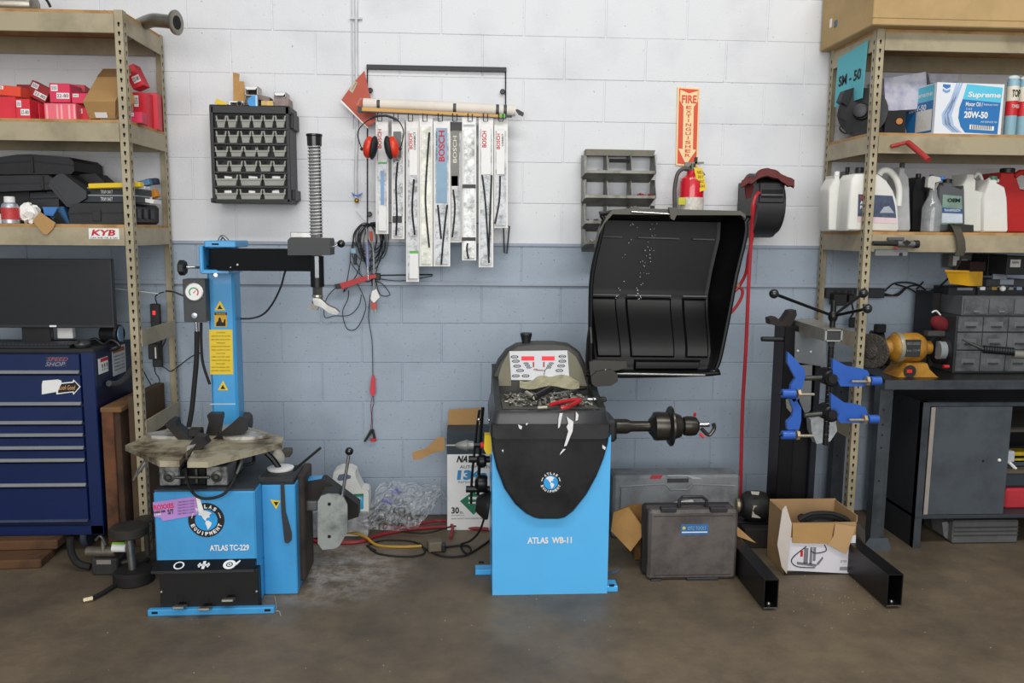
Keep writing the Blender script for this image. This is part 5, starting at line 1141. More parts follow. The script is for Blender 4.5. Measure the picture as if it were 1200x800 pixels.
# v -> left px, right px, py left, py right
HG = [(0, 716, 866, 249, 251), (.05, 708, 874, 257, 260), (.15, 704, 873, 275, 280), (.38, 694, 863, 320, 322), (.6, 692, 855, 362, 365), (.85, 692, 845, 412, 414), (.95, 693, 839, 432, 432), (1, 698, 832, 440, 438)]
YH0, DP = -.74, .24
def ss(t): t = max(0, min(1, t)); return t*t*(3-2*t)
def shell(off):
    B = MB(); NU, NV = 72, 80
    for j in range(NV+1):
        v = j/NV; xl_, xr_, yl, yr = interp(HG, v)
        for i in range(NU+1):
            u = i/NU; p = at(lerp(xl_, xr_, u), lerp(yl, yr, u), YH0)
            su = ss(u/.05)*ss((1-u)/.06); sv = ss(v/.05)*(1-.88*ss((v-.50)/.44))*(1 if v < .96 else (1-v)/.04)
            d = DP*su*sv
            # raised panels below, shallow ribs above
            pu = any(a < u < b for a, b in ((.06, .24), (.33, .66), (.76, .93)))
            if .56 < v < .88 and pu: d -= .012
            if .60 < v < .52 and pu: d -= .006
            if .905 < v < .955 and .35 < u < .87: d -= .018
            p.y += d+off
            B.v.append(p)
    for j in range(NV):
        for i in range(NU): a = j*(NU+1)+i; B.f.append((a, a+1, a+NU+2, a+NU+1))
    return B
S1 = shell(0); S2 = shell(.008); n = len(S1.v); S1.add(S2.v, [f[::-1] for f in S2.f]); S1.build('hood_shell', HO, wl)
def hpt(u, v, d):
    a = interp(HG, v); p = at(lerp(a[0], a[1], u), lerp(a[2], a[3], u), YH0); p.y += d; return p
for v_, segs in ((.16, ((.05, .22), (.34, .64), (.74, .90))), (.535, ((.06, .27), (.33, .66), (.75, .93)))):
    for a_, b_ in segs: MB().tube([hpt(a_, v_, DP-.018), hpt(b_, v_, DP-.018)], .0035, 6, 1).build('lit_moulded_ridge', mat('6a6c6e', .4), wl)  # lighter grey puts the light caught on the ridge edges into the colour
rim = []
for v in (0, .05, .15, .38, .6, .85, .95, 1): a = interp(HG, v); rim.append(at(a[0], a[2], YH0))
for v in (1, .95, .85, .6, .38, .15, .05, 0): a = interp(HG, v); rim.append(at(a[1], a[3], YH0))
MB().tube(rim, .010, 8, 3, True).build('hood_rim', HO, wl)
lab(MB().pr([(712, 252), (718, 245.5), (740, 244), (745, 241), (750, 244), (830, 246), (868, 247), (874, 252), (874, 256), (868, 252), (790, 252), (718, 251), (708, 262), (702, 275), (698, 290), (703, 268)], YH0-.012, .05).build('top_lip', HT, wl), 'dusty top lip of the hood with painted light')  # grey for dust plus the light on the upward edge, put into colour
MB().cyl(at(740, 248, YH0-.02), at(790, 251, YH0-.02), .0045).build('hinge_rod', CHROME, wl)
MB().pr([(784, 243), (794, 243), (794, 250), (790, 258), (786, 256)], YH0-.03, .02).build('hinge_lug', HT, wl)
MB().cyl(at(716, 437.5, YH0-.01), at(826, 439.5, YH0-.01), .006).build('stay_rod', STEEL, wl)
MB().pr([(691, 424), (697, 422), (734, 423), (735, 431), (722, 434), (700, 437), (692, 440)], YH0-.03, .03).build('hinge_plate', mat('34342f', .5, 0, .2), wl)
MB().pr([(693, 441), (700, 435), (716, 433), (724, 438), (724, 447), (716, 452), (698, 453), (694, 450)], YH0-.05, .03).build('hinge_cap', mat('2e2d29', .5, 0, .2), wl)
MB().ball(at(709.5, 433.5, YH0-.035), .007).build('bolt', STEEL, wl)
MB().ptube([(692, 385, -.73), (690, 402, -.73), (689, 430, -.72), (695, 455, -.70), (705, 472, -.66)], 0, .011, 10).build('support_arm', BLACKM, wl)
MB().cyl(at(692, 383, -.745), at(693, 402, -.745), .006).build('gas_strut', GREYST, wl)
spk = MB(); rnd = random.Random(8)
for k in range(60):
    t = rnd.random(); x = lerp(768, 746, t)+rnd.gauss(0, 3.5); y = lerp(258, 360, t)+rnd.gauss(0, 3)
    if k % 4 == 0: x -= 25
    v = (y-250)/190; spk.ball(at(x, y, YH0+DP*.90), .0012+.0012*rnd.random(), 5)
tag(lab(spk.build('paint_specks', WHITE, wl), 'white specks spattered inside the hood'), kind='stuff')
# tools on the weight tray
tz = dz+.004
B = MB(); B2 = MB(); rnd = random.Random(21)
for i in range(520):
    x = rnd.uniform(597, 690); Y = rnd.uniform(-.93, -.70); p = at(x, 466, -.85)
    X = at(595, 466, -.85).x+(at(692, 466, -.85).x-at(595, 466, -.85).x)*rnd.random(); hh = .022*math.exp(-((X-at(640, 466, -.85).x)/.16)**2)*(1-abs((Y+.81)/.14)**2)
    z = tz+rnd.random()*max(hh, .003); l = rnd.uniform(.006, .016)
    (B if rnd.random() < .6 else B2).box(X-l, X+l, Y-.003, Y+.003, z, z+.004, 0, (rnd.uniform(-30, 30), rnd.uniform(-35, 35), rnd.uniform(0, 180)))
tag(solo(B, 'wheel_weights', mat('a9a79e', .4, .5, .3, 40), 'heap of small grey clip-on wheel weights on the tray', 'wheel weights'), kind='stuff')
tag(solo(B2, 'wheel_weights', mat('58564e', .4, .6, .3, 40), 'darker wheel weights mixed through the same heap on the tray', 'wheel weights'), kind='stuff')
rg_ = T('shop_towel', 'dusty beige cloth crumpled under the balancer display', 'cloth', at(640, 455, -.69))
B = MB(); rnd = random.Random(9); nu, nv = 26, 8
for j in range(nv+1):
    for i in range(nu+1):
        u, v = i/nu, j/nv; x = 609+u*70; yt = 446-7*math.exp(-((u-.6)/.3)**2)+2*math.sin(u*14); y = lerp(yt, 454+2*math.sin(u*9), v)
        B.v.append(at(x, y, -.674-.05*v-.01*math.sin(u*22+v*5)+rnd.uniform(-.003, .003)))
for j in range(nv):
    for i in range(nu): a = j*(nu+1)+i; B.f.append((a, a+1, a+nu+2, a+nu+1))
n_ = len(B.v); B.v += [v+Vector((0, .008, 0)) for v in B.v]; B.f += [tuple(k+n_ for k in f[::-1]) for f in B.f]
B.build('cloth', mat('a39e84', .9, 0, .15, 20, bump=.2), rg_)
pl = T('pliers', 'red handled wheel weight pliers lying at the tray front', 'pliers', at(668, 474, -.92))
zz_ = tz+.022
def tpz(px, py, dzz=0): return atz(px, py, zz_+dzz)
for a in ([(645, 474), (655, 471.5), (668, 469), (680, 468)], [(657, 477.5), (664, 477), (672, 473.5), (680, 469.5)]): MB().tube([tpz(*q) for q in a], .0085, 10).build('handle', mat('c4242c', .35, coat=.4), pl)
MB().tube([tpz(678, 469), tpz(688, 467.5), tpz(694, 467.5)], .006, 10, 1).build('jaw', CHROME, pl); MB().ball(tpz(697, 467.5), .012, 14, (1, 1, .7)).build('hammer_head', CHROME, pl)
MB().tube([tpz(630, 477.5, -.01), tpz(641, 477, -.01)], .006, 8, 1).build('claw_end', mat('c9c4b0', .4, .4), pl)
sv = T('socket_driver', 'black gripped scraper lying across the wheel weights', 'tool', at(635, 462, -.85))
MB().cyl(atz(626, 466, tz+.035), atz(646, 455, tz+.05), .013, n=14, b=.003).build('grip', BLACKP, sv); MB().cyl(atz(617, 460, tz+.03), atz(627, 466, tz+.035), .009).build('blade', mat('b9b6a6', .4, .4), sv)
solo(MB().cyl(atz(648, 462, tz+.02), atz(687, 455, tz+.03), .006), 'steel_rod', CHROME, 'bright steel rod lying on the right of the wheel weights', 'rod')
# ---------------------------------------------------------------- floor between the two machines
YQ = -.23
fb = T('refrigerant_box', 'tall white refrigerant carton with dark top band beside the balancer', 'box', at(550, 621, YQ))
za, zb_ = 0.0, at(550, 507, YQ).z; x0, x1 = at(524, 580, YQ).x, at(578, 580, YQ).x
MB().box(x0, x1, YQ, YQ+.18, 0, zb_, .002).build('carton', WHITE, fb)
lab(MB().box(x0-.001, x1+.001, YQ-.001, YQ+.181, at(550, 532, YQ).z, zb_+.001, .001).build('top_band', mat('2f3a40', .6), fb), 'dark green grey top band')
MB().pr([(525.5, 480), (564, 478), (563, 507), (524.5, 506)], YQ+.17, .004).build('flap', CARD, fb)
lab(MB().pr([(524, 501), (563, 502), (563, 507), (523.5, 507)], YQ+.165, .004).build('flap_crease', mat('c29a62', .85), fb), 'folded crease')
MB().add([at(521, 512, YQ), at(512, 513, YQ), at(500, 525, YQ-.05), at(483, 530, YQ-.06), at(484, 539, YQ-.06), at(493, 538, YQ-.06), at(509, 530, YQ-.03), at(521, 528, YQ)]+[at(521, 512, YQ)+Vector((0, .004, 0)), at(512, 513, YQ)+Vector((0, .004, 0)), at(500, 525, YQ-.05)+Vector((0, .004, 0)), at(483, 530, YQ-.06)+Vector((0, .004, 0)), at(484, 539, YQ-.06)+Vector((0, .004, 0)), at(493, 538, YQ-.06)+Vector((0, .004, 0)), at(509, 530, YQ-.03)+Vector((0, .004, 0)), at(521, 528, YQ)+Vector((0, .004, 0))],
  [(0, 1, 2, 7), (2, 3, 4, 5), (2, 5, 6, 7), (8, 15, 10, 9), (10, 13, 12, 11), (10, 15, 14, 13), (3, 11, 12, 4), (2, 10, 11, 3), (4, 12, 13, 5), (1, 9, 10, 2)]).build('flap', CARD, fb)
ptext('NATIONAL', 536, 533.5, 580, 541.5, YQ-.0015, PRINT, fb, off=.04, sh=.3)
ptext('AUTOMOTIVE', 539, 545, 578, 548.5, YQ-.0005, PRINT, fb)
ptext('134a', 536, 550.5, 572, 562, YQ-.0005, mat('3a90c8', .5), fb, off=.06, sh=.1); ptext('REFRIGERANT', 537, 563.5, 570, 565.5, YQ-.0005, mat('6a7078', .5), fb)
ptext('30', 529, 594, 538, 601.5, YQ-.0005, PRINT, fb, off=.03); ptext('lb.', 539, 598.5, 543.5, 601.5, YQ-.0005, PRINT, fb)
ptext('NON FLAMMABLE GAS', 529, 603, 544, 604.2, YQ-.0005, PRINT, fb); ptext('READ SAFETY DATA BEFORE USE', 529, 606.5, 566, 608, YQ-.0005, PRINT, fb)
o = MB().pr([(555, 575), (568, 589), (555, 603), (539, 587)], YQ-.0012, .0012).build('hazard_diamond', mat('1f7a58', .5), fb)
MB().pb(549, 582, 559, 585, YQ-.0018, .0006, 0).build('diamond_print', WHITE, fb, o); MB().pb(549, 588, 559, 590, YQ-.0018, .0006, 0).build('diamond_print', WHITE, fb, o)
def jug(px0, px1, py0, py1, Y, m, label, capx=None, capc=None, depth=.12, shoulder=.3, handle=None, lab_=None, name='jug', grp=None, zf_=None, skewtop=0, nm='jug'):
    """side-handled bottle: body outline in front view, extruded and bevelled; the handle is a real opening beside the neck"""
    r = T(nm, label, 'jug', at((px0+px1)/2, py1, Y), 0, grp)
    w_ = px1-px0; h_ = py1-py0; ys = py0+h_*shoulder
    # body
    cx = capx if capx is not None else px0+w_*.3
    nw = w_*.16
    pts = [(px0+1, py1), (px0, py1-2), (px0, ys), (px0+w_*.04, ys-h_*.06), (cx-nw, py0+h_*.08), (cx-nw, py0+h_*.03), (cx+nw, py0+h_*.03), (cx+nw, py0+h_*.08)]
    if handle == 'right': pts += [(cx+nw+w_*.08, py0+h_*.12), (px0+w_*.62, ys), (px1-w_*.03, ys+h_*.03)]
    else: pts += [(px1-w_*.12, py0+h_*.16), (px1-w_*.02, ys-h_*.03)]
    pts += [(px1, ys+h_*.08), (px1, py1-2), (px1-1, py1)]
    loft(pts, Y, Y+depth, .008, 'body', m, r)
    if handle == 'right':
        MB().ptube([(cx+nw, py0+h_*.10), (cx+nw+w_*.2, py0+h_*.03), (px1-w_*.1, py0+h_*.12), (px1-w_*.03, ys-2), (px1-w_*.04, ys+h_*.08)], Y+depth/2, w_*.07*sc(Y), 10).build('handle', m, r)
    if handle == 'left':
        MB().ptube([(px0+w_*.14, ys+3), (px0+w_*.1, py0+h_*.12), (px0+w_*.3, py0+h_*.02), (px0+w_*.6, py0+h_*.06)], Y+depth/2, w_*.08*sc(Y), 10).build('handle', m, r)
    if capc is not None:
        p = at(cx, py0+h_*.05, Y+depth/2); MB().lathe([(0, nw*1.05*sc(Y)), (h_*.075*sc(Y), nw*1.05*sc(Y)), (h_*.085*sc(Y), nw*.9*sc(Y))], (p.x, p.y, p.z), (0, 0, 1), 18).build('cap', capc, r)
    if lab_:
        a, b, c, d, mm = lab_; MB().pb(a, b, c, d, Y-.001, .0016, .0005).build('label_panel', mm, r)
    if zf_ is not None: rest(r, zf_)
    return r
JW = mat('dcdcd6', .4, 0, .06, 8, name='jug_white')
j = T('jug', 'white jug with grimy handle loop and blue label behind the blade', 'jug', at(412, 598, -.14))
YJ = -.30
MB().pr([(393, 626), (392, 598), (390, 575), (389.5, 560), (391, 551), (398, 547.5), (410, 547.5), (416, 551), (417, 557), (424, 571), (430, 572), (432, 576), (432, 590), (431, 626)], YJ, .1).build('body', JW, j)
lab(MB().pr([(395, 559), (397, 554), (404, 552.5), (411, 555), (411, 558), (404, 560), (397, 561)], YJ-.001, .002).build('grip_hole', mat('5e6f86', .6), j), 'opening behind the handle')
MB().pr([(402, 577), (426, 576), (426, 594), (410, 596)], YJ-.0015, .0015).build('label_panel', mat('3aa6cc', .5, 0, .3, 30), j)
ptext('GREEN', 411, 580, 424, 583.5, YJ-.002, WHITE, j); MB().pr([(408, 577), (426, 576), (426, 578.5), (408, 579.5)], YJ-.002, .0006).build('label_stripe', mat('3f7a3a', .5), j)
MB().pb(426, 571, 432, 576, YJ+.02, .05, .004).build('cap', WHITE, j)
rest(j, 0)
# clear bag with fittings
BG = bpy.data.materials.new('clear_film'); BG.use_nodes = True; nt = BG.node_tree; pb_ = nt.nodes['Principled BSDF']
pb_.inputs['Base Color'].default_value = (.80, .82, .85, 1); pb_.inputs['Roughness'].default_value = .12; pb_.inputs['Alpha'].default_value = .34; pb_.inputs['Specular IOR Level'].default_value = 1.0
tcn = nt.nodes.new('ShaderNodeTexCoord'); vn = nt.nodes.new('ShaderNodeTexVoronoi'); vn.inputs['Scale'].default_value = 26; vn.feature = 'F1'; nt.links.new(tcn.outputs['Object'], vn.inputs['Vector'])
bpn = nt.nodes.new('ShaderNodeBump'); bpn.inputs['Strength'].default_value = .9; bpn.inputs['Distance'].default_value = .03; nt.links.new(vn.outputs['Distance'], bpn.inputs['Height']); nt.links.new(bpn.outputs[0], pb_.inputs['Normal'])
bgt = T('plastic_bag', 'large crumpled clear plastic bag lying on the floor against the wall', 'bag', fl(465, 618))
B = MB(); rnd = random.Random(31); nu, nv = 44, 20
top = [(0, 606), (.14, 598), (.22, 580), (.30, 566), (.45, 563), (.7, 566), (.93, 569), (1, 585)]; bot = [(0, 612), (.2, 620), (.5, 622), (.7, 618), (.82, 600), (.93, 582), (1, 588)]
for j_ in range(nv+1):
    for i in range(nu+1):
        u, v = i/nu, j_/nv; yt = interp([(a, b) for a, b in top], u)[0]; yb = interp([(a, b) for a, b in bot], u)[0]
        x = 412+u*112; y = lerp(yt, yb, v); dY = -.10-.30*math.sin(min(1, v*1.05)*PI*.55)*(1-.3*u)
        p = at(x, y, dY-.02*math.sin(u*31+v*7)-.015*math.sin(v*23-u*11)+rnd.uniform(-.012, .012)); p.z = max(p.z, .004); B.v.append(p)
for j_ in range(nv):
    for i in range(nu): a = j_*(nu+1)+i; B.f.append((a, a+1, a+nu+2, a+nu+1))
B.build('film', BG, bgt)
B = MB()
for i in range(26):
    x = rnd.uniform(425, 480); p = at(x, rnd.uniform(596, 616), rnd.uniform(-.2, -.08)); p.z = max(p.z, .02); d = Vector((rnd.uniform(-1, 1), rnd.uniform(-.5, .5), rnd.uniform(-.3, .6))).normalized(); B.cyl(p-d*.02, p+d*.03, rnd.uniform(.008, .018), n=8)
tag(solo(B, 'brass_fittings', mat('4c4a3c', .5, .4, .5, 18), 'dark loose fittings seen through the clear bag', 'fittings'), kind='stuff')
solo(MB().cyl(at(449, 588, -.05), at(458, 588, -.09), .017, b=.003), 'plastic_plug', mat('4058c0', .4), 'small blue cap seen through the clear bag', 'cap')
solo(MB().cyl(at(460, 578, -.03), at(470, 574, -.04), .016, b=.003), 'plastic_plug', mat('5a62b8', .4), 'second blue cap higher up behind the bag', 'cap')
solo(MB().pr([(356, 603), (372, 600), (430, 602), (432, 620), (356, 632)], -.34, .1), 'silver_bag', mat('a6a8ac', .3, .3, .4, 20, bump=.5, bscale=25), 'flat silvery plastic packaging on the floor behind the blade', 'packaging')
# hoses and cords on the floor
def gtube(pts, r_, n=8, sub=6): return MB().tube([fl(x, y)+Vector((0, 0, r_+(dz_[0] if dz_ else 0))) for x, y, *dz_ in pts], r_, n, sub)
HRF = mat('8e2630', .5, 0, .2, name='floor_hose_red')
solo(gtube([(355, 633), (380, 637), (420, 637), (440, 630), (462, 625), (490, 621), (520, 619), (545, 620), (572, 622)], .009, 10), 'red_hose', HRF, 'dull red air hose running along the floor to the balancer', 'hose')
solo(gtube([(448, 618), (470, 624, .02), (500, 618, .02), (518, 616, .02), (530, 622, .02), (528, 632)], .0075, 10), 'red_hose', HRF, 'second loop of red hose crossing over the first one', 'hose')
yc = T('extension_cord', 'yellow extension cord ending in a grey outlet block', 'cord', fl(460, 640))
gtube([(392, 628), (410, 630, .02), (428, 635, .02), (442, 640), (470, 642), (494, 641)], .0065, 8).build('cord', mat('b08a2c', .5), yc)
p = fl(510, 645); MB().box(p.x-.035, p.x+.03, p.y-.03, p.y+.03, .003, .05, .005, (0, 0, 12)).build('outlet_block', mat('6b6252', .6), yc)
MB().box(p.x+.03, p.x+.05, p.y-.03, p.y+.01, .003, .04, .004).build('plug', BLACKP, yc)
solo(gtube([(430, 640), (445, 650), (480, 653), (498, 648), (486, 636), (450, 634), (432, 640), (440, 646)], .0045), 'appliance_cable', RUBBER, 'black cord coiled on the floor left of the outlet block', 'cord')
solo(gtube([(515, 643), (545, 640), (552, 646), (545, 652), (520, 653), (500, 645), (492, 638)], .005), 'appliance_cable', RUBBER, 'black cord looping right of the outlet block', 'cord')
bc = MB().tube([at(568, 605, -.78), at(562, 622, -.7), at(552, 633, -.6)]+[fl(x, y)+Vector((0, 0, .006)) for x, y in ((540, 640), (548, 650), (566, 640), (574, 634))], .005, 8, 6)
solo(bc, 'appliance_cable', RUBBER, 'black cord dropping from the balancer flank to the floor', 'cord')
solo(gtube([(470, 628, .02), (500, 630, .02), (530, 622, .02), (548, 618), (560, 620)], .004), 'appliance_cable', RUBBER, 'thin black cord lying over the red hoses by the carton', 'cord')
solo(MB().tube([fl(322, 700)+Vector((0, 0, .003)), fl(324, 712)+Vector((0, 0, .003)), fl(321, 716)+Vector((0, 0, .003)), fl(327, 717)+Vector((0, 0, .003)), fl(329, 722)+Vector((0, 0, .003))], .0018, 5), 'string', mat('a8a8a0', .8), 'short curled white string by the tyre changer foot', 'string')
# ---------------------------------------------------------------- cases between balancer and stand
gc_ = T('tool_case', 'large grey blow moulded case with red sticker, standing at the back', 'case', at(790, 640, -.36), 0)
YK = -.37; GCM = mat('85898c', .5, 0, .2, 6, name='grey_case', dirt='66696b')
zt4 = at(790, 557, YK).z; xa, xb = at(718, 600, YK).x, at(866, 600, YK).x
MB().box(xa, xb, YK, YK+.14, 0, zt4, .012).build('shell', GCM, gc_)
MB().pr([(728, 570), (779, 568), (786, 574), (806, 574), (812, 568), (858, 569), (862, 573), (862, 640), (726, 640)], YK-.012, .016).build('front_panel', GCM, gc_)
MB().ptube([(726, 570), (779, 567), (786, 573.5), (806, 573.5), (812, 567), (862, 569)], YK-.012, .004, 6, 1).build('rim', mat('8b8f92', .5), gc_)
lab(MB().pb(782, 560.5, 807, 565.5, YK-.001, .004, .001).build('handle_hole', mat('3a3c3e', .6), gc_), 'dark opening of the carry handle')
MB().pr([(764, 557), (777, 556.5), (774, 561), (761, 561)], YK-.001, .002).build('sticker', mat('c43640', .5), gc_)
MB().pr([(782, 556.5), (808, 556.5), (824, 561), (812, 561), (806, 558), (782, 558)], YK-.001, .002).build('sticker', mat('b4b8bc', .5), gc_)
pbg = T('open_carton', 'brown torn cardboard carton leaning behind the dark case', 'box', at(745, 655, -.62))
B = MB().pr([(722, 600), (742, 592), (800, 590), (830, 596), (830, 650), (752, 656), (744, 640)], -.66, .02); B.build('carton', mat('86602f', .85, 0, .3, 8, dirt='5e4222', bump=.15), pbg)
MB().add([at(719, 600, -.74), at(736, 594, -.72), at(757, 622, -.78), at(739, 646, -.8), at(716, 622, -.76), at(721, 600, -.70), at(738, 594, -.70), at(757, 622, -.74), at(739, 646, -.75), at(718, 622, -.70)], [(0, 1, 2, 3, 4), (5, 9, 8, 7, 6), (0, 5, 6, 1), (1, 6, 7, 2), (2, 7, 8, 3), (3, 8, 9, 4), (4, 9, 5, 0)]).build('flap', mat('9a7440', .85, 0, .2, 8, bump=.15), pbg)
MB().box(at(745, 640, -.66).x, at(850, 640, -.66).x, -.64, -.50, 0, .12, .003).build('carton_body', mat('6e4f28', .85, 0, .3, 8), pbg)
solo(MB().pr([(790, 589), (812, 586), (815, 592), (792, 594)], -.62, .01), 'paper_scrap', PAPER, 'white torn paper showing above the dark case', 'paper')
bc_ = T('briefcase', 'dirty dark brown hard case with blue label, standing upright', 'case', at(810, 681, -.86), 0)
YB2 = -.87; BC = mat('5f5956', .55, 0, .3, 5, name='grimy_case', dirt='403b39', bump=.08)
xa, xb = at(760, 640, YB2).x, at(864, 640, YB2).x; zt5 = at(811, 598, YB2).z
MB().box(xa, xb, YB2, YB2+.05, .004, zt5, .012).build('front_shell', BC, bc_)
MB().box(xa-.012, xb-.004, YB2+.052, YB2+.11, .004, zt5+.004, .012).build('back_shell', mat('2a2726', .6, 0, .3, 6), bc_)
MB().ptube([(796, 598), (796, 586), (800, 582), (823, 582), (828, 586), (828, 598)], YB2+.05, .0075, 8, 1).build('handle', mat('26262a', .45), bc_)
for (a, b, c, d) in ((775, 595, 793, 600), (833, 595, 853, 600), (805, 677, 842, 680.5), (763, 679, 775, 682)): MB().pb(a, b, c, d, YB2-.004, .03, .002).build('latch', mat('2b2b2e', .5), bc_)
for (a, b, c, d) in ((766, 604, 859, 604.8), (766, 673, 856, 673.8)): MB().pb(a, b, c, d, YB2-.0015, .003, 0).build('moulded_line', mat('3a3533', .5), bc_)
o = MB().pb(798, 614, 830, 626.5, YB2-.0012, .0014, 0).build('label_panel', mat('3a6ea8', .5, 0, .25, 40), bc_)
MB().pb(799, 622.8, 829, 624, YB2-.0018, .0006, 0).build('label_line', WHITE, bc_, o); ptext('OTC TOOLS', 806, 616.5, 827, 620.5, YB2-.0015, mat('8fb8d8', .5), bc_, o); MB().lathe([(0, .007), (.0006, .007)], at(801.5, 618.5, YB2-.0014), (0, -1, 0)).build('label_mark', mat('c8c060', .5), bc_, o)
asp = T('air_spring', 'black air spring bellows with white labels on a ledge', 'part', at(888, 612, -.42))
c0 = at(866, 592, -.42); s_ = sc(-.42)
MB().lathe([(0, 9*s_), (2*s_, 9*s_), (4*s_, 14*s_), (10*s_, 18*s_), (22*s_, 19*s_), (32*s_, 17*s_), (36*s_, 11*s_), (40*s_, 8*s_)], c0, (1, -.12, 0), 28).build('bellows', mat('1c1b1a', .6, 0, .2), asp)
lab(MB().lathe([(-3*s_, 8*s_), (1*s_, 9*s_)], c0, (1, -.12, 0), 20).build('end_plate', mat('a8977c', .4, .6), asp), 'brass coloured end plate')
MB().cyl(c0+Vector((40*s_, -.01, -.01)), c0+Vector((48*s_, -.02, -.015)), .016).build('stud', BLACKM, asp)
MB().pr([(883, 592), (893, 593), (891, 607), (881, 606)], -.42-19.6*s_, .002).build('sticker', mat('c2beb0', .6), asp); MB().pr([(880, 575.5), (890, 576), (889, 580), (881, 579)], -.50, .002).build('sticker', mat('c2beb0', .6), asp)
lb = T('wood_block', 'dark wooden ledge block on the floor under the air spring', 'block', at(890, 640, -.45))
MB().box(c0.x+.0, c0.x+.30, -.52, -.2, 0, at(888, 611, -.42).z-.0, .004).build('block', mat('2b2622', .8, 0, .3, 6), lb)
solo(MB().pr([(863, 616), (886, 636), (880, 634), (864, 628)], -.72, .003), 'cardboard_scrap', CARD, 'scrap of brown cardboard sticking out beside the dark case', 'cardboard')
solo(MB().pb(898, 638, 913, 643, -.47, .05, .003), 'wood_scrap', mat('5e3c26', .8), 'small reddish wood scrap on the floor behind the left leg', 'wood')
# ---------------------------------------------------------------- strut spring compressor
sc2 = T('strut_compressor', 'black floor standing strut spring compressor with blue claws', 'machine', at(970, 640, -.6))
SB = mat('141416', .4, .2, .25, 10, name='stand_black')
def hollow(x0, x1, y0, y1, z0, z1, t, m, name, root):
    B = MB().box(x0, x1, y0, y1, z0, z0+t).box(x0, x1, y0, y1, z1-t, z1).box(x0, x0+t, y0, y1, z0+t, z1-t).box(x1-t, x1, y0, y1, z0+t, z1-t)
    return B.build(name, m, root)
for (a, b, t, bt) in ((894, 911, 679, 716), (1038, 1056, 673, 714)):
    xa, xb = at(a, bt, -1.17).x, at(b, bt, -1.17).x; zt6 = at((a+b)/2, t, -1.17).z
    o = hollow(xa, xb, -1.17, -.40, .012, zt6, .004, SB, 'base_leg', sc2)
    MB().box(xa+.002, xb-.002, -1.1705, -1.1695, .012, .016).build('leg_edge', mat('6c6a66', .4, .5), sc2, o)
    MB().lathe([(0, .018), (.012, .02)], ((xa+xb)/2, -1.13, 0), (0, 0, 1)).build('foot_pad', RUBBER, sc2, o)
    MB().ball(((xa+xb)/2, -1.15, .022), .008, 10).build('foot_bolt', STEEL, sc2, o)
xl_ = at(894, 716, -1.17).x; xr_ = at(1056, 714, -1.17).x
MB().box(xl_, xr_, -.46, -.38, .012, .11, .003).build('cross_beam', SB, sc2)
ctop = at(930, 376, -.47).z
XC0, XC1 = at(910, 500, -.47).x, at(926, 500, -.47).x
XC2 = at(948, 500, -.47).x
MB().box(XC0, XC2+.01, -.47, -.38, .10, ctop, .003).build('column', SB, sc2)
MB().box(XC0-.004, XC1, -.52, -.46, .10, ctop-.02, .003).build('column_rail', BLACKM, sc2)
MB().box(XC2+.0, XC2+.03, -.50, -.40, .10, ctop-.05, .003).build('column_rail', mat('20242a', .4, .3), sc2)
MB().pr([(932, 388), (968, 396), (968, 430), (931, 424)], -.525, .004).build('top_plate', mat('83888c', .4, .4, .15, 12), sc2)
for (x, y) in ((935, 411), (950, 412)): MB().ball(at(x, y, -.528), .006, 10).build('plate_bolt', WHITE, sc2)
MB().pr([(936, 428), (952, 427), (950, 480), (944, 486), (937, 470)], -.52, .004).build('lower_plate', mat('8c8f92', .4, .3, .2, 12), sc2)
# top arm: square tube towards the camera
YA = -.86
pf = [at(967, 386, YA), at(987.5, 385, YA), at(987.5, 399.5, YA), at(967, 400, YA)]
pk = [at(928, 374, -.42), at(953, 373, -.42), at(953, 388, -.42), at(928, 389, -.42)]
MB().add(pf+pk, [(0, 4, 5, 1), (1, 5, 6, 2), (2, 6, 7, 3), (3, 7, 4, 0), (4, 7, 6, 5)]).build('top_arm', mat('9a978c', .4, .4, .2, 15), sc2)
B = MB()
for q in (((967, 386), (987.5, 387.5)), ((967, 398.5), (987.5, 400)), ((967, 386), (969, 400)), ((985.5, 386), (987.5, 400))): B.pb(q[0][0], q[0][1], q[1][0], q[1][1], YA-.002, .01, 0)
B.build('arm_end_frame', mat('c8c8c4', .3, .6), sc2); MB().pb(969, 388, 985.5, 398, YA+.002, .004, 0).build('arm_opening', mat('3a3a3c', .5), sc2)
# screw and hub
xs = at(972.5, 430, -.80).x; s_ = sc(-.8)
zz2 = lambda y: at(972.5, y, -.80).z
MB().cyl((xs, -.80, zz2(521)), (xs, -.80, zz2(352)), 3.4*s_, n=14).build('screw_shaft', mat('2a2a2a', .35, .6, .3, 60), sc2)
pts = []
for i in range(22*8): a = 2*PI*i/8; pts.append((xs+3.7*s_*math.cos(a), -.80+3.7*s_*math.sin(a), zz2(517)+(zz2(402)-zz2(517))*i/(22*8)))
MB().tube(pts, .0014, 4, 1).build('screw_thread', GREYST, sc2)
MB().lathe([(0, .014), (.012, .02), (.03, .02), (.04, .014)], (xs, -.80, zz2(376)), (0, 0, 1)).build('handle_hub', BLACKM, sc2)
MB().lathe([(0, .012), (.02, .016)], (xs, -.80, zz2(406)), (0, 0, 1)).build('thrust_nut', GREYST, sc2)
for (x, y, Y) in ((907, 344, -.9), (1011.5, 343.5, -.62), (1016.5, 361.5, -.95)):
    MB().cyl((xs, -.80, zz2(370)), at(x, y, Y), .0065).build('spoke', BLACKM, sc2); MB().ball(at(x, y, Y), 5.8*sc(Y)).build('spoke_knob', mat('1a1f1f', .3, coat=.4), sc2)
MB().pr([(902, 373), (909, 371), (916, 377), (920, 373), (926, 364), (933, 363), (934, 369), (927, 382), (912, 382), (903, 380)], -.5, .06).build('top_hook', mat('2c2825', .5, .3), sc2)
MB().cyl(at(892, 397, -.5), at(922, 397.5, -.5), .0115, n=14, b=.003).build('pull_handle', BLACKP, sc2)
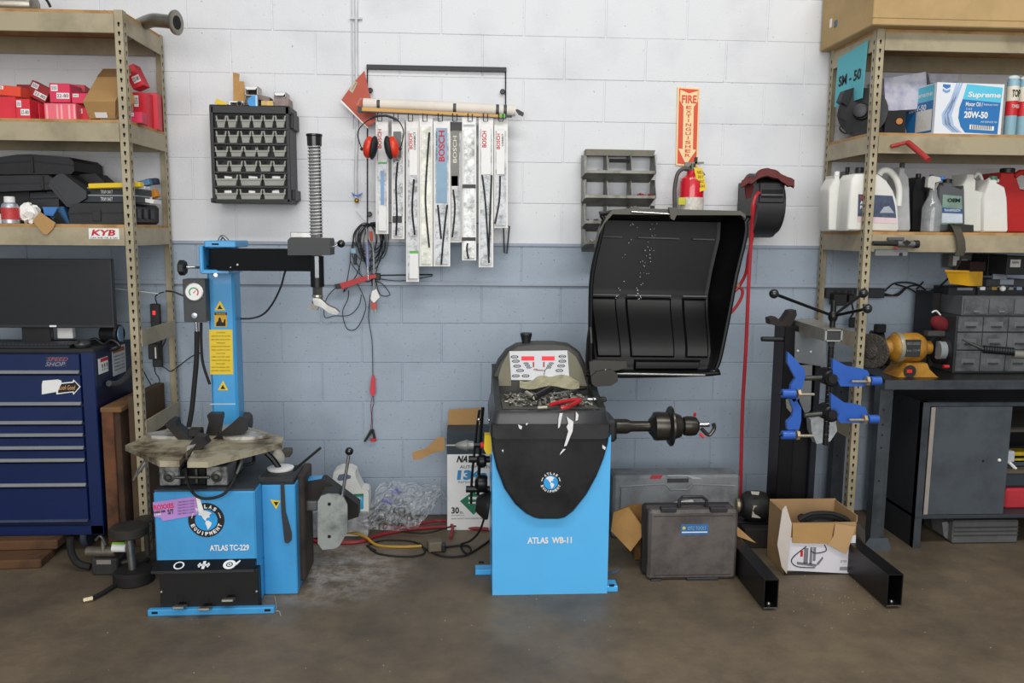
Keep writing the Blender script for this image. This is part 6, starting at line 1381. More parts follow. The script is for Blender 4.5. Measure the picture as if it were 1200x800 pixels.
for y in (442, 483.5):
    c = at(972, y, -.83); MB().cyl(c+Vector((0, .06, -.0)), c+Vector((0, -.03, 0)), .036, n=20, b=.006).build('claw_hub', BLACKM, sc2)
    MB().cyl(c+Vector((0, -.03, 0)), c+Vector((0, -.036, 0)), .02, n=18).build('hub_cap', mat('1e1e1f', .5, .3), sc2)
    MB().cyl(c, at(943, y+(1 if y < 460 else 3), -.83), .011).build('claw_arm', GREYST, sc2); MB().cyl(c, at(985, y-1, -.83), .011).build('claw_arm', GREYST, sc2)
def claw(pts, Y, d): MB().pr(pts, Y, d).build('claw_plate', BLUEC, sc2)
claw([(923, 412), (928.5, 417), (943, 433), (944, 441), (941.5, 448.5), (936.5, 467), (930, 471), (926, 464), (927, 451), (932.5, 443), (923, 425)], -.86, .02)
claw([(925, 467), (932.5, 467), (939, 477.5), (939, 493), (936.5, 503.5), (923, 503.5), (922, 494.5), (928.5, 488), (930, 480)], -.86, .02)
claw([(976, 420), (985, 425), (993, 429), (1009, 431.5), (1016.5, 434), (1019, 439), (1019, 449), (1012.5, 452.5), (985, 452.5), (981, 445), (976, 440)], -.86, .02)
claw([(974, 460.5), (981, 465.5), (990, 472), (1006, 474), (1014, 477), (1016.5, 483), (1016.5, 490.5), (1010, 495.5), (985, 495.5), (980, 488), (974, 482)], -.86, .02)
for (x0, x1, y) in ((916, 932, 461), (916, 931, 509.5), (1020, 1032, 446), (1017, 1029, 491)):
    MB().cyl(at(x0, y, -.88), at(x1, y, -.88), 5.3*s_, n=20, b=.002).build('claw_roller', BLUEC, sc2)
    dx = 1 if x0 < 960 else -1; xe_ = x1 if dx > 0 else x0
    MB().lathe([(0, 5.8*s_), (.012, 5.8*s_)], at(xe_+dx*2, y, -.885), (dx, 0, 0), 6).build('roller_nut', mat('b8a888', .35, .6), sc2)
    MB().cyl(at(xe_+dx*5, y+1, -.885), at(xe_+dx*22, y+1, -.885), .0065).build('roller_pin', mat('a8a090', .35, .6), sc2)
    MB().cyl(at(x0 if dx > 0 else x1, y, -.88), at((x0-4) if dx > 0 else (x1+1), y, -.88), .006).build('pin_end', BLACKM, sc2)
solo(MB().pr([(950, 491), (957, 489), (979, 489), (981, 505), (973, 517), (957, 520), (951, 505)], -.60, .05), 'silver_bag', mat('b8bec2', .3, .1, .25, 25, bump=.6, bscale=25), 'crumpled silver plastic bag tied behind the compressor screw', 'bag')
solo(MB().pr([(921, 468), (931, 466), (936, 478), (931, 488), (922, 478)], -.74, .004), 'paper_tag', mat('8f8f82', .7), 'grey paper tag hanging between the left claws', 'tag')
# ---------------------------------------------------------------- opened carton of the hydraulic ram kit
cb2 = T('open_carton', 'opened white printed carton with brown folded flaps, black cable inside', 'box', at(962, 672, -.83))
YX = -.83; zt7 = at(960, 612, YX).z; xa, xb = at(921, 650, YX).x, at(1002, 650, YX).x
IN = mat('a98860', .85, 0, .12, 6)
MB().box(xa, xb, YX, YX+.004, .0, zt7).box(xa, xa+.004, YX, YX+.22, 0, zt7+.03).box(xb-.004, xb, YX, YX+.22, 0, zt7+.03).box(xa, xb, YX+.216, YX+.22, 0, zt7+.035).box(xa, xb, YX, YX+.22, 0, .004).build('carton', IN, cb2)
MB().pr([(922.5, 630), (1003, 627), (1001, 672), (921, 668)], YX-.0015, .0015).build('printed_front', mat('d8d6de', .6, 0, .04), cb2)
lab(MB().box(xa-.001, xb, YX-.001, YX+.006, 0, .018).build('bottom_band', PRINT, cb2), 'black band along the bottom')
MB().pr([(929, 613), (978, 613), (973, 637), (929, 636)], YX-.012, .003).build('flap', CARD, cb2); MB().pr([(979, 613), (1003, 617), (992, 649), (970, 638), (977, 628)], YX-.016, .003).build('flap', mat('b8966a', .85, 0, .1, 5), cb2)
MB().pr([(917, 597), (921, 592), (928, 614), (922, 672), (916, 664), (911, 638)], YX-.02, .004).build('side_flap', mat('c4bcb4', .8, 0, .1, 5), cb2)
MB().pr([(1001, 606), (1014, 622), (1014, 640), (1003, 622)], YX+.02, .004).build('side_flap', mat('3c3836', .8), cb2)
L_ = MB()
L_.ptube([(945, 640), (930, 652), (928, 659), (936, 664), (955, 665)], YX-.003, .0022, 5); L_.ptube([(966, 638), (968, 645), (956, 648), (950, 645)], YX-.003, .0022, 5)
L_.build('picture_hose', PRINT, cb2)
B = MB(); B.pb(942, 642, 947, 660, YX-.0028, .0014, 0); B.pb(949, 641, 952, 661, YX-.0028, .0014, 0); B.pb(953, 641, 956, 657, YX-.0028, .0014, 0); B.pr([(934, 658), (958, 661), (956, 664), (934, 661)], YX-.0028, .0014); B.pr([(957, 660), (964, 652), (965, 654), (959, 662)], YX-.0028, .0014)
B.build('picture_pump', mat('7a7a80', .5), cb2); MB().pb(938, 645, 941, 652, YX-.0028, .0014, 0).build('picture_handle', RED, cb2)
MB().pb(984, 664, 993, 668, YX-.0024, .001, 0).build('barcode', mat('8a8890', .6), cb2); ptext('20 TON', 985, 656, 992, 658.5, YX-.0015, PRINT, cb2)
B = MB()
for k, pts in enumerate(([(936, 609), (950, 602), (972, 601), (990, 607), (996, 614)], [(938, 611), (955, 606), (975, 606), (992, 613)], [(940, 606), (960, 603), (980, 604), (998, 612)], [(936, 607), (940, 604), (948, 610), (962, 614)])): B.ptube([(x, y, YX+.05+.03*k) for x, y in pts], 0, .010, 8)
B.ball(at(960, 609, YX+.09), .05, 14, (1.5, .8, .5))
solo(B, 'black_cable', RUBBER, 'black hose coil lying inside the opened carton', 'hose')
solo(MB().ball(at(980, 590, -.6), .008, 10, (1, 1, 1.8)), 'earplug', WHITE, 'tiny white plug on the rear rim of the opened carton', 'plug')
# ---------------------------------------------------------------- right unit: top and second shelf
zT, z2, z3 = ZS
bx = T('long_carton', 'very large brown carton lying on top of the right shelf', 'box', at(1100, 35, -.55))
BXC = mat('b39769', .85, 0, .1, 3, name='long_carton_card', dirt='a58a5e')
xb0 = at(1028, 30, -.54).x
MB().box(xb0-.03, 3.35, -.56, -.02, zT+.0005, zT+.30, .004).build('carton', BXC, bx)
MB().box(xb0-.032, xb0-.029, -.2, -.17, zT+.08, zT+.11).build('logo_print', mat('4a6a7c', .6), bx); MB().box(xb0-.032, xb0-.029, -.14, -.12, zT+.09, zT+.13).build('sticker', WHITE, bx)
for z in (.03, .26): MB().box(xb0-.035, 3.3, -.5615, -.5595, zT+z, zT+z+.002).build('crease', mat('8f7048', .8), bx)
p = T('paper_sign', 'turquoise paper sign reading SM - 50 taped to the end of the shelf', 'sign', at(998, 105, -.3))
xq = RX-.004
def q(y, z): return (xq, y, z)
MB().add([q(-.43, zT-.035), q(-.13, zT-.055), q(-.12, zT-.285), q(-.41, zT-.285), (xq-.002, -.43, zT-.035), (xq-.002, -.13, zT-.055), (xq-.002, -.12, zT-.285), (xq-.002, -.41, zT-.285)], [(0, 1, 2, 3), (4, 7, 6, 5), (0, 4, 5, 1), (1, 5, 6, 2), (2, 6, 7, 3), (3, 7, 4, 0)]).build('sheet', mat('5fb8c4', .8, 0, .04), p)
text('SM - 50', (xq-.0022, -.27, zT-.17), .23, .05, PRINT, p, xd=(0, -1, 0), off=.03)
dr = T('brake_drum', 'dark grey brake part with round hub on the second shelf end', 'brake part', at(1005, 158, -.3))
DM = mat('2e2e30', .5, .4, .3, 15)
c = at(1002, 135, -.3); MB().lathe([(0, .105), (.02, .11), (.05, .11), (.06, .04), (.075, .035)], c+Vector((.04, 0, .0)), (-.6, -1, 0), 28).build('drum', DM, dr)
MB().lathe([(0, .03), (.03, .03), (.032, .02)], c+Vector((-.01, -.075, 0)), (-.6, -1, 0), 20).build('hub', mat('3f3f42', .4, .6), dr)
MB().pr([(985, 120), (990, 108), (1003, 104), (1018, 106), (1018, 112), (1000, 112), (992, 126)], -.32, .05).build('bracket', DM, dr)
rest(dr, z2)
b = MB().ptube([(984, 128), (982, 137), (990, 142), (984, 150), (990, 156), (1000, 154)], -.36, .004, 6); solo(b, 'wire', RUBBER, 'loose black wire hanging by the brake part', 'wire')
wp = solo(MB().pr([(1036, 92), (1085, 84), (1087, 118), (1073, 128), (1038, 130)], -.36, .16), 'wrapped_box', mat('b9b8c4', .6, 0, .3, 14, bump=.15, dirt='9496ae'), 'box wrapped in printed paper behind the motor oil carton', 'box')
solo(MB().pr([(1088, 86), (1122, 87), (1122, 96), (1090, 97)], -.2, .12), 'wrapped_box', mat('b4b4c0', .6, 0, .3, 14), 'second paper wrapped box behind the top of the oil carton', 'box')
r = solo(MB().pb(1037, 126, 1062, 156, -.37, .15, .003), 'dark_part', mat('17181a', .5, .2, .3), 'black part box below the paper wrapped box', 'box'); rest(r, z2)
solo(MB().cyl(at(1054, 142, -.38), at(1054, 142, -.374), .014), 'brass_plug', mat('a8692c', .4, .5), 'small copper coloured plug on the black part box', 'plug')
om = T('oil_carton', 'white and blue motor oil carton at the front of the second shelf', 'box', (at(1135, 158, -.49).x, -.4, z2), 0)
YO2 = -.49; zo0, zo1 = z2, at(1135, 97, YO2).z; xo0, xo1 = at(1096, 130, YO2).x, at(1178, 130, YO2).x
ob = MB().add([(xo0, YO2, zo0), (xo1, YO2+.02, zo0), (xo1-.06, YO2+.34, zo0), (xo0-.03, YO2+.34, zo0), (xo0, YO2, zo1), (xo1, YO2+.02, zo1), (xo1-.06, YO2+.34, zo1), (xo0-.03, YO2+.34, zo1)], [(0, 3, 2, 1), (4, 5, 6, 7), (0, 1, 5, 4), (1, 2, 6, 5), (2, 3, 7, 6), (3, 0, 4, 7)])
om2 = ob.build('carton', mat('dfe3e8', .5, 0, .03), om)
def ofx(x): return lerp(xo0, xo1, (x-1096)/82)
def ofy(x): return lerp(YO2, YO2+.02, (x-1096)/82)
def opoly(pts, m, name, l_=.0012):
    n = len(pts); B = MB(); zz = lambda y: at(1135, y, YO2).z
    P_ = [Vector((ofx(x), ofy(x)-l_, zz(y))) for x, y in pts]
    B.add(P_+[v+Vector((0, l_*.8, 0)) for v in P_], [tuple(range(n)), tuple(range(2*n-1, n-1, -1))]+[(i, (i+1) % n, n+(i+1) % n, n+i) for i in range(n)]); return B.build(name, m, om, om2)
OB = mat('2a74b4', .5, 0, .05); OL = mat('5cc4e0', .5, 0, .03)
opoly([(1132, 98), (1176, 101), (1175, 119), (1128, 116)], OL, 'print_panel'); opoly([(1128, 116), (1175, 119), (1174, 156), (1134, 155), (1128, 148), (1124.5, 138), (1125, 126)], OB, 'print_panel')
for k in range(3): opoly([(1119+k*3, 97), (1121+k*3, 97), (1116+k*2, 120), (1108+k*4, 135), (1112+k*4, 147), (1122+k*4, 155), (1118+k*3, 155), (1106+k*3, 146), (1104+k*3, 134), (1113+k*2, 118)], mat('a9c0e0', .5), 'swirl_print', .0009)
opoly([(1103, 99), (1112, 99.5), (1112, 102.5), (1107.5, 104.5), (1103, 102)], mat('3a78bc', .5), 'chevron_print'); opoly([(1103, 104), (1107.5, 106.5), (1112, 104.5), (1112, 107.5), (1107.5, 109.5), (1103, 107)], mat('7aa0cc', .5), 'chevron_print')
def otx(s, x0, y0, x1, y1, m, **k):
    zz = lambda y: at(1135, y, YO2).z
    text(s, (ofx((x0+x1)/2), ofy((x0+x1)/2)-.0012, (zz(y0)+zz(y1))/2), ofx(x1)-ofx(x0), zz(y0)-zz(y1), m, om, om2, xd=(xo1-xo0, .02, 0), **k)
otx('Supreme', 1134, 107, 1174, 115, WHITE, off=.03, sh=.2); otx('Motor Oil /', 1132, 119, 1153, 124, WHITE, off=.02); otx('Aceite para motor', 1154, 120, 1172, 123.5, WHITE); otx('S A E', 1133, 126, 1140, 128.5, WHITE); otx('20W-50', 1131, 130, 1160, 138, WHITE, off=.04); otx('API SERVICE SN', 1152, 141, 1172, 143, WHITE)
opoly([(1139, 145.5), (1169, 147), (1169, 152), (1139, 151)], WHITE, 'barcode_panel', .0016)
for k in range(14): opoly([(1141+k*2, 146), (1141.9+k*2, 146), (1141.9+k*2, 151), (1141+k*2, 151)], PRINT, 'barcode_bar', .0019) if k < 13 else None
# second printed side (left face)
sx = lambda t: Vector((xo0-.03*t, YO2+.34*t, 0))
def sp_(pts, m, name):
    P_ = [sx(t)+Vector((-.0015, 0, lerp(zo0, zo1, v))) for t, v in pts]; n = len(P_)
    MB().add(P_+[v+Vector((.001, 0, 0)) for v in P_], [tuple(range(n-1, -1, -1)), tuple(range(n, 2*n))]).build(name, m, om, om2)
sp_([(.05, .98), (.55, .96), (.55, .68), (.05, .68)], OL, 'print_panel'); sp_([(.05, .67), (.6, .67), (.68, .4), (.55, .04), (.05, .04)], OB, 'print_panel'); sp_([(.72, .96), (.8, .96), (.82, .5), (.66, .05), (.6, .05), (.74, .5)], mat('a9c0e0', .5), 'swirl_print'); sp_([(.06, .5), (.4, .5), (.4, .08), (.06, .08)], WHITE, 'barcode_panel')
text('Supreme', (xo0-.02*.3-.004, YO2+.1, lerp(zo0, zo1, .8)), .15, .03, WHITE, om, om2, xd=(.088, -1, 0), off=.02); text('20W-50', (xo0-.012, YO2+.13, lerp(zo0, zo1, .56)), .13, .026, WHITE, om, om2, xd=(.088, -1, 0), off=.03)
for i, (x0, x1, Y, lb_) in enumerate(((1176, 1189, -.44, 'nearest left'), (1189, 1204, -.42, 'at the picture edge'))):
    r = T('towel_roll', 'wrapped blue shop towel roll with red and yellow label, %s' % lb_, 'paper roll', at((x0+x1)/2, 158, Y), 0, 'shop towel rolls on the second shelf')
    c = at((x0+x1)/2, 158, Y); rr = (x1-x0)/2*sc(Y); hh = at(1190, 92, Y).z-at(1190, 158, Y).z; c.z = z2
    MB().lathe([(0, rr*.9), (.005, rr), (hh-.006, rr), (hh, rr*.7)], c, (0, 0, 1), 24).build('roll', mat('8fb8c8', .4, 0, .1), r)
    MB().lathe([(hh*.36, rr*1.012), (hh*.62, rr*1.012)], c, (0, 0, 1), 24).build('label_band', RED, r)
    lab(MB().lathe([(hh*.62, rr*1.012), (hh*.88, rr*1.012)], c, (0, 0, 1), 24).build('label_band', mat('e8e2d0', .5), r), 'cream band with dark letters')
    text('TOP', (c.x, Y-rr*1.02, c.z+hh*.75), rr*1.5, hh*.13, PRINT, r, off=.03)
    text('TOWELS', (c.x, Y-rr*1.02, c.z+hh*.52), rr*1.4, hh*.06, WHITE, r)
    MB().ball(c+Vector((0, 0, hh+.008)), .02, 10, (1.4, 1, .7)).build('film_twist', mat('c8d4d8', .2), r)
# red grip tool on the beam
rg2 = T('bent_tool', 'red ribbed bent handle sticking out from the second shelf beam', 'tool', at(1066, 180, -.52))
RG = mat('a8302c', .6, 0, .15, 40, bump=.4, bscale=120)
MB().tube([at(1044, 171.5, -.51), at(1064, 166.5, -.53)], .0085, 12, 1).build('short_end', RG, rg2); MB().tube([at(1064, 167, -.53), at(1076, 177, -.60), at(1088, 187.5, -.66)], .013, 14, 1).build('grip', RG, rg2)
# ---------------------------------------------------------------- right unit: third shelf jugs
J3 = z3
JDK = mat('202124', .4, 0, .1, name='black_jug'); JG = mat('8d9094', .4, 0, .1, name='grey_jug'); JR = mat('b0221f', .4, 0, .1, name='red_jug'); GRP = None
b = jug(971, 989, 201, 268.5, -.34, JW, 'slim white bottle at the left end of the jug row', 981, WHITE, .1, .3, None, None, zf_=J3, nm='bottle')
b = jug(984, 999, 196, 268.5, -.26, mat('3c3630', .4), 'dark brown bottle between the slim white one and the big jug', 993, BLACKP, .1, .22, None, None, zf_=J3, nm='bottle')
j = T('jug', 'big white coolant jug with handle and dark blue label', 'jug', (at(1023, 269, -.46).x, -.40, z3))
YJ = -.46
zj = lambda y: at(1023, y, YJ).z
jp = [(994, 269), (993, 266), (995, 235), (998, 208), (1003, 202), (1014, 201.5), (1030, 202.5), (1040, 210), (1048, 222), (1053, 236), (1054, 268), (1052, 270)]
loft([(x, y) for x, y in jp], YJ, YJ+.13, .010, 'body', JW, j)
MB().ptube([(1030, 204), (1034, 199), (1042, 199), (1050, 208), (1054, 222), (1053, 240)], YJ+.065, .015, 12).build('handle', JW, j)
MB().lathe([(0, .02), (.022, .02), (.024, .017)], at(1007, 201, YJ+.06), (0, 0, 1), 20).build('cap', BLACKP, j)
o = MB().pr([(1006, 226), (1046, 228), (1049, 240), (1051, 260), (1005, 258)], YJ-.0012, .0014).build('label_panel', mat('4a566e', .5, 0, .4, 30), j)
MB().pr([(1005, 252), (1050.5, 254), (1051, 260.5), (1005, 258.5)], YJ-.002, .001).build('label_stripe', mat('d8c0c4', .5), j, o); ptext('ANTI', 1008, 234, 1018, 238, YJ-.002, WHITE, j, o, off=.03); ptext('FREEZE', 1008, 239.5, 1022, 243.5, YJ-.002, WHITE, j, o, off=.03); ptext('ULTRA', 1008, 228, 1018, 231.5, YJ-.002, REDP, j, o, off=.03)
MB().pr([(1031, 248), (1036, 241), (1042, 240), (1048, 248)], YJ-.002, .0006).build('label_picture', mat('a8b0b8', .5), j, o)
rest(j, z3)
j = jug(1050, 1067, 193, 271, -.36, mat('b4b6b8', .4), 'grey tall bottle with dark cap behind the coolant jug', 1057, mat('44464a', .4), .1, .38, None, zf_=J3, nm='bottle')
j = jug(1069, 1087, 206, 272, -.30, JDK, 'black jug in shadow left of the spray bottle', 1076, JDK, .12, .25, 'right', zf_=J3)
j = jug(1086, 1098, 207, 272, -.22, JDK, 'narrow black bottle behind the spray bottle', 1091, mat('2c62b0', .4), .08, .25, None, zf_=J3, nm='bottle')
sp = T('spray_bottle', 'clear empty spray bottle with a pale trigger head', 'bottle', at(1090, 273, -.47))
CLB = mat('a8acae', .1, 0, .3, 22, coat=.8, alpha=.6, name='clear_bottle')
c = at(1090, 273, -.44); c.z = z3; s_ = sc(-.44)
MB().lathe([(0, 10*s_), (.004, 11*s_), (28*s_, 11*s_), (34*s_, 9*s_), (42*s_, 5*s_), (50*s_, 4*s_)], c, (0, 0, 1), 24).build('body', CLB, sp)
MB().pr([(1087, 219), (1088, 209), (1092, 206), (1102, 208), (1103, 212), (1096, 214), (1095, 222)], -.455, .025).build('trigger_head', mat('c4c4be', .5), sp)
MB().pr([(1098, 213), (1101, 213), (1097, 222), (1095, 221)], -.45, .014).build('trigger', mat('8a8a88', .5), sp); MB().ball(at(1104, 209, -.44), .010).build('nozzle', mat('2c74d0', .4), sp)
rest(sp, z3)
j = jug(1100, 1131, 213, 273, -.42, mat('55585c', .4, 0, .1), 'dark grey square oil jug with blue and green label', 1110, BLACKP, .1, .12, None, None, zf_=J3)
o = MB().pr([(1105, 229), (1127, 231), (1128, 263), (1103, 264)], -.4215, .0015).build('label_panel', mat('7f9a8c', .5, 0, .3, 12), j)
MB().pr([(1104, 244), (1127.5, 246), (1127.6, 251), (1104, 250)], -.4222, .0008).build('label_stripe', mat('2d5488', .5), j, o); MB().pr([(1104, 251), (1127.8, 252), (1128, 262), (1103.5, 262)], -.4222, .0008).build('label_stripe', mat('c8d0dc', .5), j, o)
ptext('OEM', 1110, 233.5, 1125, 238, -.4222, PRINT, j, o, off=.05); ptext('TRANSMISSION', 1106, 246, 1125, 249, -.4226, WHITE, j, o)
JT = mat('cfd0c8', .35, 0, .08, 5, name='translucent_jug')
jug(1127, 1153, 204, 275, -.40, JT, 'tall milky white jug with loop handle, right of the grey jug', 1137, None, .12, .3, 'right', zf_=J3)
j = jug(1152, 1181, 212, 276, -.42, JW, 'plain white jug standing before the red jug', 1163, mat('4a8a6a', .4), .12, .38, 'left', zf_=J3)
jug(1166, 1215, 203, 276, -.34, JR, 'red plastic jug with black cap at the right picture edge', 1180, BLACKP, .14, .3, 'right', zf_=J3)
bs = T('black_strap', 'black webbing strap hanging over the third shelf edge', 'strap', at(1130, 262, -.5))
MB().pr([(1118, 262), (1141, 263.5), (1141, 274), (1117, 274)], -.49, .05).build('buckle_block', mat('2a2a26', .6), bs)
B = MB(); ctr = [(1119, 262, -.47), (1122, 268, -.52), (1126, 280, -.53), (1127, 292, -.525), (1124, 299, -.52)]
for x, y, Y in ctr: B.v += [at(x-5, y, Y), at(x+5, y+1, Y), at(x+5, y+1, Y)+Vector((0, .004, 0)), at(x-5, y, Y)+Vector((0, .004, 0))]
for i in range(4):
    for k in range(4): B.f.append((i*4+k, i*4+(k+1) % 4, i*4+4+(k+1) % 4, i*4+4+k))
B.f += [(0, 3, 2, 1), (16, 17, 18, 19)]
B.build('webbing', mat('4a453a', .8), bs)
fl2 = T('flashlight', 'silver and black pocket torch held to the shelf beam', 'flashlight', at(1050, 292, -.53))
MB().cyl(at(1023, 285, -.53), at(1055, 285.5, -.53), .011, n=18).build('barrel', BLACKP, fl2); MB().cyl(at(1051, 285.5, -.53), at(1071, 286, -.53), .015, n=18).build('head', mat('8b8c8c', .3, .7), fl2); MB().cyl(at(1071, 286, -.53), at(1076, 286, -.53), .018, n=18).build('bezel', BLACKP, fl2)
MB().pr([(1058, 284), (1063, 281), (1068, 284), (1063, 288)], -.548, .003).build('switch', BLACKP, fl2)
mh = T('magnetic_tray', 'grey plastic tool holder with a red button under the torch', 'holder', at(1045, 300, -.515))
MB().pb(1026, 292, 1064, 300, -.518, .013, .002).build('holder', mat('77787a', .5), mh); MB().pb(1041, 278, 1060, 281.5, -.52, .015, .002).build('clip', mat('55565a', .5), mh); MB().ball(at(1050, 290.5, -.528), .006, 10).build('button', RED, mh); MB().lathe([(0, .008), (.004, .008)], at(1055.5, 298, -.519), (0, -1, 0)).build('knob', BLACKP, mh)
# ---------------------------------------------------------------- workbench, cabinet and what is on them
YBN = -.60; zbn = at(1110, 446, YBN).z; xbn = at(1037, 452, YBN).x
wbn = T('workbench', 'dark steel workbench with grey edge inside the right shelf', 'workbench', (2.6, -.35, 0))
BG_ = mat('42484e', .45, .2, .25, 8, name='bench_grey', dirt='33383d'); BD = mat('1b1b1c', .5, .2, .4, 6, name='bench_dark', dirt='101011')
MB().box(xbn, 3.35, YBN+.003, -.04, zbn-.01, zbn, .001).build('worktop', mat('2a2622', .35, .2, .4, 6, dirt='191715'), wbn)
MB().box(xbn, 3.35, YBN, YBN+.02, zbn-.042, zbn+.001, .002).build('front_edge', BG_, wbn); MB().box(xbn, xbn+.02, YBN+.02, -.04, zbn-.042, zbn, .002).build('side_edge', BG_, wbn)
for Y in (YBN+.04, -.12):
    xg = xbn+.045; B = MB().box(xg-.045, xg-.041, Y, Y+.05, .0, zbn-.04).box(xg-.045, xg, Y-.002, Y+.002, 0, zbn-.04).box(xg+.0, xg+.035, Y+.03, Y+.034, 0, zbn-.04).box(xg, xg+.003, Y, Y+.034, 0, zbn-.04)
    lg = B.build('leg', BG_, wbn); MB().prism([(xg-.075, 0), (xg+.055, 0), (xg+.055, .02), (xg+.04, .06), (xg-.05, .06), (xg-.075, .02)], Y-.004, Y-.002).build('foot_gusset', mat('5e666e', .4, .3), wbn, lg)
    hb = MB()
    for z in (.5, .56, .61, .68, .34): hb.lathe([(0, .005), (.0008, .005)], (xg-.022, Y-.0021, z), (0, -1, 0), 8)
    tag(hb.build('bolt_holes', DARK, wbn, lg), kind='stuff')
cbn = T('steel_cabinet', 'grey steel cabinet with a sliding door under the workbench', 'cabinet', (2.7, -.3, 0))
YCb = -.54; xc0 = at(1077, 540, YCb).x; zc0_, zc1_ = at(1120, 603, YCb).z, at(1120, 471, YCb).z
MB().box(xc0, xc0+.004, YCb, -.08, 0, zc1_, .001).build('side_panel', mat('25282b', .5, .2, .3), cbn)
MB().box(xc0, xc0+.035, YCb-.003, YCb+.03, 0, zc1_, .002).build('front_post', BG_, cbn)
MB().box(xc0, 3.35, YCb-.004, YCb+.03, zc1_-.02, zc1_, .002).build('top_rail', BG_, cbn); MB().box(xc0, 3.35, YCb-.004, -.08, zc0_-.018, zc0_, .002).build('bottom_shelf', mat('3a4046', .5, .2), cbn); MB().box(xc0, 3.35, -.085, -.08, 0, zc1_, 0).build('back_panel', BD, cbn)
xd0, xd1 = at(1087, 540, YCb).x, at(1181, 540, YCb).x
dd = MB().box(xd0+.02, xd1, YCb-.002, YCb+.012, zc0_+.002, zc1_-.022, .002).build('door', mat('51585f', .4, .2, .12, 5, dirt='464c53'), cbn)
lab(MB().box(xd0-.002, xd0+.018, YCb-.0035, YCb+.0, zc0_+.004, zc1_-.024).build('door_edge', mat('958d86', .6), cbn, dd), 'pale worn strip along the door edge')
MB().ball(at(1171, 539, YCb-.003), .008, 12).build('door_knob', WHITE, cbn, dd); MB().lathe([(0, .006), (.001, .006)], at(1152, 540, YCb-.002), (0, -1, 0), 12).build('finger_hole', DARK, cbn, dd)
MB().box(xd1-.1, 3.35, YCb+.03, -.08, at(1190, 553, YCb).z-.015, at(1190, 553, YCb).z, 0).build('inner_shelf', mat('5c5044', .7), cbn); MB().box(xd1-.1, 3.35, YCb+.03, -.08, at(1190, 505, YCb).z-.012, at(1190, 505, YCb).z, 0).build('inner_shelf', mat('3e3a34', .7), cbn)
zsh = at(1190, 553, YCb).z
solo(MB().box(at(1176, 580, -.45).x, 3.0, -.47, -.2, zc0_+.001, at(1190, 571, -.45).z, .01), 'red_case', mat('b8323c', .45), 'red plastic case on the bottom of the steel cabinet', 'case')
rest(solo(MB().box(at(1172, 560, -.42).x, 2.98, -.45, -.2, zc0_+.001, at(1190, 559, -.42).z, .01), 'grey_case', mat('3c4650', .5), 'blue grey case lying on the red one in the cabinet', 'case'), at(1190, 571, -.45).z)
r = T('grease_pistol', 'white handled tool on the inner cabinet shelf', 'tool', at(1185, 552, -.46)); MB().pb(1175, 529, 1190, 542, -.47, .06, .006).build('body', mat('b9bcc8', .4), r); MB().cyl(at(1182, 541, -.48), at(1190, 549, -.48), .008).build('lever', WHITE, r)
for k in range(3): solo(MB().pb(1189, 530+k*7.5, 1215, 534+k*7.5, -.45, .08, .002), 'yellow_tool', mat('b8a020', .5, 0, .3, 40), ('topmost', 'middle', 'lowest')[k]+' yellow tool stacked on the inner cabinet shelf', 'tool')
sc_2 = T('silver_case', 'silver ribbed aluminium case on the floor under the cabinet', 'case', at(1150, 637, -.50))
xa, xb = at(1117, 622, -.50).x, at(1194, 622, -.50).x; za, zb_ = .001, at(1150, 610, -.5).z
MB().box(xa, xb, -.50, -.24, za, zb_, .008).build('body', mat('77797a', .35, .5, .2, 10), sc_2)
for k in range(3): MB().box(xa+.005, xb-.003, -.503, -.499, lerp(za, zb_, .35+.17*k), lerp(za, zb_, .40+.17*k)).build('rib', mat('55575a', .35, .5), sc_2)
MB().pr([(1104, 612), (1110, 611), (1117, 622), (1116, 636), (1106, 628)], -.46, .1).build('end_cap', mat('88898c', .4, .3, .3), sc_2)
# grinder
gr2 = T('bench_grinder', 'orange yellow bench grinder with wire wheel and grinding stone', 'grinder', at(1065, 445, -.42))
GY = mat('b07f2a', .45, .0, .25, 10, name='grinder_yellow', dirt='8a5f1e'); YGd = -.44; s_ = sc(YGd)
c0 = at(1036, 407, YGd)
MB().lathe([(0, 9*s_), (6*s_, 10*s_), (9*s_, 15*s_), (14*s_, 18*s_), (40*s_, 18*s_), (46*s_, 15*s_), (50*s_, 9*s_), (57*s_, 8*s_)], c0, (1, 0, 0), 32).build('motor_housing', GY, gr2)
MB().lathe([(13*s_, 18.3*s_), (16*s_, 18.6*s_), (19*s_, 18.3*s_)], c0, (1, 0, 0), 32).build('motor_band', mat('a8a490', .4, .4), gr2)
o = MB().pb(1062, 398, 1079, 418, YGd-18.4*s_, .012, .001).build('rating_plate', mat('2c2e30', .5), gr2); ptext('BENCH GRINDER', 1063, 401, 1078, 404, YGd-18.5*s_, mat('8a8a84', .5), gr2, o); ptext('6 in. 1/2 HP', 1063, 409, 1078, 412, YGd-18.5*s_, mat('8a8a84', .5), gr2, o)
p0, p1 = at(1042, 445, YGd-.05), at(1090, 445, YGd-.05)
MB().prism([(at(1042, 445, YGd).x, zbn+.0006), (at(1090, 445, YGd).x, zbn+.0006), (at(1088, 440, YGd).x, at(1060, 438, YGd).z), (at(1080, 430, YGd).x, at(1060, 430, YGd).z), (at(1077, 424, YGd).x, at(1060, 423, YGd).z), (at(1054, 424, YGd).x, at(1060, 423, YGd).z), (at(1051, 430, YGd).x, at(1060, 430, YGd).z), (at(1043, 440, YGd).x, at(1060, 438, YGd).z)], YGd-.07, YGd+.07).build('base', GY, gr2)
o = MB().lathe([(0, .03), (.003, .03)], at(1066, 435, YGd-.072), (0, -1, 0), 20).build('switch_plate', mat('242424', .5), gr2); MB().pb(1063, 433, 1069, 437, YGd-.078, .004, .001).build('switch', mat('c82a20', .4, emit=.15), gr2, o)
c1 = at(1024, 410, YGd)
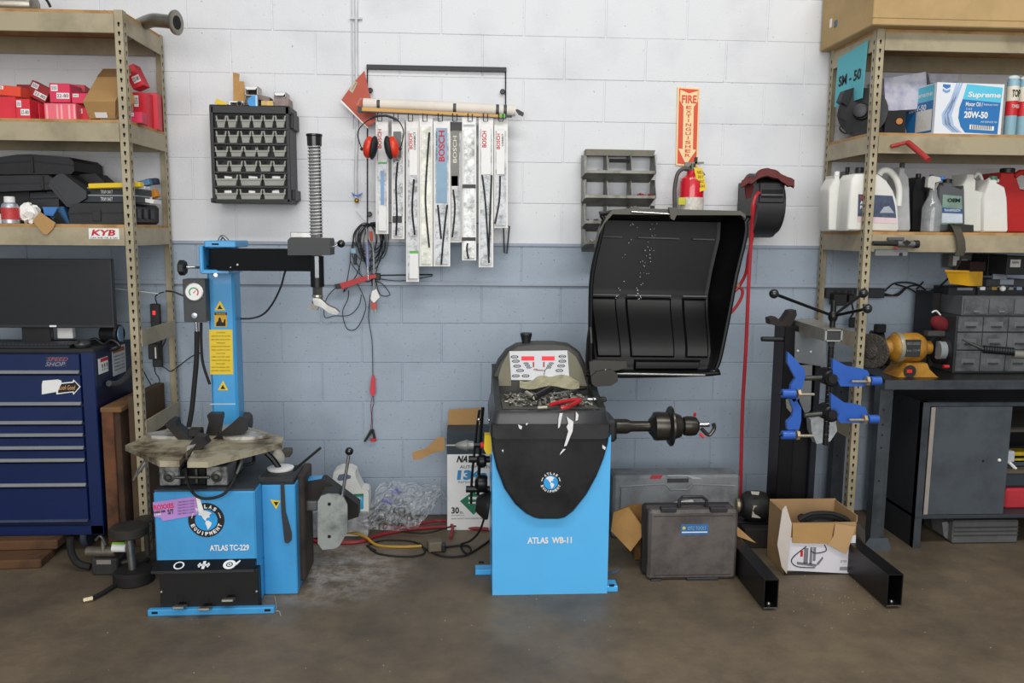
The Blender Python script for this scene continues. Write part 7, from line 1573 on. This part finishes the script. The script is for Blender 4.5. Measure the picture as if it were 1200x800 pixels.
MB().lathe([(-8*s_, 20*s_), (-7*s_, 23*s_), (7*s_, 23*s_), (8*s_, 20*s_)], c1+Vector((.02, .02, 0)), (1, -.35, 0), 30).build('wheel_guard', mat('1a1a1a', .5, .3), gr2)
MB().lathe([(0, 19*s_), (.016, 21.5*s_), (.022, 20*s_), (.020, 9*s_), (.028, 8*s_), (.034, 3*s_)], c1+Vector((-.02, -.03, 0)), (-1, -.8, 0), 26).build('wire_wheel', mat('54504a', .6, .5, .5, 90, bump=.8, bscale=150), gr2)
MB().pb(1027, 380, 1039, 390, YGd-.04, .03, .004).build('eye_shield_mount', BLACKM, gr2)
c2 = at(1094, 410, YGd); MB().lathe([(0, 11*s_), (.012, 17*s_), (.05, 17*s_), (.055, 12*s_)], c2, (1, 0, 0), 28).build('wheel_guard', mat('1c1c1c', .5, .3), gr2); MB().lathe([(0, 11*s_), (.03, 11*s_)], c2+Vector((-.002, -.035, .005)), (1, -.1, 0), 24).build('grinding_stone', mat('8a9094', .8), gr2)
MB().pb(1088, 388, 1108, 394, YGd-.06, .04, .003).build('tool_rest', GREYST, gr2)
solo(MB().cyl((at(1106, 425, -.5).x, -.5, zbn+.05), (at(1112, 425, -.5).x, -.5, zbn+.05), .008), 'dropped_knob', RED, 'small red knob near the grinding stone', 'knob')
# drawer cabinets on the bench
dc = T('drawer_cabinet', 'dark steel small parts cabinet with rows of drawers on the bench', 'cabinet', (2.65, -.3, zbn))
YD = -.40; xk0 = at(1119, 410, YD).x; zk1 = at(1150, 370, YD).z; DCM = mat('66696b', .45, .2, .25, 12, name='drawer_steel', dirt='4a4c4e')
MB().box(xk0, 3.3, YD+.006, -.10, zbn+.0006, zk1, .002).build('case', mat('3c3e40', .5, .2, .3), dc)
zl = [zk1-.004, at(1150, 389.5, YD).z, at(1150, 410.5, YD).z, zbn+.006]
wdr = at(1149, 400, YD).x-at(1120.5, 400, YD).x
for r_ in range(3):
    for k in range(4):
        xa = xk0+.006+k*(wdr+.004); d_ = MB().box(xa, xa+wdr, YD-.004, YD+.012, zl[r_+1]+.004, zl[r_]-.002, .002).build('drawer', DCM, dc)
        zm = (zl[r_]+zl[r_+1])/2; MB().box(xa+wdr*.22, xa+wdr*.78, YD-.0055, YD-.004, zm-.012, zm+.014, 0).build('label_frame', mat('808284', .35, .5), dc, d_)
        MB().cyl((xa+wdr*.3, YD-.009, zm-.009), (xa+wdr*.7, YD-.009, zm-.009), .0035, n=8).build('drawer_pull', GREYST, dc, d_)
dc2 = T('drawer_cabinet', 'smaller dark steel drawer unit stacked on the larger parts cabinet', 'cabinet', (2.65, -.3, zk1))
xk1 = at(1128, 358, YD).x; zk2 = at(1150, 347, YD).z
MB().box(xk1, 3.3, YD+.004, -.12, zk1+.001, zk2, .002).build('case', mat('606264', .45, .2, .2), dc2)
for k in range(4):
    xa = xk1+.008+k*(wdr+.004); d_ = MB().box(xa, xa+wdr, YD-.002, YD+.01, zk1+.008, zk2-.012, .002).build('drawer', DCM, dc2); MB().box(xa+wdr*.38, xa+wdr*.62, YD-.008, YD-.002, zk1+.018, zk1+.026, .001).build('drawer_pull', mat('a8a8a4', .3, .7), dc2, d_)
# clutter between
solo(MB().box(at(1089, 380, -.2).x, xk0+.02, -.22, -.05, zbn+.001, at(1100, 342, -.2).z, .004), 'black_box', mat('141416', .5), 'tall black box behind the red cap, left of the drawers', 'box')
r = T('knit_hat', 'dark red knit cap hanging beside the drawer cabinet', 'cap', at(1102, 390, -.30)); B = MB().ball(at(1101, 379, -.30), .05, 16, (1, .7, .75)); B.rot(25, 'Y', at(1101, 379, -.30)); B.build('cap', mat('6e161c', .9, 0, .25, 20, bump=.3), r); MB().ball(at(1116, 384, -.32), .026, 12, (1, .8, .9)).build('cap_end', mat('6f6a60', .9), r)
solo(MB().ptube([(1092, 366), (1097, 364), (1102, 369)], -.3, .004, 8), 'white_wire', WHITE, 'short white wire over the red cap', 'wire')
at_ = T('soldering_gun', 'black air tool with a coiled spring guard lying before the drawers', 'tool', at(1160, 420, -.47))
MB().cyl(at(1128, 398, -.48), at(1155, 410, -.5), .004, .010).build('tip', GREYST, at_); MB().lathe([(k*.006, .016+.004*(k % 2)) for k in range(24)], at(1152, 409, -.5), (1, -.1, -.07), 16).build('spring_guard', mat('26282a', .4, .4), at_); MB().cyl(at(1187, 415, -.51), at(1212, 416, -.52), .02).build('body', mat('8c8a80', .4, .4), at_)
pa_ = T('power_outlet_strip', 'long dark power strip fixed to the wall behind the right post', 'power strip', at(1005, 350, -.06))
MB().pb(968, 338, 1037, 349, -.045, .04, .003).build('body', mat('2c2e32', .5), pa_)
for k in range(5): MB().pb(977+k*8, 340, 982+k*8, 344, -.047, .003, .001).build('socket', mat('101012', .5), pa_)
MB().pb(977, 344, 993, 358, -.09, .05, .004).build('plug', BLACKP, pa_); MB().pb(995, 345, 1001, 355, -.08, .04, .003).build('plug', BLACKP, pa_)
MB().ptube([(998, 355), (1000, 366), (997, 372), (1001, 380)], -.07, .005, 8).build('cord', RUBBER, pa_); MB().pb(996, 372, 1004, 384, -.08, .02, .004).build('plug', BLACKP, pa_)
B = MB()
for pts in ([(1037, 341), (1048, 332), (1066, 331), (1080, 336), (1088, 345), (1080, 347), (1066, 338), (1050, 333)], [(1037, 344), (1052, 346), (1064, 336), (1078, 334)], [(1037, 346), (1050, 345), (1062, 336)], [(1074, 339), (1082, 330)]): B.ptube(pts, -.03, .004, 7)
B.build('cord', RUBBER, pa_)
solo(MB().ptube([(1126, 300, -.5), (1124, 308, -.46), (1112, 325, -.35), (1100, 336, -.2), (1090, 341, -.08)], 0, .005, 8), 'strap_cord', mat('3a3a36', .6), 'dark cord running from the strap down to the wall strip', 'cord')
ou = T('wall_outlet', 'grey outlet box with white sockets under the third shelf', 'outlet', at(1127, 312, -.1)); MB().pb(1112, 298, 1138, 313, -.08, .06, .003).build('box', mat('6c6c66', .5), ou); MB().pb(1117, 300, 1126, 311, -.083, .004, .001).build('socket', WHITE, ou); MB().pb(1127, 304, 1134, 311, -.083, .004, .001).build('socket', WHITE, ou)
yb = T('parts_bin', 'bright yellow plastic parts bin on the clutter above the drawers', 'bin', at(1130, 335, -.36))
MB().add([at(1108, 317, -.40), at(1135, 318, -.42), at(1136, 335, -.40), at(1113, 332, -.38), at(1108, 317, -.30), at(1152, 318, -.32), at(1151, 335, -.32), at(1113, 332, -.30)], [(0, 1, 2, 3), (1, 5, 6, 2), (3, 2, 6, 7), (0, 3, 7, 4)]).build('bin', mat('e0a818', .45), yb)
MB().pr([(1107, 316), (1136, 317), (1136, 319), (1108, 318.5)], -.425, .006).build('rim', mat('d8a01a', .45), yb)
for i, (px, Y, dep, m, nm, lb_) in enumerate((
    ((1137, 306, 1160, 318), -.20, .14, mat('2c1212', .5), 'dark_box', 'dark red black box behind the yellow bin'),
    ((1180, 300, 1210, 322), -.36, .15, mat('17191a', .5), 'battery_box', 'black box with white label hanging under the third shelf'),
    ((1158, 298, 1180, 323), -.22, .14, mat('111214', .5), 'dark_box', 'tall black box between the yellow bin and labelled box'),
    ((1146, 337, 1205, 346), -.30, .16, mat('26282c', .45, 0, .4, 25), 'dark_tray', 'dark tray with small bright parts on top of the drawers'),
    ((1156, 327, 1205, 337), -.26, .16, mat('3a3c40', .3, 0, .3, 20, alpha=1), 'organizer_tray', 'translucent grey parts organiser with paper labels'),
    ((1112, 336, 1146, 346), -.28, .14, mat('2a2c2e', .45, 0, .3, 18), 'dark_tray', 'dark tray under the yellow bin'))):
    r = T(nm, lb_, 'box', at((px[0]+px[2])/2, px[3], Y)); MB().pb(*px, Y, dep, .003).build('body', m, r)
    if i == 1: MB().pb(1184, 304, 1196, 313, Y-.001, .001, 0).build('label_panel', mat('b8b8b4', .6), r); ptext('NAPA', 1186, 306, 1194, 309, Y-.0015, PRINT, r)
    if i == 3:
        for k, (x, mm) in enumerate(((1149, WHITE), (1156, GREYST), (1163, mat('c8a85a', .4, .5)), (1173, mat('e0e0d8', .3)), (1182, CHROME), (1192, mat('8fa0b4', .4)))): MB().pb(x, 336, x+6, 340, Y-.006, .03, .002).build('small_part', mm, r)
    if i == 4:
        for x in (1164, 1172): MB().pb(x, 321+(x-1164)*.8, x+16, 327+(x-1164)*.8, Y-.001, .01, 0).build('paper_label', mat('8c94a0', .5), r)
    if i == 5: MB().pb(1122, 337, 1140, 340, Y-.003, .01, 0).build('paper_label', mat('98a0a8', .5), r)
solo(MB().ball(at(1175, 338, -.34), .014, 12), 'light_bulb', mat('e8e8e0', .3), 'small white bulb lying on the dark tray', 'bulb')
solo(MB().box(at(1050, 430, -.25).x, at(1112, 430, -.25).x, -.2, -.1, zbn+.001, zbn+.05, .004), 'dark_toolbox', mat('17181a', .5), 'low black box on the bench behind the grinder', 'box')
# floor debris
B = MB(); rnd = random.Random(77)
for i in range(90):
    x, y = (rnd.gauss(975, 45), rnd.gauss(700, 18)) if i % 2 else (rnd.uniform(100, 1180), rnd.uniform(670, 790))
    p = fl(x, y); s1 = rnd.uniform(.0008, .0022); B.box(p.x-s1, p.x+s1, p.y-s1, p.y+s1, 0, s1, 0, (0, 0, rnd.uniform(0, 90)))
tag(solo(B, 'floor_debris', mat('9a9688', .8), 'tiny pale crumbs scattered over the concrete floor', 'debris'), kind='stuff')
